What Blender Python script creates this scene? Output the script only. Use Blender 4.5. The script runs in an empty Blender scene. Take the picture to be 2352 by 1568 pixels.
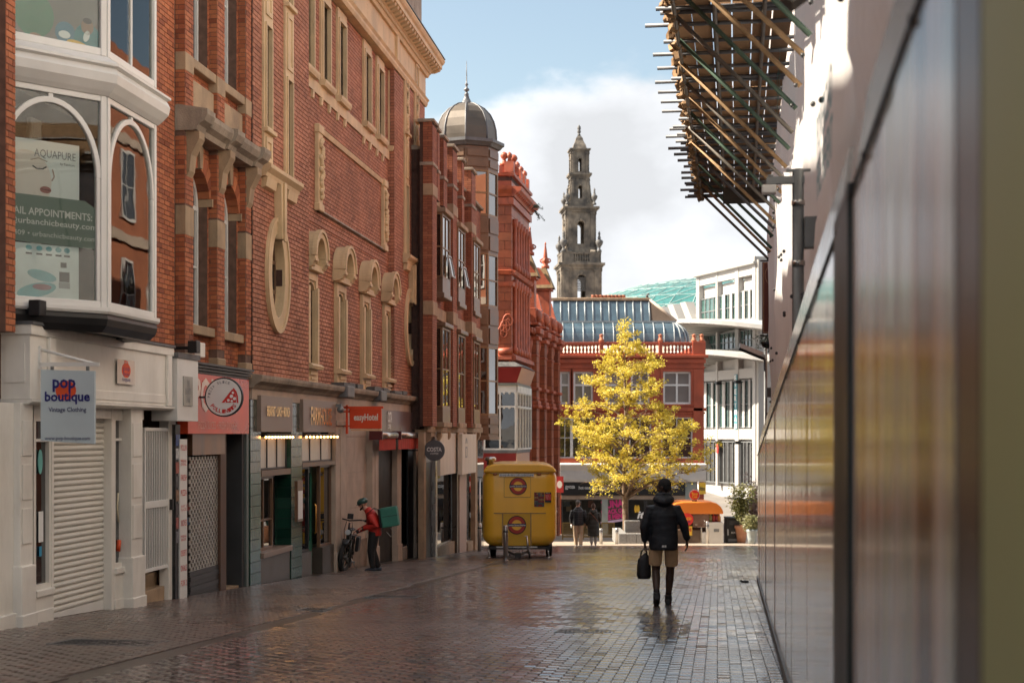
import bpy, math, random
from mathutils import Vector, Matrix
R = math.radians
random.seed(7)
sc = bpy.context.scene
col = sc.collection

# ---------------------------------------------------------------- camera
F = 3400.0            # focal length in pixels of a 2352-wide picture
CAMH = 1.346
HOR = 998.0           # image row of the true horizon
cam_d = bpy.data.cameras.new('camera')
cam = bpy.data.objects.new('camera', cam_d); col.objects.link(cam)
cam.location = (0, 0, CAMH); cam.rotation_euler = (R(90), 0, 0)
cam_d.sensor_width = 36; cam_d.lens = 36 * F / 2352
cam_d.shift_y = (HOR - 784) / 2352
cam_d.clip_start = .05; cam_d.clip_end = 3000
cam_d.dof.use_dof = True; cam_d.dof.focus_distance = 27; cam_d.dof.aperture_fstop = 2.4
sc.camera = cam

# ---------------------------------------------------------------- light
SUN_AZ = R(-91)        # clockwise from +Y; the sun stands square to the left, shining in through the side street
SUN_EL = R(42)
sun_dir = Vector((math.sin(SUN_AZ) * math.cos(SUN_EL), math.cos(SUN_AZ) * math.cos(SUN_EL), math.sin(SUN_EL)))
sl = bpy.data.lights.new('sun', 'SUN'); sl.energy = 4.6; sl.angle = R(.55); sl.color = (1, .90, .76)
so = bpy.data.objects.new('sun', sl); col.objects.link(so)
so.rotation_euler = sun_dir.to_track_quat('Z', 'Y').to_euler(); so.location = (-30, 20, 60)
world = bpy.data.worlds.new('World'); sc.world = world; world.use_nodes = True
def build_world():
    nt = world.node_tree; nt.nodes.clear(); N = nt.nodes.new; L = nt.links.new
    out = N('ShaderNodeOutputWorld'); bg = N('ShaderNodeBackground'); bg.inputs[1].default_value = .10
    sky = N('ShaderNodeTexSky'); sky.sky_type = 'NISHITA'; sky.sun_disc = False
    sky.sun_elevation = SUN_EL; sky.sun_rotation = SUN_AZ; sky.dust_density = 2.2; sky.ozone_density = 1.6; sky.altitude = 60
    tc = N('ShaderNodeTexCoord'); mp = N('ShaderNodeMapping'); mp.inputs['Scale'].default_value = (1, 1, 1.9)
    mp.inputs['Location'].default_value = (2.13, 8.96, 1.41)
    n1 = N('ShaderNodeTexNoise'); n1.inputs['Scale'].default_value = 3.6; n1.inputs['Detail'].default_value = 9; n1.inputs['Roughness'].default_value = .55
    L(tc.outputs['Generated'], mp.inputs[0]); L(mp.outputs[0], n1.inputs[0])
    sx = N('ShaderNodeSeparateXYZ'); L(tc.outputs['Generated'], sx.inputs[0])
    bias = N('ShaderNodeMapRange'); L(sx.outputs[2], bias.inputs[0])
    for i, v in zip((1, 2, 3, 4), (.12, .27, .26, .05)): bias.inputs[i].default_value = v
    add = N('ShaderNodeMath'); add.operation = 'ADD'; L(n1.outputs[0], add.inputs[0]); L(bias.outputs[0], add.inputs[1])
    msk = N('ShaderNodeMapRange'); msk.interpolation_type = 'SMOOTHSTEP'; L(add.outputs[0], msk.inputs[0])
    msk.inputs[1].default_value = .50; msk.inputs[2].default_value = .60
    n2 = N('ShaderNodeTexNoise'); n2.inputs['Scale'].default_value = 6.5; n2.inputs['Detail'].default_value = 7
    mp2 = N('ShaderNodeMapping'); mp2.inputs['Scale'].default_value = (1, 1, 1.6); mp2.inputs['Location'].default_value = (1.7, .4, .3)
    L(tc.outputs['Generated'], mp2.inputs[0]); L(mp2.outputs[0], n2.inputs[0])
    cr = N('ShaderNodeValToRGB'); L(n2.outputs[0], cr.inputs[0])
    cr.color_ramp.elements[0].position = .36; cr.color_ramp.elements[0].color = (.60, .62, .65, 1)
    cr.color_ramp.elements[1].position = .60; cr.color_ramp.elements[1].color = (.88, .91, .96, 1)
    cm = N('ShaderNodeVectorMath'); cm.operation = 'SCALE'; cm.inputs['Scale'].default_value = 4.1; L(cr.outputs[0], cm.inputs[0])
    gy = N('ShaderNodeMixRGB'); gy.blend_type = 'MULTIPLY'; gy.inputs[0].default_value = 1; gy.inputs[2].default_value = (.86, .79, .66, 1)
    L(sky.outputs[0], gy.inputs[1])
    mx = N('ShaderNodeMixRGB'); L(msk.outputs[0], mx.inputs[0]); L(gy.outputs[0], mx.inputs[1]); L(cm.outputs[0], mx.inputs[2])
    L(mx.outputs[0], bg.inputs[0]); L(bg.outputs[0], out.inputs[0])
build_world()
sc.view_settings.view_transform = 'Standard'; sc.view_settings.look = 'None'
sc.view_settings.exposure = 1.7; sc.view_settings.gamma = 1; sc.view_settings.use_curve_mapping = False
sc.view_settings.use_white_balance = True; sc.view_settings.white_balance_temperature = 6600
sc.cycles.use_denoising = True; sc.cycles.max_bounces = 7; sc.cycles.glossy_bounces = 4; sc.cycles.diffuse_bounces = 3
sc.cycles.transparent_max_bounces = 8; sc.cycles.sample_clamp_indirect = 6

# ---------------------------------------------------------------- helpers: placing
FD = 7.92                                  # left building line stands this far left of the camera
TX, TY = .1168, .9932                      # its direction
def gz(Y):                                  # height of the street: falls away, rises again beyond the crossing
    if Y < 90: return -.0515 * Y
    a = -.0515 * 90
    return a + (min(Y, 112) - 90) * .104
def P(u, v, Y): return Vector(((u - 1176) * Y / F, Y, CAMH - (v - HOR) * Y / F))
def GY(v): return F * CAMH / (v - 1173)     # distance of a street point seen at row v
def G(u, v):
    Y = GY(v); return Vector(((u - 1176) * Y / F, Y, gz(Y)))
def fY(u, n=0): return F * (FD - n * 1.0069) / (1576 - u)
def fs(u, n=0): return (fY(u, n) + .1168 * n) / TY
def fz(u, v, n=0): return CAMH - (v - HOR) * fY(u, n) / F
def sg(s): return gz(s * TY)                # street height beside the facade
RX0, RXS = .385, .1524                      # hoarding line: X = RX0 + RXS*Y
def lerp(a, b, t): return a + (b - a) * t

# ---------------------------------------------------------------- helpers: meshes
class MB:
    def __init__(s): s.v = []; s.f = []; s.tone = []; s.sm = []
    def add(s, vs, fs_, tone=0., smooth=False):
        b = len(s.v); s.v += [tuple(p) for p in vs]
        for f in fs_: s.f.append([b + i for i in f]); s.tone.append(tone); s.sm.append(smooth)
        return s
    def box(s, x0, x1, y0, y1, z0, z1, tone=0., M=None):
        vs = [Vector(p) for p in ((x0,y0,z0),(x1,y0,z0),(x1,y1,z0),(x0,y1,z0),(x0,y0,z1),(x1,y0,z1),(x1,y1,z1),(x0,y1,z1))]
        if M: vs = [M @ p for p in vs]
        return s.add(vs, [(0,3,2,1),(4,5,6,7),(0,1,5,4),(1,2,6,5),(2,3,7,6),(3,0,4,7)], tone)
    def prism(s, pts, a, b, axis, tone=0., smooth=False):
        # pts 2-D; axis 'y': pts=(x,z); 'x': pts=(y,z); 'z': pts=(x,y)
        n = len(pts)
        def mk(p, t): return {'y': (p[0], t, p[1]), 'x': (t, p[0], p[1]), 'z': (p[0], p[1], t)}[axis]
        vs = [mk(p, a) for p in pts] + [mk(p, b) for p in pts]
        base = len(s.v); s.v += vs
        s.f.append([base + i for i in range(n)][::-1]); s.f.append([base + n + i for i in range(n)]); s.tone += [tone]*2; s.sm += [False]*2
        for i in range(n):
            j = (i + 1) % n; s.f.append([base+i, base+j, base+n+j, base+n+i]); s.tone.append(tone); s.sm.append(smooth)
        return s
    def ring(s, inn, out, a, b, axis='y', closed=True, tone=0.):
        n = len(inn)
        def mk(p, t): return {'y': (p[0], t, p[1]), 'x': (t, p[0], p[1]), 'z': (p[0], p[1], t)}[axis]
        vs = [mk(p, a) for p in inn] + [mk(p, a) for p in out] + [mk(p, b) for p in inn] + [mk(p, b) for p in out]
        fs_ = []
        for i in range(n if closed else n - 1):
            j = (i + 1) % n
            fs_ += [(i, n+i, n+j, j), (2*n+i, 2*n+j, 3*n+j, 3*n+i), (n+i, 3*n+i, 3*n+j, n+j), (i, j, 2*n+j, 2*n+i)]
        if not closed:
            e = n - 1; fs_ += [(0, 2*n, 3*n, n), (e, n+e, 3*n+e, 2*n+e)]
        return s.add(vs, fs_, tone)
    def tube(s, pts, rad, n=8, cap=True, tone=0., ell=1.0, smooth=True, up=None):
        pts = [Vector(p) for p in pts]; m = len(pts)
        if not hasattr(rad, '__len__'): rad = [rad] * m
        ref = None; rings = []
        for i in range(m):
            d = (pts[min(i+1, m-1)] - pts[max(i-1, 0)])
            d = d.normalized() if d.length > 1e-9 else Vector((0, 0, 1))
            if ref is None: ref = Vector(up) if up else (Vector((1,0,0)) if abs(d.x) < .8 else Vector((0,1,0)))
            a = ref - d * ref.dot(d)
            if a.length < 1e-6: a = d.orthogonal()
            a.normalize(); b = d.cross(a); ref = a
            r = rad[i]; ra, rb = (r if hasattr(r, '__len__') else (r, r * ell))
            rings.append([pts[i] + a * (math.cos(2*math.pi*k/n) * ra) + b * (math.sin(2*math.pi*k/n) * rb) for k in range(n)])
        vs = [p for r in rings for p in r]; fs_ = []
        for i in range(m - 1):
            for k in range(n):
                kk = (k + 1) % n; fs_.append((i*n+k, i*n+kk, (i+1)*n+kk, (i+1)*n+k))
        s.add(vs, fs_, tone, smooth)
        if cap:
            b0 = len(s.v) - len(vs); s.f.append([b0+k for k in range(n)][::-1]); s.f.append([b0+(m-1)*n+k for k in range(n)]); s.tone += [tone]*2; s.sm += [False]*2
        return s
    def lathe(s, prof, c=(0,0,0), n=12, tone=0., smooth=True, phase=0., sx=1, sy=1):
        m = len(prof); c = Vector(c)
        vs = [(c.x + r*math.cos(2*math.pi*k/n+phase)*sx, c.y + r*math.sin(2*math.pi*k/n+phase)*sy, c.z + z) for r, z in prof for k in range(n)]
        fs_ = [(i*n+k, i*n+(k+1)%n, (i+1)*n+(k+1)%n, (i+1)*n+k) for i in range(m-1) for k in range(n)]
        s.add(vs, fs_, tone, smooth)
        b0 = len(s.v) - len(vs); s.f.append([b0+k for k in range(n)][::-1]); s.f.append([b0+(m-1)*n+k for k in range(n)]); s.tone += [tone]*2; s.sm += [False]*2
        return s
    def quad(s, a, b, c, d, tone=0.): return s.add([a, b, c, d], [(0, 1, 2, 3)], tone)
    def ball(s, c, r, n=10, m=6, tone=0., M=None):
        rr = r if hasattr(r, '__len__') else (r, r, r)
        vs = []; c = Vector(c)
        for i in range(m + 1):
            t = math.pi * i / m
            for k in range(n):
                q = 2*math.pi*k/n; p = Vector((rr[0]*math.sin(t)*math.cos(q), rr[1]*math.sin(t)*math.sin(q), rr[2]*math.cos(t)))
                if M: p = M @ p
                vs.append(c + p)
        return s.add(vs, [(i*n+k, (i+1)*n+k, (i+1)*n+(k+1)%n, i*n+(k+1)%n) for i in range(m) for k in range(n)], tone, True)
    def mesh(s, name, mats):
        me = bpy.data.meshes.new(name); me.from_pydata(s.v, [], s.f)
        if any(s.tone):
            at = me.attributes.new('tone', 'FLOAT', 'FACE'); at.data.foreach_set('value', s.tone)
        if any(s.sm): me.polygons.foreach_set('use_smooth', s.sm)
        for m in (mats if isinstance(mats, (list, tuple)) else [mats]): me.materials.append(m)
        me.update(); return me
    def ob(s, name, mat, parent=None, bev=0, loc=None, fixn=True):
        me = s.mesh(name, mat); o = bpy.data.objects.new(name, me); col.objects.link(o)
        if parent: o.parent = parent
        if loc: o.location = loc
        if bev:
            m = o.modifiers.new('bevel', 'BEVEL'); m.width = bev; m.segments = 2; m.limit_method = 'ANGLE'; m.angle_limit = R(40); m.harden_normals = False
        return o
def thing(name, label, cat, loc=(0,0,0), rz=0, group=None):
    o = bpy.data.objects.new(name, None); col.objects.link(o); o.location = loc; o.rotation_euler = (0, 0, rz)
    o.empty_display_size = .3; o['label'] = label; o['category'] = cat
    if group: o['group'] = group
    return o
def tag(o, label, cat, group=None):
    o['label'] = label; o['category'] = cat
    if group: o['group'] = group
    return o
def structure(o): o['kind'] = 'structure'; return o
def stuff(o): o['kind'] = 'stuff'; return o
FROT = math.atan2(TY, TX)
def fthing(name, label, cat, group=None):          # frame of the left building line: x along street, y into the building, z up
    return thing(name, label, cat, (-FD, 0, 0), FROT, group)
def rebase(t, off):                                 # put the Empty at the thing's base
    off = Vector(off)
    for c in t.children: c.location = Vector(c.location) - off
    t.location = Vector(t.location) + Matrix.Rotation(t.rotation_euler[2], 3, 'Z') @ off
def copy_tree(o, parent=None):
    c = o.copy(); col.objects.link(c); c.parent = parent
    for ch in list(o.children): copy_tree(ch, c)
    return c
def place_mesh(name, me, parent, loc, rot=(0,0,0), scale=(1,1,1)):
    o = bpy.data.objects.new(name, me); col.objects.link(o); o.parent = parent; o.location = loc; o.rotation_euler = rot; o.scale = scale; return o

# ---------------------------------------------------------------- helpers: materials
MATS = {}
def mat(name, c, rough=.6, metal=0., var=.18, scale=3., bump=.0, bscale=60., spec=.5, coat=0., c2=None, streak=False, dirt=0., dirtc=(.09,.075,.06), emit=None, est=1., trans=0., coords='Object', alpha=1.):
    if name in MATS: return MATS[name]
    m = bpy.data.materials.new(name); m.use_nodes = True; nt = m.node_tree; N = nt.nodes.new; L = nt.links.new
    b = nt.nodes['Principled BSDF']
    b.inputs['Metallic'].default_value = metal; b.inputs['Specular IOR Level'].default_value = spec; b.inputs['Coat Weight'].default_value = coat; b.inputs['Coat Roughness'].default_value = .06
    tc = N('ShaderNodeTexCoord'); src = tc.outputs[coords]
    if streak:
        mp = N('ShaderNodeMapping'); mp.inputs['Scale'].default_value = (1, 1, .12); L(src, mp.inputs[0]); ssrc = mp.outputs[0]
    else: ssrc = src
    n1 = N('ShaderNodeTexNoise'); n1.inputs['Scale'].default_value = scale; n1.inputs['Detail'].default_value = 6; L(ssrc, n1.inputs[0])
    cr = N('ShaderNodeValToRGB'); L(n1.outputs[0], cr.inputs[0])
    c2 = c2 or tuple(x * (1 - var) for x in c)
    cr.color_ramp.elements[0].position = .32; cr.color_ramp.elements[0].color = (*c2, 1)
    cr.color_ramp.elements[1].position = .68; cr.color_ramp.elements[1].color = (*[min(1, x * (1 + var * .5)) for x in c], 1)
    o = cr.outputs[0]
    if dirt:
        n3 = N('ShaderNodeTexNoise'); n3.inputs['Scale'].default_value = 1.3; n3.inputs['Detail'].default_value = 8; n3.inputs['Roughness'].default_value = .7
        mp3 = N('ShaderNodeMapping'); mp3.inputs['Scale'].default_value = (1.6, 1.6, .5); L(src, mp3.inputs[0]); L(mp3.outputs[0], n3.inputs[0])
        mr = N('ShaderNodeMapRange'); L(n3.outputs[0], mr.inputs[0]); mr.inputs[1].default_value = .46; mr.inputs[2].default_value = .78; mr.inputs[4].default_value = dirt
        mx = N('ShaderNodeMixRGB'); L(mr.outputs[0], mx.inputs[0]); L(o, mx.inputs[1]); mx.inputs[2].default_value = (*dirtc, 1); o = mx.outputs[0]
    L(o, b.inputs['Base Color'])
    rr = N('ShaderNodeMapRange'); L(n1.outputs[0], rr.inputs[0]); rr.inputs[3].default_value = max(.02, rough - .1 * min(1, rough * 3)); rr.inputs[4].default_value = min(1, rough + .12 * min(1, rough * 3))
    L(rr.outputs[0], b.inputs['Roughness'])
    if bump:
        n2 = N('ShaderNodeTexNoise'); n2.inputs['Scale'].default_value = bscale; n2.inputs['Detail'].default_value = 4; L(ssrc, n2.inputs[0])
        bp = N('ShaderNodeBump'); bp.inputs['Strength'].default_value = bump; bp.inputs['Distance'].default_value = .02; L(n2.outputs[0], bp.inputs['Height']); L(bp.outputs[0], b.inputs['Normal'])
    if emit: b.inputs['Emission Color'].default_value = (*emit, 1); b.inputs['Emission Strength'].default_value = est
    MATS[name] = m; return m
def brick_mat(name, cols, rough=.75, grime=.35, gloss_noise=0.):
    m = bpy.data.materials.new(name); m.use_nodes = True; nt = m.node_tree; N = nt.nodes.new; L = nt.links.new; b = nt.nodes['Principled BSDF']
    at = N('ShaderNodeAttribute'); at.attribute_name = 'tone'; oi = N('ShaderNodeObjectInfo')
    ad = N('ShaderNodeMath'); ad.operation = 'ADD'; L(at.outputs['Fac'], ad.inputs[0]); L(oi.outputs['Random'], ad.inputs[1])
    fr = N('ShaderNodeMath'); fr.operation = 'FRACT'; L(ad.outputs[0], fr.inputs[0])
    cr = N('ShaderNodeValToRGB'); L(fr.outputs[0], cr.inputs[0]); cr.color_ramp.interpolation = 'LINEAR'
    el = cr.color_ramp.elements
    el[0].color = (*cols[0], 1); el[1].color = (*cols[-1], 1)
    for i, c in enumerate(cols[1:-1]): e = el.new((i + 1) / (len(cols) - 1)); e.color = (*c, 1)
    ge = N('ShaderNodeNewGeometry')
    n1 = N('ShaderNodeTexNoise'); n1.inputs['Scale'].default_value = .9; n1.inputs['Detail'].default_value = 8; n1.inputs['Roughness'].default_value = .65; L(ge.outputs['Position'], n1.inputs[0])
    mr = N('ShaderNodeMapRange'); L(n1.outputs[0], mr.inputs[0]); mr.inputs[1].default_value = .3; mr.inputs[2].default_value = .72; mr.inputs[3].default_value = 1 - grime; mr.inputs[4].default_value = 1.08
    n2 = N('ShaderNodeTexNoise'); n2.inputs['Scale'].default_value = 45; n2.inputs['Detail'].default_value = 3; L(ge.outputs['Position'], n2.inputs[0])
    mr2 = N('ShaderNodeMapRange'); L(n2.outputs[0], mr2.inputs[0]); mr2.inputs[3].default_value = .8; mr2.inputs[4].default_value = 1.2
    mu = N('ShaderNodeMath'); mu.operation = 'MULTIPLY'; L(mr.outputs[0], mu.inputs[0]); L(mr2.outputs[0], mu.inputs[1])
    sc_ = N('ShaderNodeVectorMath'); sc_.operation = 'SCALE'; L(cr.outputs[0], sc_.inputs[0]); L(mu.outputs[0], sc_.inputs['Scale'])
    L(sc_.outputs[0], b.inputs['Base Color']); b.inputs['Roughness'].default_value = rough
    bp = N('ShaderNodeBump'); bp.inputs['Strength'].default_value = .35; bp.inputs['Distance'].default_value = .004; L(n2.outputs[0], bp.inputs['Height']); L(bp.outputs[0], b.inputs['Normal'])
    MATS[name] = m; return m
def glass_mat(name, tint=(.02, .022, .024), rough=.02, ior=1.7, wave=.25, wscale=1.2):   # dark reflecting window glass
    m = mat(name, tint, rough, 0, .3, 2., spec=.9); nt = m.node_tree; b = nt.nodes['Principled BSDF']; N = nt.nodes.new; L = nt.links.new
    b.inputs['IOR'].default_value = ior
    for l in list(b.inputs['Roughness'].links): nt.links.remove(l)
    b.inputs['Roughness'].default_value = rough
    tc = N('ShaderNodeTexCoord'); n = N('ShaderNodeTexNoise'); n.inputs['Scale'].default_value = wscale; L(tc.outputs['Object'], n.inputs[0])
    bp = N('ShaderNodeBump'); bp.inputs['Strength'].default_value = wave; bp.inputs['Distance'].default_value = .02; L(n.outputs[0], bp.inputs['Height']); L(bp.outputs[0], b.inputs['Normal'])
    return m
def clear_glass(name, ior=1.5, tint=(.93, .96, .95), wave=.12):                # one pane you see through and that mirrors the street
    m = bpy.data.materials.new(name); m.use_nodes = True; nt = m.node_tree; nt.nodes.clear(); N = nt.nodes.new; L = nt.links.new
    o = N('ShaderNodeOutputMaterial'); mx = N('ShaderNodeMixShader'); fr = N('ShaderNodeFresnel'); fr.inputs[0].default_value = ior
    t = N('ShaderNodeBsdfTransparent'); t.inputs[0].default_value = (*tint, 1); g = N('ShaderNodeBsdfGlossy'); g.inputs['Roughness'].default_value = .015
    tc = N('ShaderNodeTexCoord'); n = N('ShaderNodeTexNoise'); n.inputs['Scale'].default_value = 1.1; L(tc.outputs['Object'], n.inputs[0])
    bp = N('ShaderNodeBump'); bp.inputs['Strength'].default_value = wave; bp.inputs['Distance'].default_value = .02; L(n.outputs[0], bp.inputs['Height']); L(bp.outputs[0], g.inputs['Normal'])
    L(fr.outputs[0], mx.inputs[0]); L(t.outputs[0], mx.inputs[1]); L(g.outputs[0], mx.inputs[2]); L(mx.outputs[0], o.inputs[0])
    MATS[name] = m; return m

BR_A = brick_mat('brick_orange', [(.26,.068,.028), (.44,.13,.052), (.52,.17,.068), (.38,.105,.046)])
BR_C = brick_mat('brick_red', [(.43,.165,.092), (.54,.22,.122), (.48,.19,.105), (.58,.25,.15), (.36,.13,.075)], grime=.42)
BR_D = brick_mat('brick_plum', [(.27,.08,.040), (.37,.12,.056), (.31,.095,.048), (.42,.15,.072)], grime=.3)
TERRA = brick_mat('terracotta_block', [(.30,.066,.026), (.42,.105,.038), (.36,.082,.03), (.47,.135,.052)], rough=.5, grime=.6)
TERRA_S = mat('terracotta_moulding', (.42,.092,.04), .5, 0, .35, 2.5, .3, 30, dirt=.45, dirtc=(.07,.035,.022))
MORTAR = mat('mortar', (.15,.085,.06), .95, 0, .3, 8)
MORTAR_D = mat('mortar_dark', (.075,.038,.028), .95, 0, .3, 8)
STONE = mat('cream_terracotta', (.68,.49,.28), .6, 0, .16, 1.6, .2, 40, dirt=.38, dirtc=(.20,.13,.075))
BUFF = mat('buff_stone', (.40,.28,.17), .75, 0, .25, 2.5, .3, 40, dirt=.6, dirtc=(.10,.075,.055))
STONE_D = mat('weathered_stone', (.36,.29,.22), .8, 0, .3, 2.5, .4, 40, dirt=.75, dirtc=(.07,.06,.05))
STONE_P = mat('pinkish_stone', (.47,.37,.29), .6, 0, .2, 2.2, .15, 60, dirt=.3, dirtc=(.2,.15,.11))
STONE_B = mat('tan_stone', (.38,.26,.16), .75, 0, .25, 3, .3, 40, dirt=.5)
CHURCH = mat('sooty_gritstone', (.21,.175,.135), .9, 0, .6, .8, .4, 8, dirt=.95, dirtc=(.035,.034,.034), c2=(.065,.058,.052))
WHITE = mat('white_paint', (.72,.70,.66), .35, 0, .08, 1.6, dirt=.15, dirtc=(.4,.36,.3))
CREAM = mat('cream_paint', (.78,.74,.67), .4, 0, .10, 1.2, .05, 90, dirt=.38, dirtc=(.38,.32,.25))
PANEL_W = mat('cream_board', (.62,.55,.46), .5, 0, .1, 2, streak=True, dirt=.15, dirtc=(.4,.33,.25))
BROWN = mat('brown_cladding', (.17,.092,.05), .38, 0, .25, 2)
BROWN_L = mat('bronze_frame', (.24,.135,.062), .4, .1, .25, 2)
BLACK = mat('black_paint', (.010,.010,.011), .42, 0, .3, 3)
DARKGREY = mat('dark_grey_paint', (.045,.046,.048), .45, 0, .2, 3)
GREY = mat('grey_metal', (.22,.23,.23), .45, .3, .2, 4)
STEEL = mat('brushed_steel', (.52,.50,.47), .28, .9, .15, 20, streak=True)
LEAD = mat('lead_sheet', (.14,.14,.145), .5, .35, .3, 2, dirt=.3, dirtc=(.3,.28,.25))
SLATE = mat('slate', (.10,.095,.09), .6, 0, .4, 5, .3, 20)
TAUPE = mat('taupe_panel', (.26,.19,.15), .42, 0, .08, 1)
GOLD = mat('gold_letters', (.80,.42,.08), .22, .9, .1, 5)
REDF = mat('red_fascia', (.66,.075,.03), .28, 0, .25, 1.2, spec=.3)
ORANGE = mat('orange_red_board', (.70,.065,.015), .4, 0, .06, 2)
SIGNBLUE = mat('pale_blue_board', (.50,.57,.60), .4, 0, .05, 2)
INK = mat('navy_ink', (.02,.02,.16), .5); REDINK = mat('red_ink', (.60,.03,.025), .5); ORINK = mat('orange_ink', (.75,.09,.02), .5)
WINK = mat('white_ink', (.80,.79,.76), .5, 0, .03); DINK = mat('dark_ink', (.03,.03,.035), .5); TEALINK = mat('teal_ink', (.03,.30,.34), .5)
PINK = mat('magenta_ink', (.62,.03,.20), .5); LILAC = mat('lilac_ink', (.55,.40,.60), .5); YINK = mat('yellow_ink', (.80,.48,.04), .5)
GL = glass_mat('window_glass'); GL_DIM = glass_mat('shop_glass', (.012,.012,.012), .015, 1.9, .10, .8)
GL_BROWN = glass_mat('bronze_glass', (.035,.018,.010), .02, 2.2, .12, .9); GL_GREEN = glass_mat('green_glass', (.05,.11,.10), .03, 1.8, .3, .35)
CLEAR = clear_glass('clear_glass')

# ---------------------------------------------------------------- helpers: building pieces
def xf(mb, M):
    mb.v = [tuple(M @ Vector(p)) for p in mb.v]; return mb
def proj(s, n, z):
    X = -FD + s * TX + n * TY; Y = s * TY - n * TX
    return 1176 + F * X / Y, HOR - F * (z - CAMH) / Y
def slab(mb, s0, s1, z0, z1, y0, y1, holes):
    xs = sorted({s0, s1, *[min(max(h[0], s0), s1) for h in holes], *[min(max(h[1], s0), s1) for h in holes]})
    for a, b in zip(xs, xs[1:]):
        if b - a < 1e-4: continue
        zs = sorted([(h[2], h[3]) for h in holes if h[0] < (a + b) / 2 < h[1]]); z = z0
        for h0, h1 in zs:
            if h0 > z: mb.box(a, b, y0, y1, z, h0)
            z = max(z, h1)
        if z < z1: mb.box(a, b, y0, y1, z, z1)
    return mb
BRICKME = {}
def bricks(parent, s0, s1, z0, z1, y, rects, m, L=.225, H=.075, J=.010, proud=.008, ind=300, shapes=(), ground=None, name='brick', rng=None, pf=None):
    """bricks laid in stretcher bond on the plane y; the ones that show largest are objects, the rest one mesh"""
    rng = rng or random.Random(int(s0 * 100) + 3)
    full = []; mb = MB(); row = 0; z = z0
    ch = .003
    def brick(a, b, c, d, tone, pr):
        yo = y - pr
        vs = [(a, y, c), (b, y, c), (b, y, d), (a, y, d), (a+ch, yo, c+ch), (b-ch, yo, c+ch), (b-ch, yo, d-ch), (a+ch, yo, d-ch)]
        mb.add(vs, [(4,5,6,7), (0,1,5,4), (1,2,6,5), (2,3,7,6), (3,0,4,7)], tone)
    while z + H <= z1 + 1e-6:
        zc = z + H / 2
        bl = [(r[0], r[1]) for r in rects if r[2] < zc < r[3]]
        for sh in shapes:
            w = sh(zc)
            if w: bl.append(w)
        off = 0 if row % 2 == 0 else L / 2
        k = math.floor((s0 - off) / L) - 1
        while True:
            a = off + k * L + J; b = off + (k + 1) * L; k += 1
            if a >= s1: break
            a2, b2 = max(a, s0), min(b, s1)
            if b2 - a2 < .03: continue
            ivs = [(a2, b2)]
            for q0, q1 in bl:
                nv = []
                for p0, p1 in ivs:
                    if q1 <= p0 or q0 >= p1: nv.append((p0, p1)); continue
                    if q0 - p0 > .02: nv.append((p0, q0))
                    if p1 - q1 > .02: nv.append((q1, p1))
                ivs = nv
            for p0, p1 in ivs:
                if ground and ground(p1) > z: continue
                if abs(p1 - p0 - (L - J)) < 1e-4: full.append((p0, z + J))
                else: brick(p0, p1, z + J, z + H, rng.random() * .98 + .01, proud + rng.uniform(-.001, .002))
        z += H; row += 1
    full.sort()
    cnt = 0
    key = (round(L, 4), round(H, 4), round(proud, 4), m.name)
    if key not in BRICKME:
        t = MB(); w, h = L - J, H - J
        t.add([(0, 0, 0), (w, 0, 0), (w, 0, h), (0, 0, h), (ch, -proud, ch), (w-ch, -proud, ch), (w-ch, -proud, h-ch), (ch, -proud, h-ch)], [(4,5,6,7), (0,1,5,4), (1,2,6,5), (2,3,7,6), (3,0,4,7)])
        BRICKME[key] = t.mesh(name, m)
    me = BRICKME[key]
    for p0, zz in full:
        if cnt < ind:
            u, v = pf(p0, zz) if pf else proj(p0 + .1, -y, zz)
            if 0 < u < 2352 and 5 < v < 1560:
                o = bpy.data.objects.new(name, me); col.objects.link(o); o.parent = parent; o.location = (p0, y, zz); cnt += 1; continue
        brick(p0, p0 + L - J, zz, zz + H - J, rng.random() * .98 + .01, proud + rng.uniform(-.0015, .002))
    if mb.f: stuff(mb.ob('brickwork', m, parent))
def window(parent, s0, s1, z0, z1, y, fm, gm, fw=.055, d=.07, nx=0, nz=0, bars=.035, name='window', zs=None, xs_=None):
    mb = MB(); mb.box(s0, s0+fw, y, y+d, z0, z1); mb.box(s1-fw, s1, y, y+d, z0, z1); mb.box(s0+fw, s1-fw, y, y+d, z0, z0+fw); mb.box(s0+fw, s1-fw, y, y+d, z1-fw, z1)
    xs = [s0+fw] + (xs_ if xs_ is not None else [lerp(s0, s1, (i+1)/(nx+1)) for i in range(nx)]) + [s1-fw]
    zz = [z0+fw] + (zs if zs is not None else [lerp(z0, z1, (i+1)/(nz+1)) for i in range(nz)]) + [z1-fw]
    for x in xs[1:-1]: mb.box(x-bars/2, x+bars/2, y+.006, y+d-.006, z0+fw, z1-fw)
    for q in zz[1:-1]:
        for a, b in zip(xs, xs[1:]): mb.box(a + (bars/2 if a != xs[0] else 0), b - (bars/2 if b != xs[-1] else 0), y+.008, y+d-.008, q-bars/2, q+bars/2)
    w = mb.ob(name, fm, parent)
    for a, b in zip(xs, xs[1:]):
        for q0, q1 in zip(zz, zz[1:]):
            g = MB(); cx, cz = (a+b)/2, (q0+q1)/2
            t = random.uniform(-.0025, .0025); t2 = random.uniform(-.0025, .0025)
            hw, hh = (b-a)/2, (q1-q0)/2; yy = y + d*.55
            g.add([(-hw, t*hw+t2, -hh), (hw, -t*hw+t2, -hh), (hw, -t*hw-t2, hh), (-hw, t*hw-t2, hh)], [(0,1,2,3)])
            g.ob('pane', gm, w, loc=(cx, yy, cz))
    return w
TXT = {}
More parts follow.
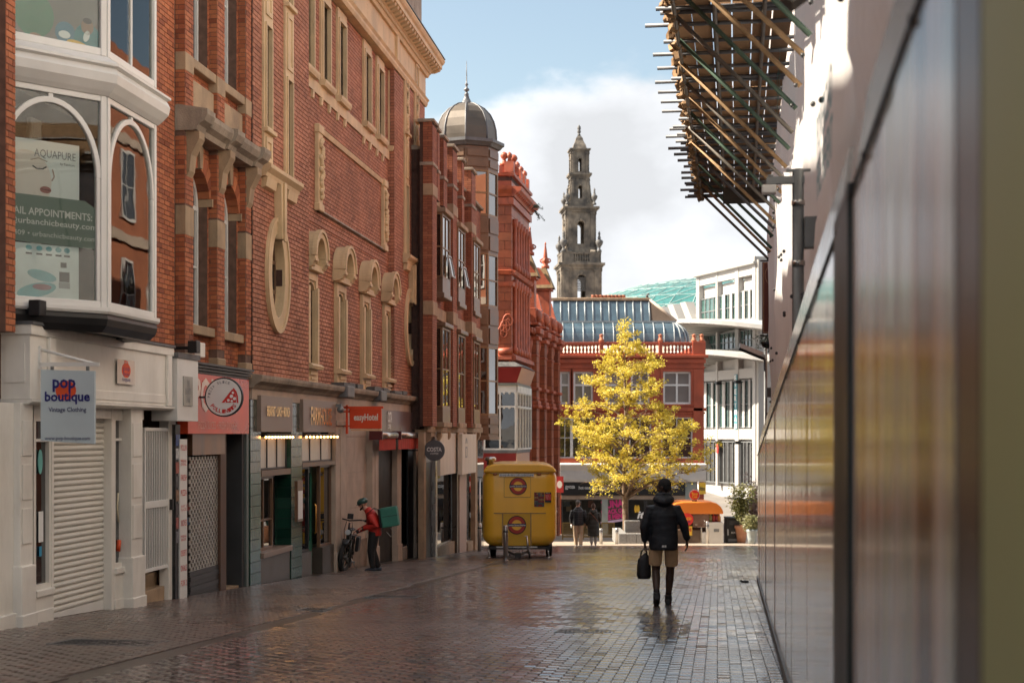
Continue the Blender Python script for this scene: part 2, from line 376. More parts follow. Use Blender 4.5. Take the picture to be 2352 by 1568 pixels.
def text(parent, body, w, h, m, loc, rot=(R(90), 0, 0), ext=.003, name='lettering', shear=0., bold=.0, arc=None):
    key = (body, ext, bold, shear, arc)
    if key not in TXT:
        cu = bpy.data.curves.new('t', 'FONT'); cu.body = body; cu.extrude = 0.0; cu.shear = shear; cu.offset = bold; cu.resolution_u = 2; cu.align_x = 'CENTER'; cu.space_line = .9
        ob = bpy.data.objects.new('t', cu); me = bpy.data.meshes.new_from_object(ob)
        vs = [v.co.copy() for v in me.vertices]; fs_ = [list(p.vertices) for p in me.polygons]
        bpy.data.objects.remove(ob); bpy.data.curves.remove(cu); bpy.data.meshes.remove(me)
        TXT[key] = (vs, fs_)
    vs, fs_ = TXT[key]
    x0, x1 = min(v.x for v in vs), max(v.x for v in vs); y0, y1 = min(v.y for v in vs), max(v.y for v in vs)
    n = []
    for v in vs:
        x = ((v.x - x0) / (x1 - x0) - .5) * w; y = ((v.y - y0) / (y1 - y0) - .5) * h
        if arc:
            a = x / arc; r = arc + y; x, y = math.sin(a) * r, math.cos(a) * r - arc
        n.append((x, y, ext))
    mb = MB(); mb.add(n, fs_)
    o = mb.ob(name, m, parent, loc=loc); o.rotation_euler = rot; return o
ROT_S = (R(90), 0, 0); ROT_P = (R(90), 0, R(-90))     # writing on the street face / on a board that faces up the street
def ellipse(cx, cz, a, b, n=36, a0=0., a1=2*math.pi): return [(cx + a*math.cos(lerp(a0, a1, i/n)), cz + b*math.sin(lerp(a0, a1, i/n))) for i in range(n if abs(a1-a0-2*math.pi) < 1e-6 else n + 1)]

# ---------------------------------------------------------------- ground and paving
GROUND = mat('ground_stone', (.20,.18,.16), .55, 0, .3, .6, .2, 20, coords='Object')
JOINT = mat('joint_sand', (.085,.066,.052), .3, 0, .4, 6)
def paver_mat(name, cols, lo, hi, wet):
    m = brick_mat(name, cols, .3, .45); nt = m.node_tree; N = nt.nodes.new; L = nt.links.new; b = nt.nodes['Principled BSDF']
    ge = N('ShaderNodeNewGeometry'); n = N('ShaderNodeTexNoise'); n.inputs['Scale'].default_value = .42; n.inputs['Detail'].default_value = 5; n.inputs['Roughness'].default_value = .6
    mp = N('ShaderNodeMapping'); mp.inputs['Scale'].default_value = (1.0, .55, 1); L(ge.outputs['Position'], mp.inputs[0]); L(mp.outputs[0], n.inputs[0])
    mr = N('ShaderNodeMapRange'); mr.interpolation_type = 'SMOOTHSTEP'; L(n.outputs[0], mr.inputs[0]); mr.inputs[1].default_value = .40; mr.inputs[2].default_value = .60; mr.inputs[3].default_value = lo; mr.inputs[4].default_value = hi
    b.inputs['Specular IOR Level'].default_value = .6; b.inputs['Coat Weight'].default_value = wet; b.inputs['Coat IOR'].default_value = 1.5; L(mr.outputs[0], b.inputs['Coat Roughness']); b.inputs['Roughness'].default_value = .5
    bp = [x for x in nt.nodes if x.type == 'BUMP'][0]; bp.inputs['Strength'].default_value = .35
    return m
PAVE = paver_mat('wet_clay_paver', [(.060,.042,.033), (.080,.052,.039), (.068,.048,.038), (.088,.060,.046), (.11,.055,.035)], .09, .22, 1.0)
PAVE_L = paver_mat('damp_clay_paver', [(.085,.058,.042), (.12,.078,.055), (.10,.068,.05), (.14,.095,.068), (.15,.075,.05)], .16, .34, .8)

g = MB(); ys = [-40, 0, 20, 40, 90, 112, 160, 400, 1600]; xs = [-900, -60, -20, 0, 20, 60, 900]
vs = [(x, y, gz(y) - .02) for y in ys for x in xs]; nx = len(xs)
g.add(vs, [(i*nx+k, i*nx+k+1, (i+1)*nx+k+1, (i+1)*nx+k) for i in range(len(ys)-1) for k in range(nx-1)])
structure(g.ob('ground', GROUND))
road = MB(); road.add([(-14, -6, gz(-6)), (14, -6, gz(-6)), (22, 57, gz(57)), (-6, 57, gz(57))], [(0, 1, 2, 3)])
road = structure(road.ob('road', JOINT))
# block paving: 100 mm across the street by 200 mm along it, running bond along the street
from mathutils import noise
def lay_pavers():
    rng = random.Random(5)
    SA = R(-7.9); dirx, diry = math.sin(-SA), math.cos(SA)       # along-street direction
    ax = Vector((math.sin(R(7.9)), math.cos(R(7.9)))); px = Vector((ax.y, -ax.x))
    W, Ln, J = .103, .205, .0022
    lists = {'r': [], 'l': []}
    for k in range(-80, 70):
        for j in range(int(8.5 / Ln), int(58 / Ln)):
            c = px * ((k + .5) * W) + ax * ((j + (.5 if k % 2 else 0)) * Ln)
            X, Y = c.x, c.y
            if Y < 9.6: continue
            u = 1176 + F * X / Y; v = 1173 + F * CAMH / Y
            if u < -60 or u > 1860 or v > 1620: continue
            n = (X + FD) * TY - Y * TX if False else (X - (-FD + .1176 * Y)) * .9932
            if n < .02 or X > RX0 + RXS * Y + .15: continue
            if 2.90 < n < 3.16 and Y < 47: continue
            if Y > 50 and rng.random() < 0: continue
            lists['l' if n < 3.0 else 'r'].append((v, X, Y))
    out = []
    for key, m in (('r', PAVE), ('l', PAVE_L)):
        L_ = sorted(lists[key], key=lambda t: t[2]); mb = MB()
        t0 = MB(); ch = .0025
        def shape(b, M, tone):
            w, l = (W - J) / 2, (Ln - J) / 2
            e = l/3; h0, h1 = .006, .0116          # cambered top, shaped so the pavers mirror more sky
            vs = [(-w, -l, 0), (w, -l, 0), (w, l, 0), (-w, l, 0), (-w+ch, -l+ch, h0), (w-ch, -l+ch, h0), (w-ch, -e, h1), (-w+ch, -e, h1), (w-ch, e, h1), (-w+ch, e, h1), (w-ch, l-ch, h0), (-w+ch, l-ch, h0)]
            b.add([M @ Vector(q) for q in vs], [(4,5,6,7), (7,6,8,9), (9,8,10,11), (0,1,5,4), (1,2,10,8,6,5), (2,3,11,10), (3,0,4,7,9,11)], tone)
        shape(t0, Matrix.Identity(4), 0.); me = t0.mesh('paver', m); cnt = 0
        lim = 300 if key == 'r' else 0
        slope = math.atan(.0515)
        for v, X, Y in L_:
            tone = rng.random() * .98 + .01; w1 = noise.noise(Vector((X*.75, Y*2.0, 2.))); w3 = noise.noise(Vector((X*.3, Y*.35, 5.))); w2 = noise.noise(Vector((X*.7, Y*.5, 9.)))
            M = Matrix.Translation((X, Y, gz(Y) + .004 + rng.uniform(-.0012, .0012))) @ Matrix.Rotation(-slope, 4, 'X') @ Matrix.Rotation(R(-7.9 + rng.uniform(-.5, .5)), 4, 'Z') @ Matrix.Rotation(R(rng.gauss(0, .9) + 2.2*w1 + 1.2*w3), 4, 'X') @ Matrix.Rotation(R(rng.gauss(0, .6) + .8*w2), 4, 'Y')
            if cnt < lim and 30 < 1176 + F*X/Y < 1800 and v < 1560:
                o = bpy.data.objects.new('paver', me); col.objects.link(o); o.matrix_world = M; o.parent = road; cnt += 1
            else: shape(mb, M, tone)
        o = stuff(mb.ob('block_paving', m, road)); out.append(o)
lay_pavers()
# flush stone channel between footway and road
CHAN = mat('channel_stone', (.30,.255,.205), .4, 0, .3, 2.5, .25, 40)
def kerb():
    s = 10.2; rng = random.Random(3); me = None
    k = structure(MB().box(9.5, 48, -3.14, -2.92, -.004, .002).ob('kerb_line', JOINT))
    k.location = (-FD, 0, 0); k.rotation_euler = (0, math.atan(.0515*TY), FROT)
    while s < 47.5:
        l = rng.uniform(.55, .95)
        b = MB(); b.box(s+.004, s+l-.004, -3.125 + rng.uniform(-.006, .006), -2.935, -.01, .012 + rng.uniform(-.002, .003)); b.ob('kerb_stone', CHAN, k, bev=.004); s += l
kerb()
# paving of the crossing at the foot of the street, sunlit
XP = mat('crossing_flag', (.34,.28,.22), .6, 0, .2, 1.2, .2, 30)
xm = MB()
xm.add([(-6, 57.02, gz(57.02)+.012), (24, 57.02, gz(57.02)+.012), (24, 90, gz(90)+.012), (-6, 90, gz(90)+.012)], [(0,1,2,3)])
plaza = structure(xm.ob('pavement', JOINT))
rng = random.Random(9); fm = None; flags = []
fl = MB(); fl.box(-.295, .295, -.445, .445, 0, .012); fme = fl.mesh('flagstone', XP)
cnt = 0; rest = MB()
for j in range(34):
    for k in range(-6, 26):
        X = 4 + (k - 5) * .6 + (.3 if j % 2 else 0); Y = 57.5 + j * .9
        if X < -1.5 or X > 14 or Y > 87: continue
        M = Matrix.Translation((X, Y, gz(Y) + .010 + rng.uniform(0, .003))) @ Matrix.Rotation(-math.atan(.0515), 4, 'X')
        if cnt < 300: o = bpy.data.objects.new('flagstone', fme); col.objects.link(o); o.parent = plaza; o.matrix_local = M; cnt += 1
        else:
            b = MB().box(-.295, .295, -.445, .445, 0, .012); xf(b, M); rest.add(b.v, b.f)
stuff(rest.ob('flagstones', XP, plaza))
# covers let into the paving
def cover(u, v, w, l, label, kind, m):
    p = G(u, v); t = thing('manhole_cover', label, 'cover', (p.x, p.y, p.z), R(-7))
    t.rotation_euler = (-math.atan(.0515), 0, R(-7.9))
    fr = MB(); fr.ring([(-w/2, -l/2), (w/2, -l/2), (w/2, l/2), (-w/2, l/2)], [(-w/2-.03, -l/2-.03), (w/2+.03, -l/2-.03), (w/2+.03, l/2+.03), (-w/2-.03, l/2+.03)], -.01, .019, 'z'); fr.ob('frame', GREY, t)
    pl = MB(); pl.box(-w/2, w/2, -l/2, l/2, -.01, .0135); 
    pl.ob('plate', m, t)
    st = MB(); n = int(w / .05)
    for i in range(n):
        for j in range(max(2, int(l / .09))):
            x = -w/2 + (i + .5) * w / n; y = -l/2 + (j + .5) * l / max(2, int(l / .09)); st.box(x-.014, x+.014, y-.03, y+.03, .0135, .018)
    stuff(st.ob('tread_pattern', m, t))
IRON = mat('cast_iron', (.05,.045,.04), .38, .5, .4, 12)
ASPH = mat('asphalt_patch', (.05,.048,.046), .6, 0, .35, 25, .5, 90)
cover(1340, 1452, .55, .34, 'cast iron drain cover in the wet road ahead of the walking man', 'iron', IRON)
cover(905, 1371, .75, .5, 'dark iron cover in the road near the delivery rider', 'iron', IRON)
cover(250, 1478, 1.0, .55, 'dark cover in the footway in front of the white shutter', 'patch', ASPH)
cover(722, 1401, .32, .42, 'small dark cover set in the stone channel before the green tiled shop', 'iron', IRON)

# trodden gum and small litter on the footway
gm = MB(); rg = random.Random(77)
for i in range(260):
    Y = 10.5 + 34*rg.random()**1.5; n_ = rg.uniform(.3, 6.5); X = -FD + .1176*Y + n_; r_ = rg.uniform(.008, .02); q = [(X + r_*math.cos(a*1.047)*rg.uniform(.8, 1.2), Y + r_*math.sin(a*1.047)*rg.uniform(.8, 1.2)) for a in range(6)]
    gm.add([(x, y, gz(y)+.0165) for x, y in q], [(0, 1, 2, 3, 4, 5)])
gmo = stuff(gm.ob('gum_spots', mat('old_gum', (.20,.18,.16), .6))); gmo['label'] = 'pale trodden gum spots scattered over the paving'; gmo['category'] = 'gum'

# ================================================================ boutique building (nearest on the left)
def boutique():
    t = fthing('boutique_building', 'nearest brick building with white canted bay window over a cream shopfront', 'building')
    z0 = -1.6
    bay = [(17.0, 0.), (18.1, -.9), (19.75, -.9), (20.4, 0.)]          # local (s, y)
    w = MB(); w.box(-14, 11.49, 0, 8, -.6, 11.5); slab(w, 11.5, 23.1, z0, 11.5, 0, .35, [(17.0, 20.4, 2.62, 10.6), (16.9, 22.9, -2, 1.75)]); w.box(11.5, 23.1, 7.5, 7.9, z0, 11.5); w.box(22.7, 23.1, .35, 7.5, z0, 11.5); w.box(11.5, 23.1, 0, 7.9, 11.5, 11.7)  # first box runs on behind the camera, unseen, added to shade the street
    w.ob('wall', MORTAR, t)
    p = MB(); p.box(13.5, 16.72, -.16, 0, 2.5, 10.5); p.box(16.72, 16.95, -.30, 0, 2.5, 10.5); p.ob('pier', MORTAR, t)
    bricks(t, 13.5, 16.72, 2.5, 10.4, -.16, [], BR_A, ind=0)
    bricks(t, 16.72, 16.95, 2.5, 10.4, -.30, [], BR_A, ind=90)
    bricks(t, 20.4, 23.05, 2.5, 10.4, 0, [], BR_A, ind=210)
    # the room behind the bay
    room = MB(); room.box(16.9, 20.5, 1.9, 1.95, 2.6, 10.4); room.box(16.9, 20.5, .36, 1.9, 2.56, 2.62); room.box(16.9, 20.5, .36, 1.9, 5.62, 5.7)
    room.ob('room', mat('room_wall', (.16,.13,.10), .8, 0, .3, 1.5), t)
    # bay window: frames face by face
    bw = MB().prism([(17.0, 0), (18.1, -.88), (19.75, -.88), (20.4, 0)], 2.78, 2.86, 'z').ob('bay_window', WHITE, t)
    def face(pa, pb):
        d = Vector((pb[0]-pa[0], pb[1]-pa[1], 0)); l = d.length; d.normalize()
        return Matrix.Translation((pa[0], pa[1], 0)) @ Matrix.Rotation(math.atan2(d.y, d.x), 4, 'Z'), l
    for (pa, pb) in zip(bay, bay[1:]):
        M, l = face(pa, pb)
        for (za, zb, arch) in ((2.86, 5.42, True), (5.90, 8.6, False)):
            f = MB(); fw = .075
            f.box(0, fw, -.04, .05, za, zb); f.box(l-fw, l, -.04, .05, za, zb); f.box(fw, l-fw, -.035, .05, za, za+.09); f.box(fw, l-fw, -.035, .05, zb-.07, zb)
            if arch:
                c = l/2; zs = 4.42; ri = l/2 - fw - .05; rise = .82
                f.ring(ellipse(c, zs, ri, rise, 24, 0, math.pi), ellipse(c, zs, ri+.06, rise+.07, 24, 0, math.pi), -.03, .04, 'y', False)
                f.box(fw, fw+.05, -.03, .04, za+.09, zs); f.box(l-fw-.05, l-fw, -.03, .04, za+.09, zs)
                f.box(c-.03, c+.03, -.025, .035, zs+rise+.06, zb-.07)
            else:
                f.box(l*.5-.02, l*.5+.02, -.02, .04, za+.09, zb-.07) if l > 1.5 else None
            xf(f, M).ob('window_frame', WHITE, bw, bev=.008)
            gl = MB(); gl.box(fw, l-fw, .0, .008, za+.09, zb-.07); xf(gl, M).ob('pane', CLEAR, bw)
    def sweep(prof, name, m, bev=0):
        # profile (offset outwards, z) swept round the bay
        pts = [Vector(q) for q in bay]; out = MB(); rows = []
        for i, q in enumerate(pts):
            da = (pts[i]-pts[i-1]).normalized() if i else (pts[1]-pts[0]).normalized(); db = (pts[i+1]-pts[i]).normalized() if i < 3 else da
            na, nb = Vector((da.y, -da.x)), Vector((db.y, -db.x)); nn = (na+nb).normalized(); k = 1/max(.4, nn.dot(na))
            rows.append([(q.x + nn.x*o*k, q.y + nn.y*o*k, z) for o, z in prof])
        n = len(prof)
        out.add([v for r in rows for v in r], [(i*n+j, i*n+(j+1) % n, (i+1)*n+(j+1) % n, (i+1)*n+j) for i in range(3) for j in range(n)])
        out.f.append(list(range(n))); out.f.append(list(range(3*n, 4*n))[::-1]); out.tone += [0, 0]; out.sm += [False]*2
        return out.ob(name, m, bw)
    sweep([(-.1, 5.42), (.05, 5.42), (.10, 5.47), (.17, 5.56), (.19, 5.66), (.15, 5.74), (.20, 5.76), (.20, 5.79), (.03, 5.90), (-.1, 5.90)], 'bay_cornice', WHITE)
    sweep([(-.1, 2.80), (.05, 2.80), (.07, 2.83), (.07, 2.875), (.03, 2.88), (-.1, 2.88)], 'bay_sill', WHITE)
    sweep([(-.3, 2.60), (-.05, 2.58), (.02, 2.66), (.04, 2.74), (.03, 2.797), (-.3, 2.797)], 'bay_gutter', BLACK)
    sweep([(-.1, 8.6), (.05, 8.6), (.2, 8.75), (.2, 8.9), (-.1, 9.3)], 'bay_roof', LEAD)
    # posters standing behind the panes that face up the street
    M, l = face(bay[0], bay[1]); M = M @ Matrix.Translation((0, -.066, 0))
    def tt(u): return l * (u + 19) / 261.
    def zz(v): return CAMH - (v - HOR) / 195.5
    PAP = mat('poster_paper', (.84,.86,.85), .5, 0, .04, 1); SAGE = mat('sage_board', (.19,.25,.21), .5, 0, .05, 1); SKIN_P = mat('poster_face', (.82,.73,.67), .5, 0, .04, 1)
    GREYP = mat('grey_poster', (.16,.16,.15), .5, 0, .15, 1); CYAN = mat('cyan_print', (.16,.45,.50), .5, 0, .2, 3)
    def board(name, u0, u1, v0, v1, y, m, poly=None):
        b = MB()
        if poly: b.prism([(tt(u), zz(v)) for u, v in poly], y, y+.006, 'y')
        else: b.box(tt(u0), tt(u1), y, y+.006, zz(v1), zz(v0))
        return xf(b, M).ob(name, m, bw)
    def blob(par, u, v, a, b_, m, y, n=18, rot=0, a0=0, a1=2*math.pi):
        q = MB(); pts = []
        for i in range(n):
            an = lerp(a0, a1, i/(n if a1-a0 > 6.2 else n-1)); x, z = a*math.cos(an), b_*math.sin(an)
            pts.append((u + x*math.cos(rot)-z*math.sin(rot), v + x*math.sin(rot)+z*math.cos(rot)))
        q.prism([(tt(p[0]), zz(p[1])) for p in pts][::-1], y, y+.002, 'y'); return xf(q, M).ob('print', m, par)
    def line(par, pts, wpx, m, y):
        q = MB()
        for (a, b), (c, d) in zip(pts, pts[1:]):
            dx, dy = c-a, d-b; ll = math.hypot(dx, dy) or 1; nx_, ny_ = -dy/ll*wpx/2, dx/ll*wpx/2
            q.prism([(tt(a+nx_), zz(b+ny_)), (tt(c+nx_), zz(d+ny_)), (tt(c-nx_), zz(d-ny_)), (tt(a-nx_), zz(b-ny_))], y, y+.0015, 'y')
        return xf(q, M).ob('print', m, par)
    def ptext(par, body, u0, u1, v0, v1, m, y, **k):
        loc = M @ Vector(((tt(u0)+tt(u1))/2, y, (zz(v0)+zz(v1))/2)); r = M.to_euler()
        return text(par, body, tt(u1)-tt(u0), zz(v0)-zz(v1), m, loc, (R(90), 0, r.z), **k)
    b1 = board('poster', -8, 183, 325, 458, .10, PAP); b1.parent = t; b1 = b1
    for o in (b1,): pass
    blob(t, 60, 420, 58, 70, SKIN_P, .0965, 24)
    line(t, [(74, 385), (84, 391), (97, 390), (106, 384)], 3, DINK, .094); line(t, [(70, 372), (88, 366), (108, 372)], 2, mat('brow_print', (.35,.28,.22), .6), .094)
    line(t, [(120, 388), (124, 405), (118, 415)], 3, mat('nose_print', (.45,.32,.26), .6), .094)
    blob(t, 104, 437, 13, 8, mat('lip_print', (.42,.16,.13), .5), .094)
    line(t, [(92, 436), (116, 438)], 2, mat('lip_line', (.2,.05,.05), .5), .092)
    ptext(t, 'AQUAPURE', 78, 174, 345, 366, mat('grey_ink', (.25,.26,.27), .5), .098); ptext(t, 'by Classicare', 138, 172, 370, 377, DINK, .098)
    board('banner', 0, 0, 0, 0, .085, SAGE, [(-12, 452), (195, 452), (218, 466), (232, 490), (237, 520), (237, 563), (-12, 559)]).parent = t
    ptext(t, 'EMAIL APPOINTMENTS:', 6, 212, 481, 498, WINK, .083, bold=.015); ptext(t, 'info@urbanchicbeauty.com', -14, 223, 504, 523, WINK, .083, bold=.012)
    ptext(t, '0113 245 0409 \u2022 urbanchicbeauty.com', -50, 222, 534, 549, WINK, .083)
    board('poster', -8, 182, 562, 690, .10, mat('pale_poster', (.78,.85,.85), .5, 0, .15, 2)).parent = t
    for i, u in enumerate((66, 90, 112, 134, 154)): blob(t, u, 572, 7, 6, CYAN, .098); line(t, [(u-7, 585), (u+7, 585)], 4, DINK, .098)
    blob(t, 96, 634, 34, 12, CYAN, .098, rot=.2); blob(t, 84, 668, 46, 16, CYAN, .098, rot=-.25); blob(t, 96, 660, 22, 7, mat('plum_print', (.30,.10,.14), .5), .096)
    line(t, [(146, 600), (146, 612)], 14, DINK, .098); line(t, [(148, 622), (148, 645)], 24, DINK, .098); line(t, [(148, 646), (148, 660)], 26, mat('grey_print', (.3,.32,.33), .5), .098)
    # display behind: pale curtain, plant pots
    cu = MB()
    for i in range(9): cu.tube([(18.55 + .03*i, .25 + .03*(i % 2), 2.9), (18.55+.03*i, .25 + .03*(i % 2), 5.3)], .03, 6)
    cu.ob('curtain', mat('pale_curtain', (.48,.43,.36), .8), t)
    # upper poster
    def zu(v): return zz(v)
    board('poster', -8, 232, -60, 142, .10, GREYP).parent = t
    blob(t, 78, 40, 46, 52, mat('green_cloth_print', (.05,.22,.13), .6), .098); blob(t, 86, 98, 22, 15, mat('hand_print', (.35,.20,.13), .6), .096, rot=.5)
    blob(t, 150, 68, 24, 26, mat('blue_print', (.06,.22,.32), .6), .098); blob(t, 203, 74, 33, 38, mat('teal_print', (.03,.24,.27), .6), .097)
    blob(t, 202, 44, 15, 18, mat('skin_print', (.30,.18,.12), .6), .095); blob(t, 180, 92, 28, 11, YINK, .094, rot=.2); blob(t, 148, 72, 14, 9, PAP, .096); blob(t, 200, 66, 7, 14, PAP, .095, rot=.3); blob(t, 202, 30, 11, 7, DINK, .094)
    ptext(t, 'www.mentormerlin.com', 118, 236, 112, 127, WINK, .095)
    # ------------------------------------------------ shopfront
    n = .35; fa = MB(); s0, s1 = fs(69, n), fs(395, n); za, zb = 1.70, 2.62
    fa.box(s0, s1, -n, 0, za+.06, zb-.12); fb = fa.ob('fascia', CREAM, t)
    MB().box(s0-.02, s1+.02, -n-.03, 0, zb-.12, zb).ob('fascia_cornice', CREAM, fb, bev=.01)
    MB().box(s0-.03, s1+.03, -n-.05, .0, zb, zb+.035).ob('lead_flashing', LEAD, fb)
    MB().prism([(0, za), (-n+.02, za), (-n-.035, za+.03), (-n-.035, za+.055), (0, za+.058)], s0-.02, s1+.02, 'x').ob('fascia_moulding', CREAM, fb)
    for u in (112, 383):
        s_ = fs(u, n); MB().box(s_-.05, s_+.12, -n-.045, -n-.001, za+.06, zb-.125).ob('fascia_bracket', CREAM, fb, bev=.01)
    MB().box(s0-.012, s0-.001, -n+.06, -.05, 1.95, 2.4).ob('end_panel', CREAM, fb)
    a, b = fs(118, n), fs(380, n); MB().box(a+.1, b, -n-.012, -n-.001, za+.1, za+.22).ob('fascia_rail', CREAM, fb, bev=.006)
    # little emblem plate
    a, b = fs(264, n), fs(304, n); pl = MB().box(a, b, -n-.035, -n-.028, fz(280, 882, n), fz(280, 826, n)).ob('emblem_plate', mat('clear_acrylic', (.55,.52,.47), .12, 0, .03), fb)
    cx = (a+b)/2; text(pl, 'pop\nbou\ntique', .30, .20, INK, (cx, -n-.036, (fz(280, 882, n)+fz(280, 826, n))/2 - .04), ext=.002)
    q = MB().prism(ellipse(cx, (fz(280, 850, n)), .16, .10, 20), -n-.0365, -n-.0355, 'y'); q.ob('emblem', ORINK, pl)
    text(pl, 'p', .14, .12, ORINK, (cx, -n-.037, fz(280, 838, n)), ext=.002)
    m = .15
    def post(u0, u1, n_, v0=960, plinth=None, panels=True, ztop=1.71):
        a, b = fs(u0, n_), fs(u1, n_); g0 = sg(b)-.05
        p = MB().box(a, b, -n_, .0, g0, ztop).ob('pilaster', CREAM, t, bev=.008)
        h = sg((a+b)/2)
        if plinth: MB().box(a-.02, b+.03, -n_-.03, -.02, g0, h+plinth).ob('plinth', CREAM, p, bev=.012); MB().box(a-.03, b+.05, -n_-.045, -.02, g0, h+.16).ob('plinth_base', CREAM, p, bev=.01)
        if panels:
            zt = ztop - .15; z_ = h + plinth + .2 if plinth else h + .4; k = 3
            for i in range(k):
                c0, c1 = lerp(z_, zt, i/k)+.05, lerp(z_, zt, (i+1)/k)-.05
                MB().box(a+.04, b-.04, -n_-.012, -n_-.001, c0, c1).ob('raised_panel', CREAM, p, bev=.005)
    post(-60, 44, .20, plinth=.15, panels=False); post(47, 76, .28, plinth=.72); post(302, 328, .28, plinth=.72)
    # side wall of the shop beyond the frame edge
    def shopwin(u0, u1, vt, vb, sill):
        a, b = fs(u0, m), fs(u1, m); zt, zb_ = fz(u0, vt, m), fz((u0+u1)/2, vb, m)
        MB().box(a, b, -m-.02, .0, sg(b)-.05, zb_-.08).ob('stall_riser', CREAM, t, bev=.006)
        MB().box(a-.02, b, -m-.035, .02, sg(b)-.05, sg((a+b)/2)+.16).ob('skirting', CREAM, t, bev=.006)
        MB().box(a-.01, b+.01, -m-.05, .02, zb_-.08, zb_).ob('sill', CREAM, t, bev=.01)
        return window(t, a, b, zb_, zt, -m, CREAM, GL_DIM, .06, .09, 0, 0, zs=[1.28]), a, b
    w1, a, b = shopwin(78, 118, 955, 1352, 0)
    MB().box(a+.2, b-.16, -m+.03, -m+.035, .05, .42).ob('notice', WINK, t)
    q = MB().prism(ellipse((a+b)/2, 1.02, .06, .15, 20), -m+.028, -m+.036, 'y'); q.ob('open_sign', mat('mint_sign', (.16,.50,.45), .5), t)
    pass
    MB().box(a+.22, b-.2, -m+.03, -m+.035, -.12, .0).ob('sticker', mat('blue_sticker', (.04,.30,.50), .5), t)
    w2, a, b = shopwin(262, 302, 955, 1300, 0)
    MB().tube([(a+.2, -m+.02, .55), (a+.17, -m+.02, .35), (a+.21, -m+.02, .15)], .012, 6).ob('neon_tube', mat('pale_neon', (.7,.6,.4), .3), t)
    MB().tube([(a+.24, -m+.02, -.1), (a+.2, -m+.02, -.25)], .03, 8).ob('ornament', ORINK, t)
    # roller shutter, slat by slat
    a, b = fs(121, .05), fs(256, .05)
    sh = MB().box(a-.05, b+.05, -.02, .04, sg(b)-.1, 1.7).ob('roller_shutter', mat('shutter_back', (.4,.38,.34), .6), t)
    pit = .0745; prof = [(-.02, 0), (-.035, .004), (-.052, .02), (-.055, .037), (-.05, .052), (-.034, .066), (-.03, .072), (-.02, .072)]
    sm_ = MB().prism(prof, a, b, 'x', smooth=False).mesh('slat', mat('shutter_white', (.66,.63,.56), .42, 0, .08, 1.3, dirt=.2, dirtc=(.4,.34,.26)))
    zlow = sg(a); k = 0; z = 1.66
    while z > sg((a+b)/2) + .12:
        place_mesh('slat', sm_, sh, (0, 0, z)); z -= pit
    MB().add([(a, -.05, sg(a)+.02), (b, -.05, sg(b)+.02), (b, -.05, z+pit), (a, -.05, z+pit), (a, .02, sg(a)+.02), (b, .02, sg(b)+.02), (b, .02, z+pit), (a, .02, z+pit)], [(0,1,2,3), (0,4,5,1), (1,5,6,2), (4,0,3,7), (3,2,6,7)]).ob('bottom_bar', WHITE, sh)
    for u0, u1 in ((118, 122), (255, 262)): MB().box(fs(u0, m), fs(u1, m), -m-.01, .0, sg(fs(u1, m))-.05, 1.71).ob('shutter_guide', CREAM, sh)
    MB().box(fs(78, m), fs(330, m), -m-.004, .2, 1.56, 1.71).ob('head_board', CREAM, t)
    # barred gate over the side door
    a, b = fs(330, .12), fs(388, .12); h = sg((a+b)/2)
    MB().box(a, b, .30, .34, h, 1.55).ob('door', mat('door_dark', (.06,.055,.05), .3, 0, .3), t)
    for k in range(2): MB().box(a-.05, b+.06, -.02 - .16*(1-k) + .1, .34, h-.3+.2*k, h+.20*(k+1)).ob('step', STONE_B, t, bev=.01)
    ga = MB(); zb_, zt = h+.48, 1.45
    ga.box(a, a+.05, -.14, -.10, zb_, zt); ga.box(b-.05, b, -.14, -.10, zb_, zt)
    for q in (zb_, lerp(zb_, zt, .44), zt-.05): ga.box(a+.05, b-.05, -.138, -.102, q, q+.05 + (.05 if zb_ < q < zt-.1 else 0))
    gt = ga.ob('gate', WHITE, t, bev=.004)
    bm = MB().box(-.011, .011, -.13, -.108, zb_+.05, zt-.05).mesh('bar', WHITE)
    for i in range(9): place_mesh('bar', bm, gt, (lerp(a+.05, b-.05, (i+1)/10), 0, 0))
    MB().box(b-.06, b-.01, -.20, -.14, lerp(zb_, zt, .44)-.06, lerp(zb_, zt, .44)+.1).ob('lock', BLACK, gt)
    MB().box(fs(388, .15), fs(404, .15), -.15, .0, sg(24)-.1, 1.56).ob('door_jamb', CREAM, t, bev=.006)
    # white box sign with address plaque
    a, b = fs(366, .45), fs(443, .22)
    s2 = MB().box(22.02, 22.95, -.42, -.02, 1.55, 2.48).ob('box_sign', WHITE, t, bev=.006)
    MB().box(22.25, 22.66, -.435, -.421, 1.78, 2.22).ob('address_plaque', mat('plaque_grey', (.40,.38,.34), .5), s2)
    text(s2, '248\nLANDS\nLANE', .26, .34, mat('grey_ink', (.25,.26,.27), .5), (22.45, -.436, 2.0))
    MB().box(22.0, 23.0, -.44, 0, 2.48, 2.56).ob('lead_flashing', LEAD, s2)
    # floodlights
    for (s_, n_, z_) in ((17.3, .34, 2.80), (22.55, .42, 2.66)):
        f = MB(); f.box(s_-.09, s_+.09, -n_-.14, -n_, z_-.08, z_+.10); f.box(s_-.02, s_+.02, -n_, .02, z_-.03, z_+.02); f.ob('floodlight', BLACK, t, bev=.01)
    rebase(t, (17, 0, sg(17)))
boutique()
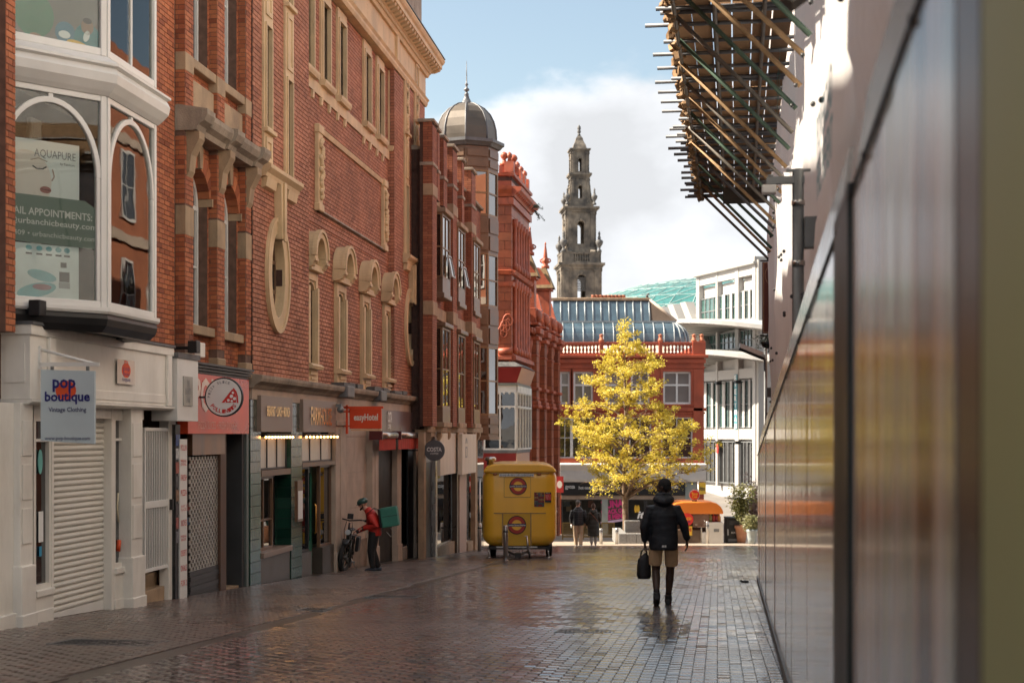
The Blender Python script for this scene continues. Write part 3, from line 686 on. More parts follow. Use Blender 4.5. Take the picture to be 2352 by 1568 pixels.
def boutique_sign():
    t = fthing('hanging_sign', 'pale blue hanging shop board reading pop boutique Vintage Clothing', 'sign')
    s = fs(95, .38); n0, n1 = .40, 1.06
    def nn(u): return ((u - 1576) * (s*TY) / F + FD) / 1.0
    Y = s * TY
    def zz(v): return CAMH - (v - HOR) * Y / F
    y0, y1 = -.36, -.36 - (238-95)*Y/F
    br = MB(); br.box(s-.02, s+.02, y1, -.36, zz(842), zz(833)); br.tube([(s, -.37, zz(803)), (s, y1+.03, zz(838))], .018, 8); br.box(s-.02, s+.02, -.38, -.35, zz(848), zz(795))
    br.ob('bracket', WHITE, t)
    for q in (.20, .80): MB().tube([(s, lerp(-.37, y1, q), zz(838)), (s, lerp(-.37, y1, q), zz(852))], .02, 6).ob('hanger', GREY, t)
    yb0, yb1 = -.36-.02, -.36-.02-(222-93)*Y/F
    bd = MB(); bd.add([(s-.02, yb0, zz(1012)), (s-.02, yb1, zz(1019)), (s-.02, yb1, zz(853)), (s-.02, yb0, zz(849)), (s+.02, yb0, zz(1012)), (s+.02, yb1, zz(1019)), (s+.02, yb1, zz(853)), (s+.02, yb0, zz(849))], [(0,1,2,3), (4,7,6,5), (0,4,5,1), (1,5,6,2), (2,6,7,3), (3,7,4,0)])
    b = bd.ob('board', SIGNBLUE, t, bev=.003); cy = (yb0+yb1)/2; W = abs(yb1-yb0)
    MB().prism(ellipse(cy + .02, zz(897), .125, .115, 28), s-.0235, s-.0205, 'x').ob('roundel', ORINK, b)
    text(b, 'pop', .28, .15, INK, (s-.0245, cy+.04, zz(886)), ROT_P, .002, bold=.03); text(b, 'boutique', .55, .15, INK, (s-.0245, cy, zz(914)), ROT_P, .002, bold=.03)
    text(b, 'Vintage Clothing', .46, .07, mat('slate_ink', (.06,.06,.14), .5), (s-.0235, cy, zz(942)), ROT_P, .002, bold=.015)
    text(b, 'www.pop-boutique.com', .55, .055, mat('slate_ink', (.06,.06,.14), .5), (s-.0235, cy, zz(1007)), ROT_P, .002, bold=.01)
    rebase(t, (s, -.38, zz(1012)))
boutique_sign()

# ================================================================ narrow brick house over the pizza shop
def pizza_house():
    t = fthing('arched_brick_house', 'narrow brick house with stone banded arched windows over a red pizza shop fascia', 'building')
    s0, s1 = 23.12, 26.62; z1 = 13
    wins = [(23.55, 24.65), (25.15, 26.25)]
    holes = [(a, b, 3.1, 5.65) for a, b in wins] + [(a, b, 7.15, 10.5) for a, b in wins] + [(23.3, 26.6, -3, 1.36)]
    w = MB(); slab(w, s0, s1, -2.2, z1, 0, .4, holes); w.box(s0, s1, 7.5, 7.9, -2.2, z1); w.box(s0, s1, 0, 7.9, z1, z1+.2); w.ob('wall', MORTAR, t)
    piers = [(23.12, 23.5), (24.7, 25.1), (26.3, 26.62)]
    shp = []
    for a, b in wins:
        c = (a+b)/2; R_ = .80
        shp.append(lambda z, c=c, R_=R_: (c - math.sqrt(max(0, R_*R_-(z-5.1)**2)), c + math.sqrt(max(0, R_*R_-(z-5.1)**2))) if 5.1 <= z < 5.1+R_ else None)
    rects = [h for h in holes] + [(a-.02, b+.02, 6.05, 6.42) for a, b in [(s0, s1)]]
    bricks(t, s0, s1, 2.35, z1-.1, 0, rects + [(p[0], p[1], 0, 20) for p in piers], BR_A, ind=60, shapes=shp)
    for i, (a, b) in enumerate(piers):
        p = MB().box(a, b, -.15, 0, 2.35, z1).ob('pier', MORTAR, t)
        bricks(t, a, b, 2.75, z1-.1, -.15, [(a, b, 4.45, 4.9), (a, b, 6.0, 6.45), (a, b, 7.0, 7.28)], BR_A, ind=80)
        # brick on the side that faces up the street
        sd = MB(); z = 2.75; r = 0
        while z < z1-.1:
            if not (4.45 < z+.03 < 4.9 or 6.0 < z+.03 < 6.45 or 7.0 < z+.03 < 7.28):
                for (q0, q1) in (((-.145, -.05), (-.04, 0)) if r % 2 else ((-.145, 0),)): sd.box(a-.007, a, q0, q1, z+.01, z+.075, random.random())
            z += .075; r += 1
        stuff(sd.ob('brickwork', BR_A, t))
        for (zb, zt) in ((4.45, 4.9), (7.0, 7.28)): MB().box(a-.012, b+.012, -.165, 0, zb, zt).ob('stone_band', BUFF, t, bev=.006)
        MB().box(a-.015, b+.015, -.175, 0, 2.35, 2.62).ob('pier_base', BUFF, t, bev=.02)
    for a, b in wins:
        c = (a+b)/2
        # arch: ring of voussoirs, stone key and springers
        n = 13
        for i in range(n):
            q0, q1 = math.pi*i/n+.012, math.pi*(i+1)/n-.012
            st = i in (0, n//2, n-1)
            v = MB().ring(ellipse(c, 5.1, .545, .545, 3, q0, q1), ellipse(c, 5.1, .80 if i != n//2 else .88, .80 if i != n//2 else .90, 3, q0, q1), -.05 if not st else -.09, .16, 'y', False, tone=random.random())
            v.ob('voussoir', BUFF if st else BR_A, t)
        window(t, a, b, 3.1, 5.1, .15, WHITE, GL, .07, .08, 0, 1)
        hd = MB().ring(ellipse(c, 5.1, .46, .46, 16, 0, math.pi), ellipse(c, 5.1, .54, .54, 16, 0, math.pi), .15, .23, 'y', False).ob('window_head', WHITE, t)
        MB().prism(ellipse(c, 5.1, .46, .46, 16, 0, math.pi), .19, .195, 'y').ob('pane', GL, hd)
        MB().box(a-.06, b+.06, -.12, .3, 2.95, 3.1).ob('sill', BUFF, t, bev=.015)
        window(t, a, b, 7.3, 10.4, .15, WHITE, GL, .07, .08, 0, 1)
        MB().box(a-.05, b+.05, -.14, .3, 7.15, 7.3).ob('sill', BUFF, t, bev=.015)
        MB().box(a-.05, b+.05, -.10, 0, 6.5, 6.98).ob('sunk_panel', BUFF, t, bev=.02)
        # console brackets carrying the ledge
    for s_ in (23.31, 24.9, 26.46):
        MB().prism([(-.15, 5.35), (-.20, 5.45), (-.23, 5.7), (-.36, 5.95), (-.36, 6.06), (-.15, 6.06)], s_-.13, s_+.13, 'x').ob('console', BUFF, t)
    co = MB(); pr = [(0, 6.06), (-.28, 6.06), (-.31, 6.14), (-.40, 6.20), (-.44, 6.30), (-.44, 6.38), (0, 6.46)]
    co.prism(pr, s0-.02, s1, 'x').ob('ledge', STONE_D, t)
    for s_ in (23.31, 24.9, 26.46): MB().prism([(y*1.12-.02, z+.012) for y, z in pr], s_-.2, s_+.2, 'x').ob('ledge_break', STONE_D, t)
    # shop below
    n = .22
    MB().box(s0+.05, s1, -.06, .3, 2.30, 2.44).ob('cornice', STONE_D, t, bev=.02)
    rf = MB().box(fs(432, n), fs(572, n), -n, -.05, 1.36, 2.31).ob('fascia', REDF, t, bev=.004)
    hd = MB()
    for k in range(4): hd.box(fs(440, n), fs(573, n), -n-.03*k, 0, 2.315+.045*k, 2.35+.045*k)
    hd.ob('shutter_box', DARKGREY, t)
    cx, cz = lerp(fs(440, n), fs(572, n), .5), 1.9
    text(rf, 'POLLINI', 2.2, .55, mat('fascia_white', (.75,.55,.45), .3), (cx-.3, -n-.003, 1.98), bold=.03)
    text(rf, 'PIZZA SLICES \u2022 FRESH DOUGH', 2.0, .12, mat('fascia_pale', (.72,.28,.18), .3), (cx-.2, -n-.003, 1.5))
    # poster strip beside the shop
    st = MB().box(fs(403, .2), fs(414, .2), -.2, 0, sg(23.5)-.05, 1.5).ob('poster_strip', BLACK, t)
    cols = [(.05,.10,.30), (.5,.5,.5), (.45,.12,.08), (.1,.1,.1), (.30,.16,.08), (.08,.06,.06), (.4,.1,.08), (.2,.2,.22)]
    for i in range(8):
        c = cols[i]; z_ = 1.35 - i*.21; MB().box(fs(404, .2), fs(413, .2), -.206, -.201, z_-.17, z_).ob('poster', mat('strip_print_%d' % i, c, .4, 0, .7, 14), st)
    wb = MB().box(fs(413.5, .22), fs(430, .22), -.22, 0, sg(23.7)-.03, 1.28).ob('menu_board', WHITE, t)
    for i in range(10): text(wb, ['POLLINI', 'MEAL\nDEAL', 'FRESH', 'PIZZA', 'ANY 2\nSLICES', 'SIDES', 'MEAL\nBOX', 'DESSERTS', 'DEALS', 'FOR 2'][i], .26, .09, REDINK, ((fs(413.5, .22)+fs(430, .22))/2, -.223, 1.15 - i*.23))
    # chain grille
    a, b = fs(431, 0), fs(503, 0); zt, zl = 1.0, sg((a+b)/2)+.42
    MB().box(a-.05, b+.02, -.10, .0, 1.02, 1.36).ob('shutter_head', mat('copper_brown', (.22,.12,.07), .3, .4, .5, 3, streak=True), t)
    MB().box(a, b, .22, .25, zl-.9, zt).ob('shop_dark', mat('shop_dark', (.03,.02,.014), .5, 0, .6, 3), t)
    for q in range(9):
        zq = lerp(zl+.05, zt-.15, random.random()); sq = lerp(a+.1, b-.2, random.random()); MB().box(sq, sq+.22, .17, .20, zq, zq+.12).ob('snack_packet', mat('packet_%d' % q, random.choice([(.5,.35,.03), (.4,.05,.03), (.5,.5,.48), (.05,.15,.3)]), .35), t)
    gr = MB(); nr = 30; hh = (zt-zl)/nr
    for r in range(nr):
        z_ = zl + r*hh; gr.tube([(a, -.02, z_), (b, -.02, z_)], .006, 5, False)
        k = 0; p_ = a + (.0 if r % 2 else .075)
        while p_ < b-.08: gr.box(p_, p_+.075, -.03, -.012, z_+.006, z_+hh-.008); p_ += .15
    stuff(gr.ob('chain_grille', mat('galvanised', (.50,.47,.42), .4, .5, .2, 9), t))
    lo = MB(); 
    for k in range(6): lo.box(a, b, -.04 - .012*(k % 2), -.01, zl-.08-.08*k, zl-.005-.08*k)
    lo.ob('shutter_foot', DARKGREY, t)
    MB().box(fs(503, .05), fs(516, .05), -.08, .1, sg(26)-.1, 1.36).ob('shop_jamb', mat('brown_jamb', (.10,.05,.03), .5), t)
    MB().box(fs(513, -.3), 26.62, .3, .35, sg(26)-.1, 1.36).ob('side_door', BLACK, t)
    MB().box(fs(556, .1), fs(566, .1), -.1, .3, sg(27)-.1, 1.36).ob('door_post', DARKGREY, t); MB().box(fs(566.5, .14), fs(572, .14), -.14, .3, sg(27)-.1, 1.36).ob('door_post', mat('green_grey', (.10,.12,.11), .4), t)
    MB().box(s0+.3, s1, -.04, .3, sg(26)-.4, sg(25)-.02).ob('threshold', STONE_B, t)
    al = MB().box(23.2, 23.42, -.38, -.27, 2.55, 2.78).ob('alarm_box', CREAM, t, bev=.015)
    rebase(t, (24.8, 0, sg(24.8)))
pizza_house()
def disc_sign(name, label, u, v, rpx, n0, m_edge, m_face, build, Yo=None):
    s = fs(u - rpx, n0) if Yo is None else Yo / TY; Y = s * TY; r = rpx * Y / F; zc = CAMH - (v - HOR) * Y / F
    yc = -n0 - r - .06
    if Yo: n_ = ((u - 1176) * Yo / F + FD - .1176 * Yo) * TY; yc = -n_; s = (Yo + .1168 * n_) / TY
    t = fthing(name, label, 'sign')
    MB().prism(ellipse(yc, zc, r, r, 40), s-.03, s+.03, 'x').ob('disc', m_edge, t, bev=.004)
    f = MB().prism(ellipse(yc, zc, r*.93, r*.93, 40), s-.036, s-.0305, 'x').ob('face', m_face, t)
    MB().tube([(s, -n0+.1, zc), (s, yc+r-.01, zc)], .018, 6).ob('bracket', BLACK, t)
    build(f, s-.037, yc, zc, r); rebase(t, (s, yc, zc - r))
def f_pizza(f, x, yc, zc, r):
    RP = REDINK
    sl = [(yc + .10*r, zc - .28*r), (yc - .66*r, zc - .28*r), (yc - .66*r, zc + .06*r), (yc - .58*r, zc + .26*r), (yc - .46*r, zc + .40*r)]
    MB().prism(sl, x-.004, x-.0005, 'x').ob('slice', RP, f)
    MB().prism([(yc-.70*r, zc-.30*r), (yc-.78*r, zc-.30*r), (yc-.76*r, zc+.05*r), (yc-.68*r, zc+.28*r), (yc-.54*r, zc+.46*r), (yc-.48*r, zc+.40*r), (yc-.60*r, zc+.24*r), (yc-.68*r, zc+.04*r)], x-.004, x-.0005, 'x').ob('crust', RP, f)
    for a, b, c in ((-.26, -.16, .07), (-.44, -.2, .06), (-.42, .04, .09), (-.58, -.08, .08), (-.5, .22, .06), (-.1, -.24, .03)):
        MB().prism(ellipse(yc + a*r, zc + b*r, c*r, c*r, 14), x-.006, x-.0045, 'x').ob('topping', WINK, f)
    # curved lettering: letters set one by one round the rim
    def ring_text(body, rad, a0, a1, h, m, top):
        for i, ch in enumerate(body):
            if ch == ' ': continue
            a = lerp(a0, a1, i / (len(body) - 1)); py, pz = yc - math.sin(a) * rad, zc + math.cos(a) * rad
            o = text(f, ch, h*.75, h, m, (x-.002, py, pz), ROT_P, .001, bold=.02)
            o.rotation_euler = (Matrix.Rotation(R(-90), 4, 'Z') @ Matrix.Rotation((a if top else a + math.pi), 4, 'Y') @ Matrix.Rotation(R(90), 4, 'X')).to_euler()
    ring_text('PIZZA SLICE', r*.76, R(-88), R(22), r*.13, mat('grey_ink', (.25,.26,.27), .5), True)
    ring_text("POLLINI'S", r*.72, R(232), R(128), r*.2, REDINK, False)
disc_sign('round_sign', 'round white projecting sign with a red pizza slice and dark rim', 508, 912, 45, .25, BLACK, mat('sign_white', (.74,.73,.70), .4, 0, .03), f_pizza)

# ================================================================ large red brick hall with cream terracotta dressings
def hall():
    t = fthing('brick_hall', 'tall red brick hall with cream terracotta arches, oval windows and heavy cornice', 'building')
    NB = .17
    sA, sB, sC, sD = 26.64, fs(690), fs(905, .17), fs(975, .17)
    ZB, ZT = 2.40, 11.05
    # ---- openings
    arches = [31.06, 33.70, 36.34, 38.98]; arches = [a*1.0069 for a in arches]
    ups = [fs(705), fs(744), fs(781), fs(840), fs(870), fs(898)]
    e1, e2 = fs(634, NB), fs(940, NB)
    slim = [(fs(611, NB), 7.0, 8.85, False), (fs(660, NB), 6.32, 8.2, True)]
    slimR = [(fs(931, NB), 6.32, 8.2, True), (fs(954, NB), 7.0, 8.85, True)]
    hc = [(a-.29, a+.29, 2.78, 4.58) for a in arches] + [(a-.31, a+.31, 9.03, 10.72) for a in ups]
    def bayholes(sl, e): return [(s-.17, s+.17, a, b) for s, a, b, _ in sl] + [(s-.17, s+.17, b+1.5, b+3.0) for s, a, b, _ in sl if b+1.6 < 10.5] + [(e-.44, e+.44, 3.58, 5.12)]
    hl, hr = bayholes(slim, e1), bayholes(slimR, e2)
    w = MB(); slab(w, sB, sC, ZB, ZT, 0, .45, hc); w.ob('wall', MORTAR_D, t)
    w = MB(); slab(w, sA, sB, ZB, ZT, -NB, .45, hl); w.ob('wall', MORTAR_D, t)
    w = MB(); slab(w, sC, sD, ZB, ZT, -NB, .45, hr); w.ob('wall', MORTAR_D, t)
    core = MB(); core.box(sA, sD, 8.0, 8.4, -3, 15.8); core.box(sD-.4, sD, .45, 8, -3, 15.8); core.box(sA, sA+.4, .45, 8, ZB, 15.8); core.box(sA, sD, .46, 8.4, 15.8, 16); core.ob('rear_wall', MORTAR_D, t)
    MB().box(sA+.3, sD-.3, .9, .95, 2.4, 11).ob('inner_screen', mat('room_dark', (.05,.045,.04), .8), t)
    # ---- brickwork
    H = .086; dim = dict(L=.235, H=H, J=.012)
    for (a, b, y, hs, e, nb) in ((sA, sB, -NB, hl, e1, 170), (sB, sC, 0, hc, None, 130), (sC, sD, -NB, hr, e2, 0)):
        sh = []
        if e: sh.append(lambda z, e=e: ((e-.74*math.sqrt(max(0, 1-((z-4.35)/1.05)**2))), e+.74*math.sqrt(max(0, 1-((z-4.35)/1.05)**2))) if abs(z-4.35) < 1.05 else None)
        rc = [(h[0]-.1, h[1]+.1, h[2]-.1, h[3]+.1) for h in hs if not (e and abs(h[2]-3.58) < .01)]
        if y == 0: rc += [(q-.45, q+.45, 2.4, 4.95) for q in arches]; sh += [(lambda z, q=q: (q-.5, q+.5) if 4.9 < z < 5.4 else None) for q in arches]
        bricks(t, a+.004, b-.004 if y == 0 else b, ZB+.02, ZT, y, rc, BR_C, ind=nb, shapes=sh, proud=.011, **dim)
        if y and a == sC:       # return of the end bay that faces up the street
            sd = MB(); z = ZB; r = 0
            while z < ZT:
                for q0, q1 in (((-NB+.004, -.075), (-.063, 0)) if r % 2 else ((-NB+.004, 0),)): sd.box(a-.009, a, q0, q1, z+.012, z+H, random.random())
                z += H; r += 1
            stuff(sd.ob('brickwork', BR_C, t))
    # ---- oval windows
    for e, hasw in ((e1, 1), (e2, 1)):
        c = 4.35; y = -NB
        su = MB().ring(ellipse(e, c, .45, .79, 48), ellipse(e, c, .78, 1.09, 48), y-.06, y+.30, 'y').ob('oval_surround', STONE, t, bev=.012)
        MB().ring(ellipse(e, c, .70, 1.02, 48), ellipse(e, c, .78, 1.09, 48), y-.085, y-.06, 'y').ob('oval_moulding', STONE, su)
        for k in range(10):   # joints between the blocks
            pass
        wf = MB(); wf.ring(ellipse(e, c, .40, .74, 40), ellipse(e, c, .47, .81, 40), y+.12, y+.18, 'y'); wf.box(e-.02, e+.02, y+.125, y+.17, c-.75, c+.75)
        for q in (-.28, .28): wf.box(e-.4, e+.4, y+.122, y+.175, c+q-.035, c+q+.035)
        wi = wf.ob('oval_window', BROWN, t); MB().prism(ellipse(e, c, .42, .76, 36), y+.15, y+.155, 'y').ob('pane', GL, wi)
        MB().box(e-.13, e+.13, y-.04, y+.2, c-.83, c-.77).ob('weather_stain', SLATE, su)
        MB().prism([(e-.10, 5.02), (e+.10, 5.02), (e+.17, 6.05), (e-.17, 6.05)], y-.16, y, 'y').ob('keystone', STONE, t, bev=.015)
        MB().prism([(e-.05, 4.98), (e+.05, 4.98), (e+.08, 6.09), (e-.08, 6.09)], y-.20, y-.161, 'y').ob('keystone_rib', STONE, t, bev=.01)
    # ---- slim stair windows with stone surrounds
    for sl, e in ((slim, e1), (slimR, e2)):
        y = -NB
        for s, a, b, low in sl:
            lo = 6.02
            fr = MB(); zt = b + 1.35
            hz = [(s-.17, s+.17, a, b)] + ([(s-.17, s+.17, b+1.5, b+3.0)] if b+1.6 < 10.5 else [])
            slab(fr, s-.30, s+.30, lo+.3, ZT, y-.05, y+.25, hz); sf = fr.ob('stone_surround', STONE, t)
            ex = MB()
            for q in hz: MB().ring([(q[0], q[2]), (q[1], q[2]), (q[1], q[3]), (q[0], q[3])], [(q[0]-.05, q[2]-.05), (q[1]+.05, q[2]-.05), (q[1]+.05, q[3]+.05), (q[0]-.05, q[3]+.05)], y-.08, y-.05, 'y').ob('surround_moulding', STONE, sf)
            for q in hz: window(t, q[0], q[1], q[2], q[3], y+.17, BROWN, GL, .03, .05, 0, 0, zs=[lerp(q[2], q[3], .6)]); MB().box(q[0]-.14, q[1]+.14, y-.13, y+.1, q[2]-.12, q[2]-.04).ob('sill', STONE, sf, bev=.012)
            if a - lo > .6: MB().ring([(s-.12, lo+.42), (s+.12, lo+.42), (s+.12, a-.28), (s-.12, a-.28)], [(s-.2, lo+.34), (s+.2, lo+.34), (s+.2, a-.2), (s-.2, a-.2)], y-.075, y-.05, 'y').ob('panel_moulding', STONE, sf)
            MB().ring([(s-.12, b+.28), (s+.12, b+.28), (s+.12, b+1.2), (s-.12, b+1.2)], [(s-.2, b+.2), (s+.2, b+.2), (s+.2, b+1.28), (s-.2, b+1.28)], y-.075, y-.05, 'y').ob('panel_moulding', STONE, sf)
            if sl is slimR:
                cv = MB(); rr = random.Random(4)
                for k in range(26): cv.ball((s+rr.uniform(-.13, .13), y-.07, lerp(9.2, 10.9, k/26)), (.07, .05, .07), 6, 4)
                cv.ob('carved_swag', STONE, sf)
        a0, a1 = sl[0][0]-.42, sl[1][0]+.42
        le = MB().prism([(y, 6.05), (y-.12, 6.05), (y-.14, 6.12), (y-.22, 6.2), (y-.22, 6.27), (y, 6.33)], a0, a1, 'x').ob('ledge', STONE, t)
        for s in (sl[0][0], sl[1][0]): MB().prism([(y, 5.85), (y-.10, 5.88), (y-.13, 6.05), (y, 6.05)], s-.33, s+.33, 'x').ob('ledge_apron', STONE, le)
    # ---- four hooded windows
    for q in arches:
        fr = MB(); slab(fr, q-.45, q+.45, 2.42, 4.76, -.09, .05, [(q-.29, q+.29, 2.78, 4.58)]); f = fr.ob('window_surround', STONE, t, bev=.012)
        rv = MB(); rv.box(q-.36, q-.29, .05, .42, 2.7, 4.66); rv.box(q+.29, q+.36, .05, .42, 2.7, 4.66); rv.box(q-.29, q+.29, .05, .42, 4.58, 4.66); rv.ob('reveal', STONE, f)
        for sgn in (-1, 1):
            MB().box(q+sgn*.37-.075, q+sgn*.37+.075, -.125, -.0905, 2.8, 4.45).ob('jamb_strip', STONE, f, bev=.01)
        window(t, q-.29, q+.29, 2.78, 4.58, .36, BROWN, GL_DIM, .04, .05, 0, 1)
        MB().prism([(q-.29, 4.58), (q-.29, 4.40), (q-.2, 4.50), (q, 4.55), (q+.2, 4.50), (q+.29, 4.40), (q+.29, 4.58)], -.05, .2, 'y').ob('cambered_head', STONE, f)
        MB().prism([(0, 2.72), (-.20, 2.72), (-.22, 2.78), (-.16, 2.83), (0, 2.84)], q-.47, q+.47, 'x').ob('sill', STONE, f)
        MB().box(q-.28, q+.28, -.13, -.091, 2.60, 2.66).ob('apron_strip', STONE, f); MB().box(q-.2, q+.2, -.12, -.091, 2.50, 2.55).ob('apron_strip', STONE, f)
        MB().box(q-.5, q+.5, -.20, 0, 4.76, 4.90).ob('lintel', STONE, f, bev=.012)
        zsp = 5.05; PN = -.29
        h = MB().ring(ellipse(q, zsp, .36, .40, 24, 0, math.pi), ellipse(q, zsp, .56, .56, 24, 0, math.pi), PN, 0, 'y', False)
        h.box(q-.56, q-.36, PN, 0, 4.98, zsp); h.box(q+.36, q+.56, PN, 0, 4.98, zsp); ho = h.ob('hood', STONE, t, bev=.012)
        MB().ring(ellipse(q, zsp, .52, .52, 24, 0, math.pi), ellipse(q, zsp, .585, .585, 24, 0, math.pi), PN-.03, PN+.07, 'y', False).ob('hood_roll', STONE, ho)
        MB().prism([(q-.37, 4.90)] + [(x, z) for x, z in ellipse(q, zsp, .37, .41, 20, math.pi, 0)] + [(q+.37, 4.90)], -.06, -.01, 'y').ob('tympanum', STONE, ho)
        MB().ring(ellipse(q, zsp-.08, .22, .30, 16, 0, math.pi), ellipse(q, zsp-.08, .29, .37, 16, 0, math.pi), -.14, -.06, 'y', False).ob('inner_arch', STONE, ho)
        for sgn in (-1, 1):
            MB().prism([(0, 4.80), (-.16, 4.80), (-.22, 4.84), (-.27, 4.93), (-.31, 4.93), (-.31, 4.985), (0, 4.985)], q+sgn*.47-.12, q+sgn*.47+.12, 'x').ob('corbel', STONE, ho)
    # ---- large framed blank panel
    a, b = fs(722), fs(881); pz0, pz1 = 6.12, 7.98
    for s in (a, b-.36):
        pb = MB().box(s, s+.36, -.10, 0, pz0, pz1).ob('panel_pier', STONE, t, bev=.02); cv = MB(); rr = random.Random(int(s*10))
        for k in range(30): cv.ball((s+.18+rr.uniform(-.1, .1), -.12, lerp(pz0+.3, pz1-.3, k/30)), (.075, .06, .07), 6, 4)
        cv.ob('carved_drop', STONE, pb)
        MB().box(s-.03, s+.39, -.13, 0, pz1-.2, pz1-.02).ob('cap', STONE, pb, bev=.02); MB().box(s-.03, s+.39, -.13, 0, pz0, pz0+.16).ob('foot', STONE, pb, bev=.02)
    MB().prism([(0, pz1-.14), (-.06, pz1-.14), (-.09, pz1-.04), (0, pz1-.02)], a+.37, b-.37, 'x').ob('panel_top_moulding', STONE, t)
    MB().prism([(0, pz0), (-.09, pz0+.02), (-.07, pz0+.07), (0, pz0+.09)], a+.37, b-.37, 'x').ob('panel_foot_moulding', STONE_D, t)
    MB().prism([(0, 5.84), (-.03, 5.84), (-.03, 5.88), (0, 5.9)], sB, sC, 'x').ob('string_course', BR_C, t)
    # ---- upper windows and their sill band
    for q in ups:
        fr = MB(); slab(fr, q-.45, q+.45, 8.95, 11.0, -.06, .3, [(q-.31, q+.31, 9.03, 10.72)]); f = fr.ob('window_surround', STONE, t)
        MB().ring([(q-.31, 9.03), (q+.31, 9.03), (q+.31, 10.72), (q-.31, 10.72)], [(q-.38, 8.97), (q+.38, 8.97), (q+.38, 10.79), (q-.38, 10.79)], -.09, -.06, 'y').ob('surround_moulding', STONE, f)
        window(t, q-.31, q+.31, 9.03, 10.72, .22, BROWN, GL, .04, .05, 0, 0, zs=[10.0])
        MB().prism([(0, 8.86), (-.14, 8.86), (-.17, 8.93), (-.17, 8.99), (.2, 9.03)], q-.5, q+.5, 'x').ob('sill', STONE, f)
        for sgn in (-1, 1): MB().prism([(0, 8.44), (-.05, 8.46), (-.07, 8.62), (0, 8.62)], q+sgn*.36-.07, q+sgn*.36+.07, 'x').ob('sill_drop', STONE, f)
    for q0, q1 in ((ups[0]-.6, ups[2]+.5), (ups[2]+.5, ups[3]-.5), (ups[3]-.5, ups[5]+.35)): MB().box(q0+.001, q1-.001, -.05, 0, 8.62, 8.86).ob('sill_band', STONE, t)
    # ---- entablature
    yb = -NB
    MB().prism([(0.3, 11.05), (yb-.05, 11.05), (yb-.09, 11.12), (yb-.09, 11.18), (yb-.14, 11.24), (.3, 11.24)], sA, sD+.08, 'x').ob('architrave', STONE, t)
    fb = 0; s = sA
    while s < sD+.04:
        e = min(s+1.35, sD+.04); MB().box(s+.003, e-.003, yb-.03, .3, 11.243, 11.92).ob('frieze_block', STONE, t); s = e
    for s in (sC, sB-.3): MB().box(s, s+.3, yb-.10, yb-.031, 11.243, 11.92).ob('frieze_break', STONE, t)
    co = MB().prism([(.4, 11.92), (yb-.10, 11.92), (yb-.14, 12.0), (yb-.14, 12.08), (yb-.20, 12.1), (yb-.24, 12.12), (.4, 12.12)], sA, sD+.12, 'x').ob('bed_moulding', STONE, t)
    cm = MB().prism([(.4, 12.25), (yb-.45, 12.25), (yb-.45, 12.36), (yb-.50, 12.40), (yb-.54, 12.47), (yb-.54, 12.50), (.4, 12.54)], sA, sD+.5, 'x').ob('corona', STONE, t)
    MB().box(sA, sD+.5, yb-.55, .4, 12.535, 12.56).ob('lead_flashing', LEAD, cm)
    bk = MB().prism([(yb-.1, 12.12), (yb-.24, 12.12), (yb-.40, 12.18), (yb-.43, 12.25), (yb-.1, 12.25)], -.085, .085, 'x').mesh('modillion', STONE)
    s = sA + .2
    while s < sD + .4: place_mesh('modillion', bk, co, (s, 0, 0)); s += .34
    de = MB().box(-.045, .045, yb-.19, yb-.1, 12.0, 12.09).mesh('dentil', STONE); s = sA+.1
    while s < sD+.1: place_mesh('dentil', de, co, (s, 0, 0)); s += .16
    at = MB(); at.box(sA, sD, .05, .45, 12.56, 15.6); at.box(sA, sD+.05, -.02, .45, 15.6, 15.9); s = sA
    at.ob('attic', STONE_D, t)
    while s < sD-.5: MB().box(s+.01, s+1.19, 0.0, .049, 12.9, 15.2).ob('attic_block', STONE_D, t); s += 1.2
    # ---- shop band
    n = .14
    s_ = sA
    MB().prism([(0.2, 2.18), (-.20, 2.18), (-.24, 2.24), (-.34, 2.30), (-.36, 2.36), (-.36, 2.41), (0, 2.47)], sA-.05, sD+.15, 'x').ob('shop_cornice', STONE_D, t)
    s = sA
    while s < sD: e = min(s+1.9, sD); MB().box(s+.002, e-.002, -n-.03, .3, 1.98, 2.178).ob('frieze_stone', STONE_P, t); s = e
    for u in (783, 861):
        q = fs(u, .2); MB().box(q-.25, q+.45, -.42, -.12, 2.17, 2.44).ob('lead_box', LEAD, t, bev=.03)
    rng = random.Random(2)
    for k in range(16): q = lerp(fs(760), fs(960), rng.random()); MB().box(q-.3, q+.3, -.30+rng.uniform(-.02, .02), .0, 2.43, 2.50+rng.uniform(0, .04)).ob('coping_slate', SLATE, t)
    def gr(s): return sg(s) - .15
    # pillars in green glazed tile
    TILE = brick_mat('green_glazed_tile', [(.010,.045,.030), (.02,.075,.05), (.035,.10,.07), (.015,.06,.038)], .12, .3); TILE_SHEEN = brick_mat('tile_painted_sheen', [(.10,.11,.085), (.15,.155,.12), (.12,.13,.10), (.17,.17,.135)], .16, .3)  # paler upper tiles have the glaze's grey reflection put into their colour
    def tiles(a, b, y, z0, z1):
        p = MB().box(a, b, y+.008, .3, z0, z1).ob('tiled_pier', mat('dark_grout', (.02,.03,.025), .7), t)
        z = z0; H_ = .20; cnt = 0
        while z < z1 - .02:
            k = 5
            for i in range(k):
                x0, x1 = lerp(a, b, i/k)+.004, lerp(a, b, (i+1)/k)-.004
                MB().box(x0, x1, y, y+.02, z+.005, min(z+H_, z1)-.005).ob('tile', TILE_SHEEN if z > .55 else TILE, p)
            for x0, x1 in ((y+.012, .12), (.13, .28)): MB().box(a-.012, a+.01, x0, x1, z+.005, min(z+H_, z1)-.005).ob('tile', TILE_SHEEN if z > 1.2 else TILE, p)
            z += H_
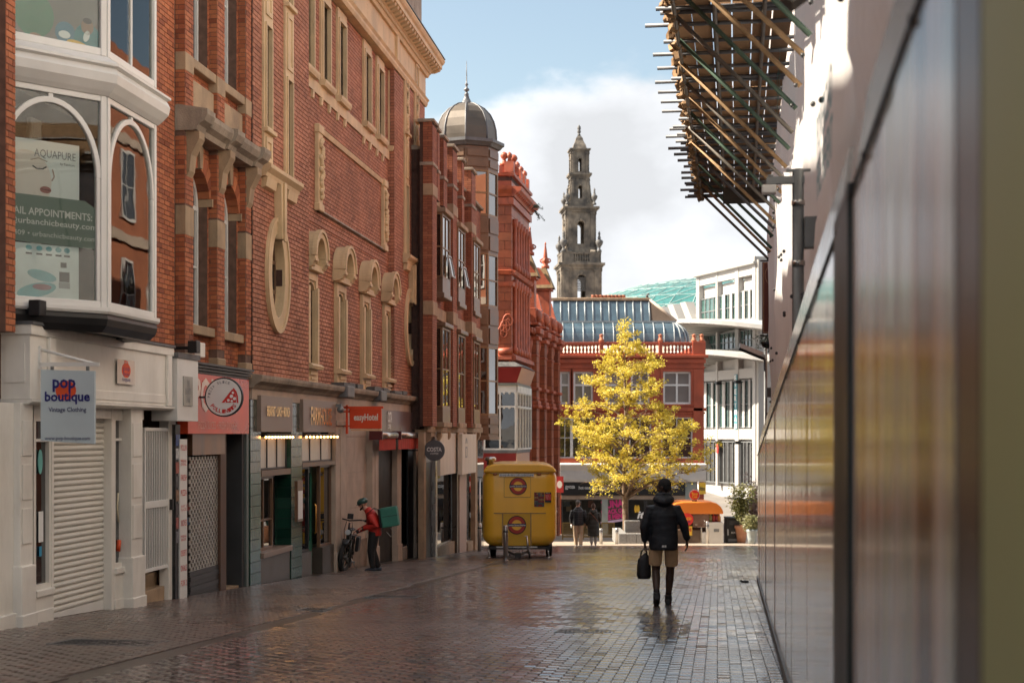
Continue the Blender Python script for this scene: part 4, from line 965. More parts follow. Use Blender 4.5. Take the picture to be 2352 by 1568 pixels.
    for u0, u1 in ((573, 597), (667, 692)): tiles(fs(u0, n), fs(u1, n), -n-.02, gr(fs(u1, n)), 1.975)
    # two shop bays between the piers
    def transom(a, b, y, z0, z1):
        window(t, a, b, z0, z1, y, DARKGREY, mat('ribbed_blind', (.55,.52,.46), .3, 0, .15, 12, streak=True), .03, .05, 2, 0, name='transom_light')
    def bulbs(a, b, z):
        r = MB().box(a, b, -n-.12, -n-.02, z+.035, z+.06).ob('lamp_rail', DARKGREY, t); k = 10
        bm = MB().ball((0, 0, 0), .024, 8, 6).mesh('bulb', mat('lit_bulb', (1, .8, .5), .4, emit=(1, .45, .13), est=5))
        for i in range(k): place_mesh('bulb', bm, r, (lerp(a+.08, b-.08, i/(k-1)), -n-.08, z))
    y = -n
    a, b = fs(599, n), fs(666, n)
    sgn1 = MB().box(fs(600, n+.1), fs(672, n+.1), -n-.10, -n, 1.40, 2.06).ob('sign_panel', TAUPE, t)
    text(sgn1, 'BREAKFAST \u2022 LUNCH \u2022 BRUNCH', 1.55, .19, GOLD, ((fs(600, n+.1)+fs(672, n+.1))/2, -n-.115, 1.78), ext=.012, bold=.02)
    bulbs(a, b, 1.30); transom(a, b, y+.06, .70, 1.30)
    MB().box(a, b, y-.02, .3, .58, .69).ob('transom_bar', BROWN, t)
    window(t, a, lerp(a, b, .62), sg(b)+.68, .575, y+.12, BROWN, GL_DIM, .06, .07, 1, 0, zs=[-.25]); window(t, lerp(a, b, .62), b, sg(b)+.68, .575, y+.3, BLACK, GL_DIM, .06, .07, 0, 0)
    MB().box(a, b, y-.06, .3, sg(b)+.58, sg(b)+.68).ob('sill', TAUPE, t, bev=.01); MB().box(a, b, y, .3, gr(b), sg(b)+.58).ob('stall_riser', mat('dark_taupe', (.075,.058,.046), .35, 0, .15), t)
    a, b = fs(693, n), fs(769, n)
    sgn2 = MB().box(fs(697, n+.1), fs(772, n+.1), -n-.10, -n, 1.40, 2.06).ob('sign_panel', TAUPE, t)
    text(sgn2, 'FARMHOUSE', 1.75, .38, GOLD, ((fs(697, n+.1)+fs(772, n+.1))/2, -n-.115, 1.73), ext=.014, bold=.015)
    bulbs(a, b, 1.30); transom(a, b, y+.06, .78, 1.30)
    MB().box(a, b, y-.02, .3, .69, .775).ob('transom_bar', BROWN, t)
    w1, w2 = lerp(a, b, .31), lerp(a, b, .64)
    window(t, a, w1, sg(b)+.62, .69, y+.08, BLACK, GL_DIM, .05, .07); window(t, w2, b, sg(b)+.62, .69, y+.08, BROWN, GL_DIM, .05, .07)
    for q0, q1 in ((a, w1), (w2, b)): MB().box(q0, q1, y+.02, .3, gr(b), sg(b)+.62).ob('stall_riser', mat('dark_taupe', (.075,.058,.046), .35), t)
    GRN = mat('green_door_paint', (.02,.13,.085), .3, 0, .1, 2)
    fr = MB(); d0, d1, dz0, dz1 = w1+.06, w2-.12, sg(b)+.02, .66
    slab(fr, d0, d1, dz0, dz1, y+.22, y+.27, [(d0+.12, d1-.12, dz0+.75, dz1-.12)]); dr = fr.ob('door', GRN, t, bev=.005)
    MB().box(d0+.12, d1-.12, y+.24, y+.25, dz0+.75, dz1-.12).ob('door_pane', GL_DIM, dr); MB().box(d0+.15, d1-.15, y+.205, y+.219, dz0+.2, dz0+.6).ob('door_panel', GRN, dr, bev=.006)
    MB().tube([(d1-.06, y+.16, dz0+.9), (d1-.06, y+.12, dz0+.95), (d1-.06, y+.12, dz0+1.5), (d1-.06, y+.16, dz0+1.55)], .018, 8).ob('handle', mat('brass', (.8,.4,.1), .2, 1.), dr)
    MB().box(d1, w2, y+.25, .3, dz0-.1, .69).ob('door_post', BLACK, t); MB().box(w1, d0, y+.1, .3, dz0-.1, .69).ob('door_post', BLACK, t)
    sb = MB().box(fs(693, n+.3), fs(705, n+.3), -n-.22, -n-.16, -.35, .45).ob('menu_case', BROWN, t); MB().box(fs(693, n+.3)+.04, fs(705, n+.3)-.03, -n-.225, -n-.221, -.3, .25).ob('menu_sheet', WINK, sb)
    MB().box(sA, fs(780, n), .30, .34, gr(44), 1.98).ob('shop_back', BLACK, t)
    # hotel doorway in pale stone
    def pil(u0, u1, n_, m=STONE_P):
        a_, b_ = fs(u0, n_), fs(u1, n_); p = MB().box(a_, b_, -n_, .02, gr(b_), 1.975).ob('stone_pilaster', m, t, bev=.012)
        MB().box(a_-.02, b_+.02, -n_-.03, .01, gr(b_), sg((a_+b_)/2)+.45).ob('pilaster_base', m, p, bev=.012); MB().box(a_-.02, b_+.02, -n_-.03, .01, 1.55, 1.66).ob('pilaster_cap', m, p, bev=.01)
        MB().box(lerp(a_, b_, .36), lerp(a_, b_, .42), -n_-.012, -n_-.001, sg(a_)+.5, 1.5).ob('pilaster_fillet', m, p)
    pil(772, 797, .16); pil(856, 870, .16); pil(913, 922, .14); pil(956, 973, .16)
    a, b = fs(797), fs(857); z = gr(b)
    for k, zz_ in enumerate((1.98, 1.3, .45, -.4, -1.2)):
        if k == 0: continue
        MB().box(a, b, -.0, .3, [0, 1.3, .45, -.4, -1.2][k]+.003, [0, 1.98, 1.3, .45, -.4][k]-.003).ob('stone_slab', STONE_P, t)
    MB().box(a, b, -.02, .3, gr(b), -1.2).ob('stone_slab', mat('worn_stone', (.24,.18,.13), .7, 0, .35, 4), t)
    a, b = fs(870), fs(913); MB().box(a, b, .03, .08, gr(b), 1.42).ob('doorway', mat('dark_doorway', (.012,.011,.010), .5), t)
    # coffee shop
    n2 = .20; cf = MB().box(fs(872, n2), fs(970, n2), -n2, .3, 1.42, 1.975).ob('fascia', mat('mauve_fascia', (.20,.13,.12), .3, 0, .1), t)
    cx = fs(893, n2); text(cf, 'COSTA', .55, .28, WINK, (cx, -n2-.02, 1.80), ext=.01, bold=.03); text(cf, 'COFFEE', .42, .12, WINK, (cx-.05, -n2-.02, 1.56), ext=.01, bold=.02)
    a, b = fs(922), fs(956); window(t, a, b, sg(b)+.45, 1.3, .0, BLACK, GL_DIM, .05, .07); MB().box(a, b, -.06, .3, gr(b), sg(b)+.45).ob('stall_riser', STONE_P, t)
    AW = mat('red_awning_cloth', (.45,.05,.03), .8, 0, .2, 3)
    for q0, q1 in ((870, 908), (914, 968)):
        a, b = fs(q0, .35), fs(q1, .35); aw = MB().tube([(a, -.36, 1.33), (b, -.36, 1.33)], .085, 12).ob('awning_roll', STEEL, t)
        cl = MB(); k = 24
        for i in range(k): x0, x1 = lerp(a, b, i/k), lerp(a, b, (i+1)/k); y0, y1 = -.36-.02*(i % 2), -.36-.02*((i+1) % 2); cl.add([(x0, y0, 1.28), (x1, y1, 1.28), (x1, y1, .96), (x0, y0, .96)], [(0,1,2,3)])
        cl.ob('awning_valance', AW, aw); MB().box(a-.04, a+.02, -.45, -.12, 1.22, 1.44).ob('awning_bracket', mat('maroon', (.12,.02,.02), .4), aw)
    cam_ = MB().box(fs(768, .2)-.02, fs(768, .2)+.1, -.36, -.2, 1.95, 2.02); cam_.ball((fs(768, .2)+.04, -.33, 1.9), .08, 10, 8); cam_.ob('dome_camera', GREY, t)
    al = MB().box(sD-.25, sD-.05, -NB-.12, -NB, 2.55, 2.95).ob('alarm_box', YINK, t, bev=.02)
    rebase(t, (35, 0, sg(35)))
hall()
def hotel_sign():
    t = fthing('projecting_sign', 'orange red projecting board reading easyHotel above the stone doorway', 'sign')
    s = fs(790, .16); Y = s*TY; z = lambda v: CAMH-(v-HOR)*Y/F; y0 = -.30; W = 74*Y/F
    b = MB().box(s-.05, s+.05, y0-W, y0, z(984), z(938)).ob('board', ORANGE, t, bev=.008)
    text(b, 'easyHotel', W*.76, .20, mat('warm_white', (.8,.7,.6), .5, 0, .02), (s-.052, y0-W*.52, z(960)), ROT_P, .003, bold=.03)
    MB().box(s-.03, s+.03, y0-W-.04, -.1, z(938)+.001, z(938)+.05).ob('top_rail', ORANGE, t); MB().box(s-.03, s+.03, y0-W, y0-.03, z(988)-.01, z(985)).ob('light_strip', mat('sign_light', (.8,.5,.3), .4), t)
    MB().box(s-.03, s+.03, y0+.04, y0+.09, z(996), z(930)).ob('bracket_plate', ORANGE, t)
    for v in (945, 978): MB().tube([(s, y0-.01, z(v)), (s, -.1, z(v))], .02, 6).ob('bracket', ORANGE, t)
    rebase(t, (s, y0, z(988)))
hotel_sign()
def f_coffee(f, x, yc, zc, r):
    text(f, 'COSTA', r*1.45, r*.42, mat('sign_pale', (.72,.70,.66), .5, 0, .02), (x-.002, yc, zc+.1*r), ROT_P, .001, bold=.03); text(f, 'COFFEE', r*.8, r*.17, mat('sign_pale', (.72,.70,.66), .5), (x-.002, yc, zc-.3*r), ROT_P, .001, bold=.01)
disc_sign('round_sign', 'round dark grey projecting sign reading COSTA COFFEE', 998, 1034, 24, .2, mat('disc_grey', (.10,.10,.105), .4), mat('disc_grey', (.10,.10,.105), .4), f_coffee, 41.2)

# ================================================================ plum brick building with bronze oriels and a domed turret
def oriel_building():
    t = fthing('oriel_building', 'plum brick building with brown metal oriel windows and a grey domed corner turret', 'building')
    s0, s1 = fs(975), fs(1106); zt = 9.45
    def gr(s): return sg(s) - .2
    w = MB(); w.box(s0, s1+1.4, 0, .4, 1.5, 10.0); w.box(s0, s1+1.6, 7.6, 8, -3.2, 10.0); w.box(s0, s1+1.6, 0.2, 8, 9.3, 9.4); w.box(s1+1.2, s1+1.6, .6, 7.6, -3.2, 10); w.ob('wall', MORTAR_D, t)
    ors = [46.15*1.0069, 49.35*1.0069, 53.0*1.0069]; Lo = 1.5
    rects = [(o-.05, o+Lo+.05, 1.5, 4.85) for o in ors] + [(o-.05, o+Lo+.05, 5.65, 8.4) for o in ors]
    bricks(t, s0, s1, 1.6, 9.9, 0, rects, BR_D, ind=0)
    # piers running up through the parapet
    for i, (u0, u1) in enumerate(((993, 1003), (1009, 1014), (1023, 1031), (1040, 1050), (1065, 1070), (1083, 1096))):
        n = .28; a, b = fs(u0, n), fs(u1, n)
        if i in (1, 2, 4): n = .22; zb = 8.6
        else: zb = 1.6
        if i == 5: b = a + 1.0
        p = MB().box(a, b, -n, .1, zb, 10.75).ob('pier', MORTAR_D, t); bricks(t, a, b, zb, 10.7, -n, [], BR_D, ind=0)
        sd = MB(); z = zb; r = 0
        while z < 10.7:
            for q0, q1 in (((-n+.01, -n*.55), (-n*.5, 0)) if r % 2 else ((-n+.01, 0),)): sd.box(a-.009, a, q0, q1, z+.01, z+.075, random.random())
            z += .075; r += 1
        stuff(sd.ob('brickwork', BR_D, t))
        MB().box(a-.06, b+.06, -n-.07, .16, 10.75, 10.85).ob('pier_cap', STONE_D, p, bev=.02)
        if zb < 5:
            for zq, h in ((8.55, .35), (4.95, .42)): MB().box(a-.03, b+.03, -n-.03, .0, zq, zq+h).ob('pier_band', STONE_B, p, bev=.015)
        MB().box(a-.03, b+.03, -n-.04, .1, 9.45, 9.55).ob('pier_band', STONE_D, p, bev=.01)
    MB().prism([(.45, 9.98), (-.1, 9.98), (-.12, 10.05), (.45, 10.12)], s0, s1, 'x').ob('parapet_coping', STONE_D, t)
    MB().prism([(0, 8.52), (-.1, 8.55), (-.12, 8.7), (0, 8.8)], s0, s1, 'x').ob('string_course', STONE_B, t)
    MB().box(s0, s1, -.08, 0, 4.98, 5.36).ob('stone_band', STONE_B, t, bev=.02); MB().box(s0, s1+.3, -.10, .3, 1.42, 1.62).ob('stone_band', STONE_B, t, bev=.02)
    for a in [lerp(s0+.2, s1, k/7) for k in range(8)]: MB().prism([(0, 1.1), (-.12, 1.15), (-.2, 1.3), (-.2, 1.42), (0, 1.42)], a-.15, a+.15, 'x').ob('corbel', STONE_B, t)
    # oriels
    for o in ors:
        for lv, (zb, zg0, zg1, ztop) in enumerate(((1.58, 2.2, 4.7, 4.85), (5.62, 6.25, 8.25, 8.42))):
            n = .34
            body = MB().box(o, o+Lo, -n, .02, zb+.1, zg0).ob('oriel', BROWN, t, bev=.01)
            MB().box(o-.03, o+Lo+.03, -n-.05, .02, zb, zb+.16).ob('oriel_base', STONE_B if lv == 0 else BROWN, body, bev=.02)
            MB().box(o-.08, o+Lo+.08, -n-.10, .02, zg1+.02, ztop).ob('oriel_head', STONE_B if lv else BROWN, body, bev=.02)
            MB().box(o+.01, o+Lo-.01, -.05, .0, zg0, zg1+.02).ob('oriel_back', BROWN, body)
            window(t, o+.06, o+Lo-.06, zg0, zg1, -n+.01, BROWN_L, GL_BROWN, .06, .06, 1, 0, zs=[lerp(zg0, zg1, .48)])
            for q0 in (o, o+Lo):    # cheeks
                c = MB().box(-.03, .03, -n+.0, -n+.07, zg0, zg1+.02); c.box(-.03, .03, -.09, -.02, zg0, zg1+.02); c.box(-.03, .03, -n+.07, -.09, zg0, zg0+.05); c.box(-.03, .03, -n+.07, -.09, zg1-.05, zg1+.02)
                c.box(-.025, .025, -n+.07, -.09, lerp(zg0, zg1, .48)-.025, lerp(zg0, zg1, .48)+.025)
                ck = c.ob('cheek_frame', BROWN_L, body, loc=(q0, 0, 0)); MB().quad((0, -n+.07, zg0+.05), (0, -.09, zg0+.05), (0, -.09, zg1-.05), (0, -n+.07, zg1-.05)).ob('pane', GL_BROWN, body, loc=(q0, 0, 0))
            if lv == 1 and o != ors[2]:     # an opened top-hung light
                q = MB(); hw, hh = .33, .7; q.ring([(-hw+.04, -hh+.04), (hw-.04, -hh+.04), (hw-.04, -.04), (-hw+.04, -.04)], [(-hw, -hh), (hw, -hh), (hw, 0), (-hw, 0)], -.025, .025, 'y')
                ol = q.ob('open_light', mat('grey_white_frame', (.45,.43,.40), .4), t, loc=(o+Lo*.72, -n-.03, zg0+.78)); ol.rotation_euler = (R(-11), 0, 0)
                MB().quad((-.29, 0, -.66), (.29, 0, -.66), (.29, 0, -.04), (-.29, 0, -.04)).ob('pane', GL, ol)
    # octagonal turret with dome
    Yc = 58.0; c = Vector((-1.78, Yc, 0)); inv = Matrix.Rotation(-FROT, 3, 'Z') @ (c - Vector((-FD, 0, 0))); cs, cy = inv.x, inv.y
    r = 1.14; ph = math.pi/8
    bands = [(1.28, 2.1, 'p'), (2.1, 4.75, 'w'), (4.75, 6.3, 'p'), (6.3, 8.35, 'w'), (8.35, 9.8, 'p'), (9.8, 11.55, 'w'), (11.55, 12.45, 'p')]
    for k in range(8):
        a = ph*2*k - FROT + ph*0 ; a = 2*math.pi*k/8 - FROT + R(-67.5) + ph*0
        M = Matrix.Translation((cs, cy, 0)) @ Matrix.Rotation(a, 4, 'Z')
        hw = r*math.tan(math.pi/8)
        for z0_, z1_, kd in bands:
            if kd == 'p':
                pa = xf(MB().box(-hw, hw, -r, -r+.1, z0_, z1_), M).ob('turret_panel', BROWN, t)
                mid = (z0_+z1_)/2
                xf(MB().box(-hw+.05, hw-.05, -r-.05, -r, z0_+.10, mid-.06), M).ob('panel_boss', BROWN, pa, bev=.015); xf(MB().box(-hw+.05, hw-.05, -r-.05, -r, mid+.05, z1_-.10), M).ob('panel_boss', BROWN, pa, bev=.015)
            else:
                f = MB(); fw = .07; f.box(-hw, -hw+fw, -r, -r+.1, z0_, z1_); f.box(hw-fw, hw, -r, -r+.1, z0_, z1_); f.box(-hw+fw, hw-fw, -r, -r+.1, z0_, z0_+fw); f.box(-hw+fw, hw-fw, -r, -r+.1, z1_-fw, z1_); zm = lerp(z0_, z1_, .5); f.box(-hw+fw, hw-fw, -r+.01, -r+.09, zm-.03, zm+.03)
                wf = xf(f, M).ob('turret_window', BROWN_L, t)
                for q0, q1 in ((z0_+fw, zm-.03), (zm+.03, z1_-fw)): xf(MB().quad((-hw+fw, -r+.05, q0), (hw-fw, -r+.05, q0), (hw-fw, -r+.05, q1), (-hw+fw, -r+.05, q1)), M).ob('pane', GL_BROWN, wf)
    ro = r/math.cos(math.pi/8); p0 = -FROT + R(-67.5) + math.pi/8 + R(90)
    MB().lathe([(ro-.12, 1.3), (ro-.12, 12.45)], (cs, cy, 0), 8, phase=p0, smooth=False).ob('turret_core', mat('turret_inside', (.05,.04,.03), .6), t)
    MB().lathe([(ro-.1, 1.15), (ro+.05, 1.15), (ro+.05, 1.28), (ro-.1, 1.30)], (cs, cy, 0), 8, phase=p0, smooth=False).ob('turret_foot', BROWN, t)
    MB().lathe([(ro-.05, 12.45), (ro+.10, 12.47), (ro+.18, 12.57), (ro+.25, 12.61), (ro+.25, 12.73), (ro-.1, 12.75)], (cs, cy, 0), 8, phase=p0, smooth=False).ob('turret_eaves', LEAD, t)
    DOME = mat('dome_lead', (.11,.088,.066), .42, .25, .25, 1.2)
    prof = [(1.17, 12.73), (1.17, 12.95), (1.15, 13.25), (1.07, 13.58), (.93, 13.86), (.70, 14.10), (.43, 14.25), (.15, 14.32)]
    dm = MB().lathe(prof, (cs, cy, 0), 8, phase=p0, smooth=False).ob('dome', DOME, t)
    for k in range(8):
        q = 2*math.pi*k/8 + p0; MB().tube([(cs+rr*math.cos(q), cy+rr*math.sin(q), z) for rr, z in prof], .035, 6).ob('dome_rib', LEAD, dm)
    MB().lathe([(.30, 14.27), (.20, 14.36), (.12, 14.5), (.08, 14.64), (.10, 14.67), (.05, 14.72), (.05, 14.78), (.11, 14.82), (.11, 14.87), (.04, 14.93), (.04, 15.0), (.07, 15.05), (.025, 15.12), (.018, 15.5), (.008, 15.98)], (cs, cy, 0), 12).ob('finial', LEAD, t)
    # ---- shops beneath
    z1 = 1.42
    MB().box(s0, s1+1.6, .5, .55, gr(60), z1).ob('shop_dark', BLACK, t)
    def pil(u0, u1, n_, m, zt_=z1): a, b = fs(u0, n_), fs(u1, n_); return MB().box(a, b, -n_, .08, gr(b), zt_).ob('shop_pilaster', m, t, bev=.01)
    pil(974, 979, .1, STONE_B)
    fr = MB(); a, b = fs(980), fs(1003)
    MB().box(a, b, .05, .1, gr(b), .5).ob('doorway', BLACK, t)
    MB().ring(ellipse((a+b)/2, .75, .7, .55, 16, 0, math.pi), ellipse((a+b)/2, .75, .95, .72, 16, 0, math.pi), -.05, .05, 'y', False).ob('door_arch', STONE_B, t)
    MB().box(a, b, .04, .06, .5, .75).ob('fanlight_panel', GREY, t); pil(1001, 1005, .08, STEEL)
    a, b = fs(1005, .05), fs(1050, .05)
    window(t, a, b, sg(b)+.35, z1-.05, .1, STEEL, GL_DIM, .05, .07); MB().box(a, b, -.02, .3, gr(b), sg(b)+.35).ob('stall_riser', STONE_B, t)
    pb = MB(); 
    for k in range(6): pb.box(lerp(a, b, k/6)+.004, lerp(a, b, (k+1)/6)-.004, -.14, -.05, .05, z1-.02)
    pb.ob('blank_sign_board', PANEL_W, t)
    pil(1050, 1053, .1, mat('bronze_post', (.10,.07,.05), .3, .5), z1)
    pil(1056, 1072, .12, mat('pink_render', (.42,.30,.24), .5, 0, .1), z1)
    a, b = fs(1058, .3), fs(1090, .3); pb2 = MB()
    for k in range(5): pb2.box(lerp(a, b, k/5)+.004, lerp(a, b, (k+1)/5)-.004, -.36, -.2, .0, z1-.05)
    bb = pb2.ob('box_sign_board', PANEL_W, t)
    cxs = lerp(a, b, .28); MB().ring(ellipse(cxs, .98, .14, .18, 14, .3, math.pi-.3), ellipse(cxs, .98, .22, .26, 14, .3, math.pi-.3), -.368, -.361, 'y', False).ob('emblem', mat('grey_ink', (.25,.26,.27), .5), bb)
    MB().ring([(cxs-.14, .62), (cxs+.14, .62), (cxs+.14, .88), (cxs-.14, .88)], [(cxs-.2, .56), (cxs+.2, .56), (cxs+.2, .94), (cxs-.2, .94)], -.368, -.361, 'y').ob('emblem', mat('grey_ink', (.25,.26,.27), .5), bb)
    a, b = fs(1073), fs(1092); window(t, a, b, sg(b)+.3, .3, .1, STEEL, GL_DIM, .05, .07, 1, 0); MB().box(a, b, -.02, .3, gr(b), sg(b)+.3).ob('stall_riser', STONE_B, t); pil(1092, 1097, .1, STONE_B)
    a = fs(1098); MB().box(a, a+2.3, .1, .4, gr(60), 1.2).ob('shop_glazing', GL_DIM, t)
    rebase(t, (44.9, 0, sg(44.9))); kk = .93; L0 = t.location.copy(); t.location = (L0.x*kk, L0.y*kk, CAMH+(L0.z-CAMH)*kk); t.scale = (kk, kk, kk)
oriel_building()

# ================================================================ red terracotta building with the white bay
ALWAYS = lambda a, b: (500, 500)
def terracotta_corner():
    Y0 = 62.0; k = F / Y0
    X = lambda u: (u - 1176) / k
    Z = lambda v: CAMH - (v - HOR) / k
    t = thing('terracotta_building', 'tall red terracotta building with ball finials and a white timber bay', 'building', (0, 0, 0))
    xc = X(1175); xl = X(1128)
    B = MB().box(xl-6, xc, Y0, Y0+.3, -4, Z(404)); B.ob('side_wall', MORTAR_D, t)
    bricks(t, xl-.5, xc, Z(830), Z(404), Y0, [], TERRA, L=.62, H=.36, J=.012, proud=.012, ind=120, pf=ALWAYS, name='terracotta_block')
    ang = math.atan2(1, .154); Lf = 5.3
    M = Matrix.Translation((xc, Y0, 0)) @ Matrix.Rotation(ang, 4, 'Z')
    fr = MB().box(0.0, Lf, .02, .4, -4, Z(404)).ob('street_front', MORTAR_D, t); fr.location = (xc, Y0, 0); fr.rotation_euler = (0, 0, ang)
    cols = [.55 + i*.78 for i in range(6)]
    hol = [(c+.14, c+.64, Z(812), Z(640)) for c in cols] + [(c+.14, c+.64, Z(618), Z(505)) for c in cols]
    bricks(fr, 0, Lf, Z(830), Z(404), .02, hol, TERRA, L=.62, H=.36, J=.012, proud=.012, ind=120, pf=ALWAYS, name='terracotta_block')
    for c in cols:
        MB().box(c+.14, c+.64, .03, .05, Z(812), Z(640)).ob('window', GL, fr); MB().box(c+.14, c+.64, .03, .05, Z(618), Z(505)).ob('window', GL, fr)
        for z0, z1 in ((Z(812), Z(640)), (Z(618), Z(500))): MB().lathe([(.13, z0), (.13, z0+.25), (.09, z0+.3), (.085, z1-.35), (.13, z1-.25), (.15, z1)], (c, -.06, 0), 8).ob('column', TERRA_S, fr)
    def sweep(prof, name, m=TERRA_S):     # moulding along side wall then street front
        a = MB().prism([(Y0 + y, z) for y, z in prof], xl-.5, xc, 'x').ob(name, m, t); MB().prism(prof, -.12, Lf+.1, 'x').ob(name, m, fr)
    sweep([(.1, Z(452)), (-.12, Z(452)), (-.18, Z(446)), (-.40, Z(438)), (-.44, Z(430)), (.1, Z(428))], 'cornice')
    sweep([(.1, Z(470)), (-.10, Z(470)), (-.10, Z(455)), (.1, Z(453))], 'frieze'); sweep([(.1, Z(632)), (-.12, Z(630)), (-.20, Z(622)), (.1, Z(618))], 'string_course')
    sweep([(.1, Z(658)), (-.08, Z(657)), (-.10, Z(648)), (.1, Z(646))], 'string_course'); sweep([(.1, Z(832)), (-.22, Z(826)), (-.2, Z(818)), (.1, Z(806))], 'string_course'); sweep([(.1, Z(406)), (-.12, Z(404)), (-.14, Z(398)), (.1, Z(396))], 'parapet_coping')
    for i in range(12): MB().prism([(-.02, Z(452)), (-.3, Z(444)), (-.3, Z(439)), (-.02, Z(438))], i*.44, i*.44+.16, 'x').ob('bracket', TERRA_S, fr)
    # scrolled relief on the side wall
    for j, (du, dv) in enumerate(((0, 0), (6, -14), (-6, 12))):
        rl = MB(); cx, cz = X(1162+du), Z(752+dv); n_ = 26
        rl.tube([(cx + (.04+.011*i)*math.cos(i*.42)*.8, Y0-.03, cz + (.04+.011*i)*math.sin(i*.42)*1.2) for i in range(n_)], .035, 6); rl.ob('scroll_relief', TERRA_S, t)
    MB().tube([(X(1145), Y0-.05, Z(808)), (X(1177), Y0-.05, Z(806))], .16, 10).ob('roll_moulding', TERRA_S, t)
    # ball finials and parapet blocks
    for (u, y) in ((1158, 0), (1180, .6)):
        p = Vector((X(u), Y0+.15+y, Z(396))); q = MB().box(p.x-.22, p.x+.22, p.y-.12, p.y+.3, p.z, p.z+.3); q.lathe([(.18, .3), (.2, .4), (.10, .46), (.07, .56), (.13, .62), (.17, .72), (.13, .82), (.04, .88)], (p.x, p.y, p.z), 10); q.ob('ball_finial', TERRA_S, t)
    for i in range(5):
        q = MB().box(i*1.1-.1, i*1.1+.25, -.1, .3, Z(396), Z(396)+.45); q.lathe([(.10, .45), (.07, .58), (.12, .66), (.12, .76), (.03, .86)], (i*1.1+.07, .1, Z(396)), 8); q.ob('ball_finial', TERRA_S, fr)
    # white timber bay on a red shopfront
    RED = mat('shop_red', (.22,.018,.016), .35, 0, .15, 1.5); SALM = mat('salmon_paint', (.48,.27,.18), .5, 0, .1)
    pts0 = [(xl-2, Y0-.02), (xc+.05, Y0-.02), (xc+.05+.62, Y0+4.2)]
    def ringp(off, z0, z1, name, m, off1=None):
        off1 = off if off1 is None else off1
        def pl(o): return [(xl-2, Y0-.3-o*.4), (xc+.0+o*.6, Y0-.3-o*.4), (xc+.0+o*.6+.62, Y0+4.2)]
        a, b = pl(off), pl(off1); mb = MB()
        vs = [(x, y, z0) for x, y in a] + [(xl-2, Y0+4.2, z0)] + [(x, y, z1) for x, y in b] + [(xl-2, Y0+4.2, z1)]
        mb.add(vs, [(3,2,1,0), (4,5,6,7), (0,1,5,4), (1,2,6,5), (2,3,7,6), (3,0,4,7)]); return mb.ob(name, m, t)
    ringp(.75, Z(843), Z(832), 'lead_roof', SLATE, .2)
    o = ringp(.35, Z(880), Z(844), 'cove_fascia', RED, .7)
    q = MB(); a0, b0 = .35, .7
    q.add([(xc+a0*.6+.006, Y0-.3-a0*.4, Z(879)), (xc+a0*.6+.626, Y0+4.2, Z(879)), (xc+b0*.6+.626, Y0+4.2, Z(845)), (xc+b0*.6+.006, Y0-.3-b0*.4, Z(845))], [(0,1,2,3)]); q.ob('cove_side', SALM, t)
    ringp(.42, Z(886), Z(880), 'bay_cornice', mat('grey_green_paint', (.2,.2,.17), .5))
    # glazing: bars and panes on both faces of the bay
    e = .30
    def glaz(p0, p1, nb, z0, z1):
        d = Vector((p1[0]-p0[0], p1[1]-p0[1])); L_ = d.length; A = math.atan2(d.y, d.x); f = MB(); bw = .07
        M2 = Matrix.Translation((p0[0], p0[1], 0)) @ Matrix.Rotation(A, 4, 'Z')
        for i in range(nb+1): x = lerp(0, L_-bw, i/nb); f.box(x, x+bw, -.05, .05, z0, z1)
        for q in (z0, lerp(z0, z1, .66), z1-.28): f.box(0, L_, -.04, .04, q, q+.07 if q != z1-.28 else z1)
        for i in range(nb*3): x = lerp(.05, L_-.05, i/(nb*3-1)); f.ball((x, -.04, z1-.3), (.05, .02, .06), 6, 4); f.ball((x, -.04, lerp(z0, z1, .66)-.01), (.05, .02, .05), 6, 4)
        w_ = xf(f, M2).ob('bay_window', mat('white_timber', (.66,.64,.60), .5, 0, .1, 2), t)
        for i in range(nb):
            x0, x1 = lerp(0, L_-bw, i/nb)+bw, lerp(0, L_-bw, (i+1)/nb)
            for q0, q1 in ((z0+.07, lerp(z0, z1, .66)), (lerp(z0, z1, .66)+.07, z1-.28)): xf(MB().quad((x0, 0, q0), (x1, 0, q0), (x1, 0, q1), (x0, 0, q1)), M2).ob('pane', GL, w_)
    glaz((xl-1.6, Y0-.36), (xc+.2, Y0-.36), 4, Z(1033), Z(886)); glaz((xc+.2, Y0-.36), (xc+.85, Y0+4.0), 5, Z(1033), Z(886))
    ringp(.36, Z(1040), Z(1033), 'bay_sill', LEAD); ringp(.32, Z(1085), Z(1040), 'shop_fascia', RED)
    q = MB(); q.box(-.005, .02, -.01, 4.3, Z(1083), Z(1041)); ss = q.ob('fascia_side', SALM, t); ss.location = (xc+.32*.6+.004, Y0-.3-.13, 0); ss.rotation_euler = (0, 0, -math.atan(.62/4.6))
    MB().box(xl-2, xc+.1, Y0-.1, Y0+.2, -4, Z(1085)).ob('shop_front', GL_DIM, t)
    # a buddleia sprouting from the cornice
    rebase(t, (xc, Y0, gz(Y0))); kk = 1.04; t.location = (xc*kk, Y0*kk, gz(Y0*kk)-.05); t.scale = (kk, kk, kk)
    pl = thing('wall_plant', 'wispy plant sprouting from the terracotta cornice', 'plant', ((xc+.9)*1.04, (Y0+3.2)*1.04, CAMH+(Z(452)-CAMH)*1.04))
    st = MB(); lf = MB(); rr = random.Random(1)
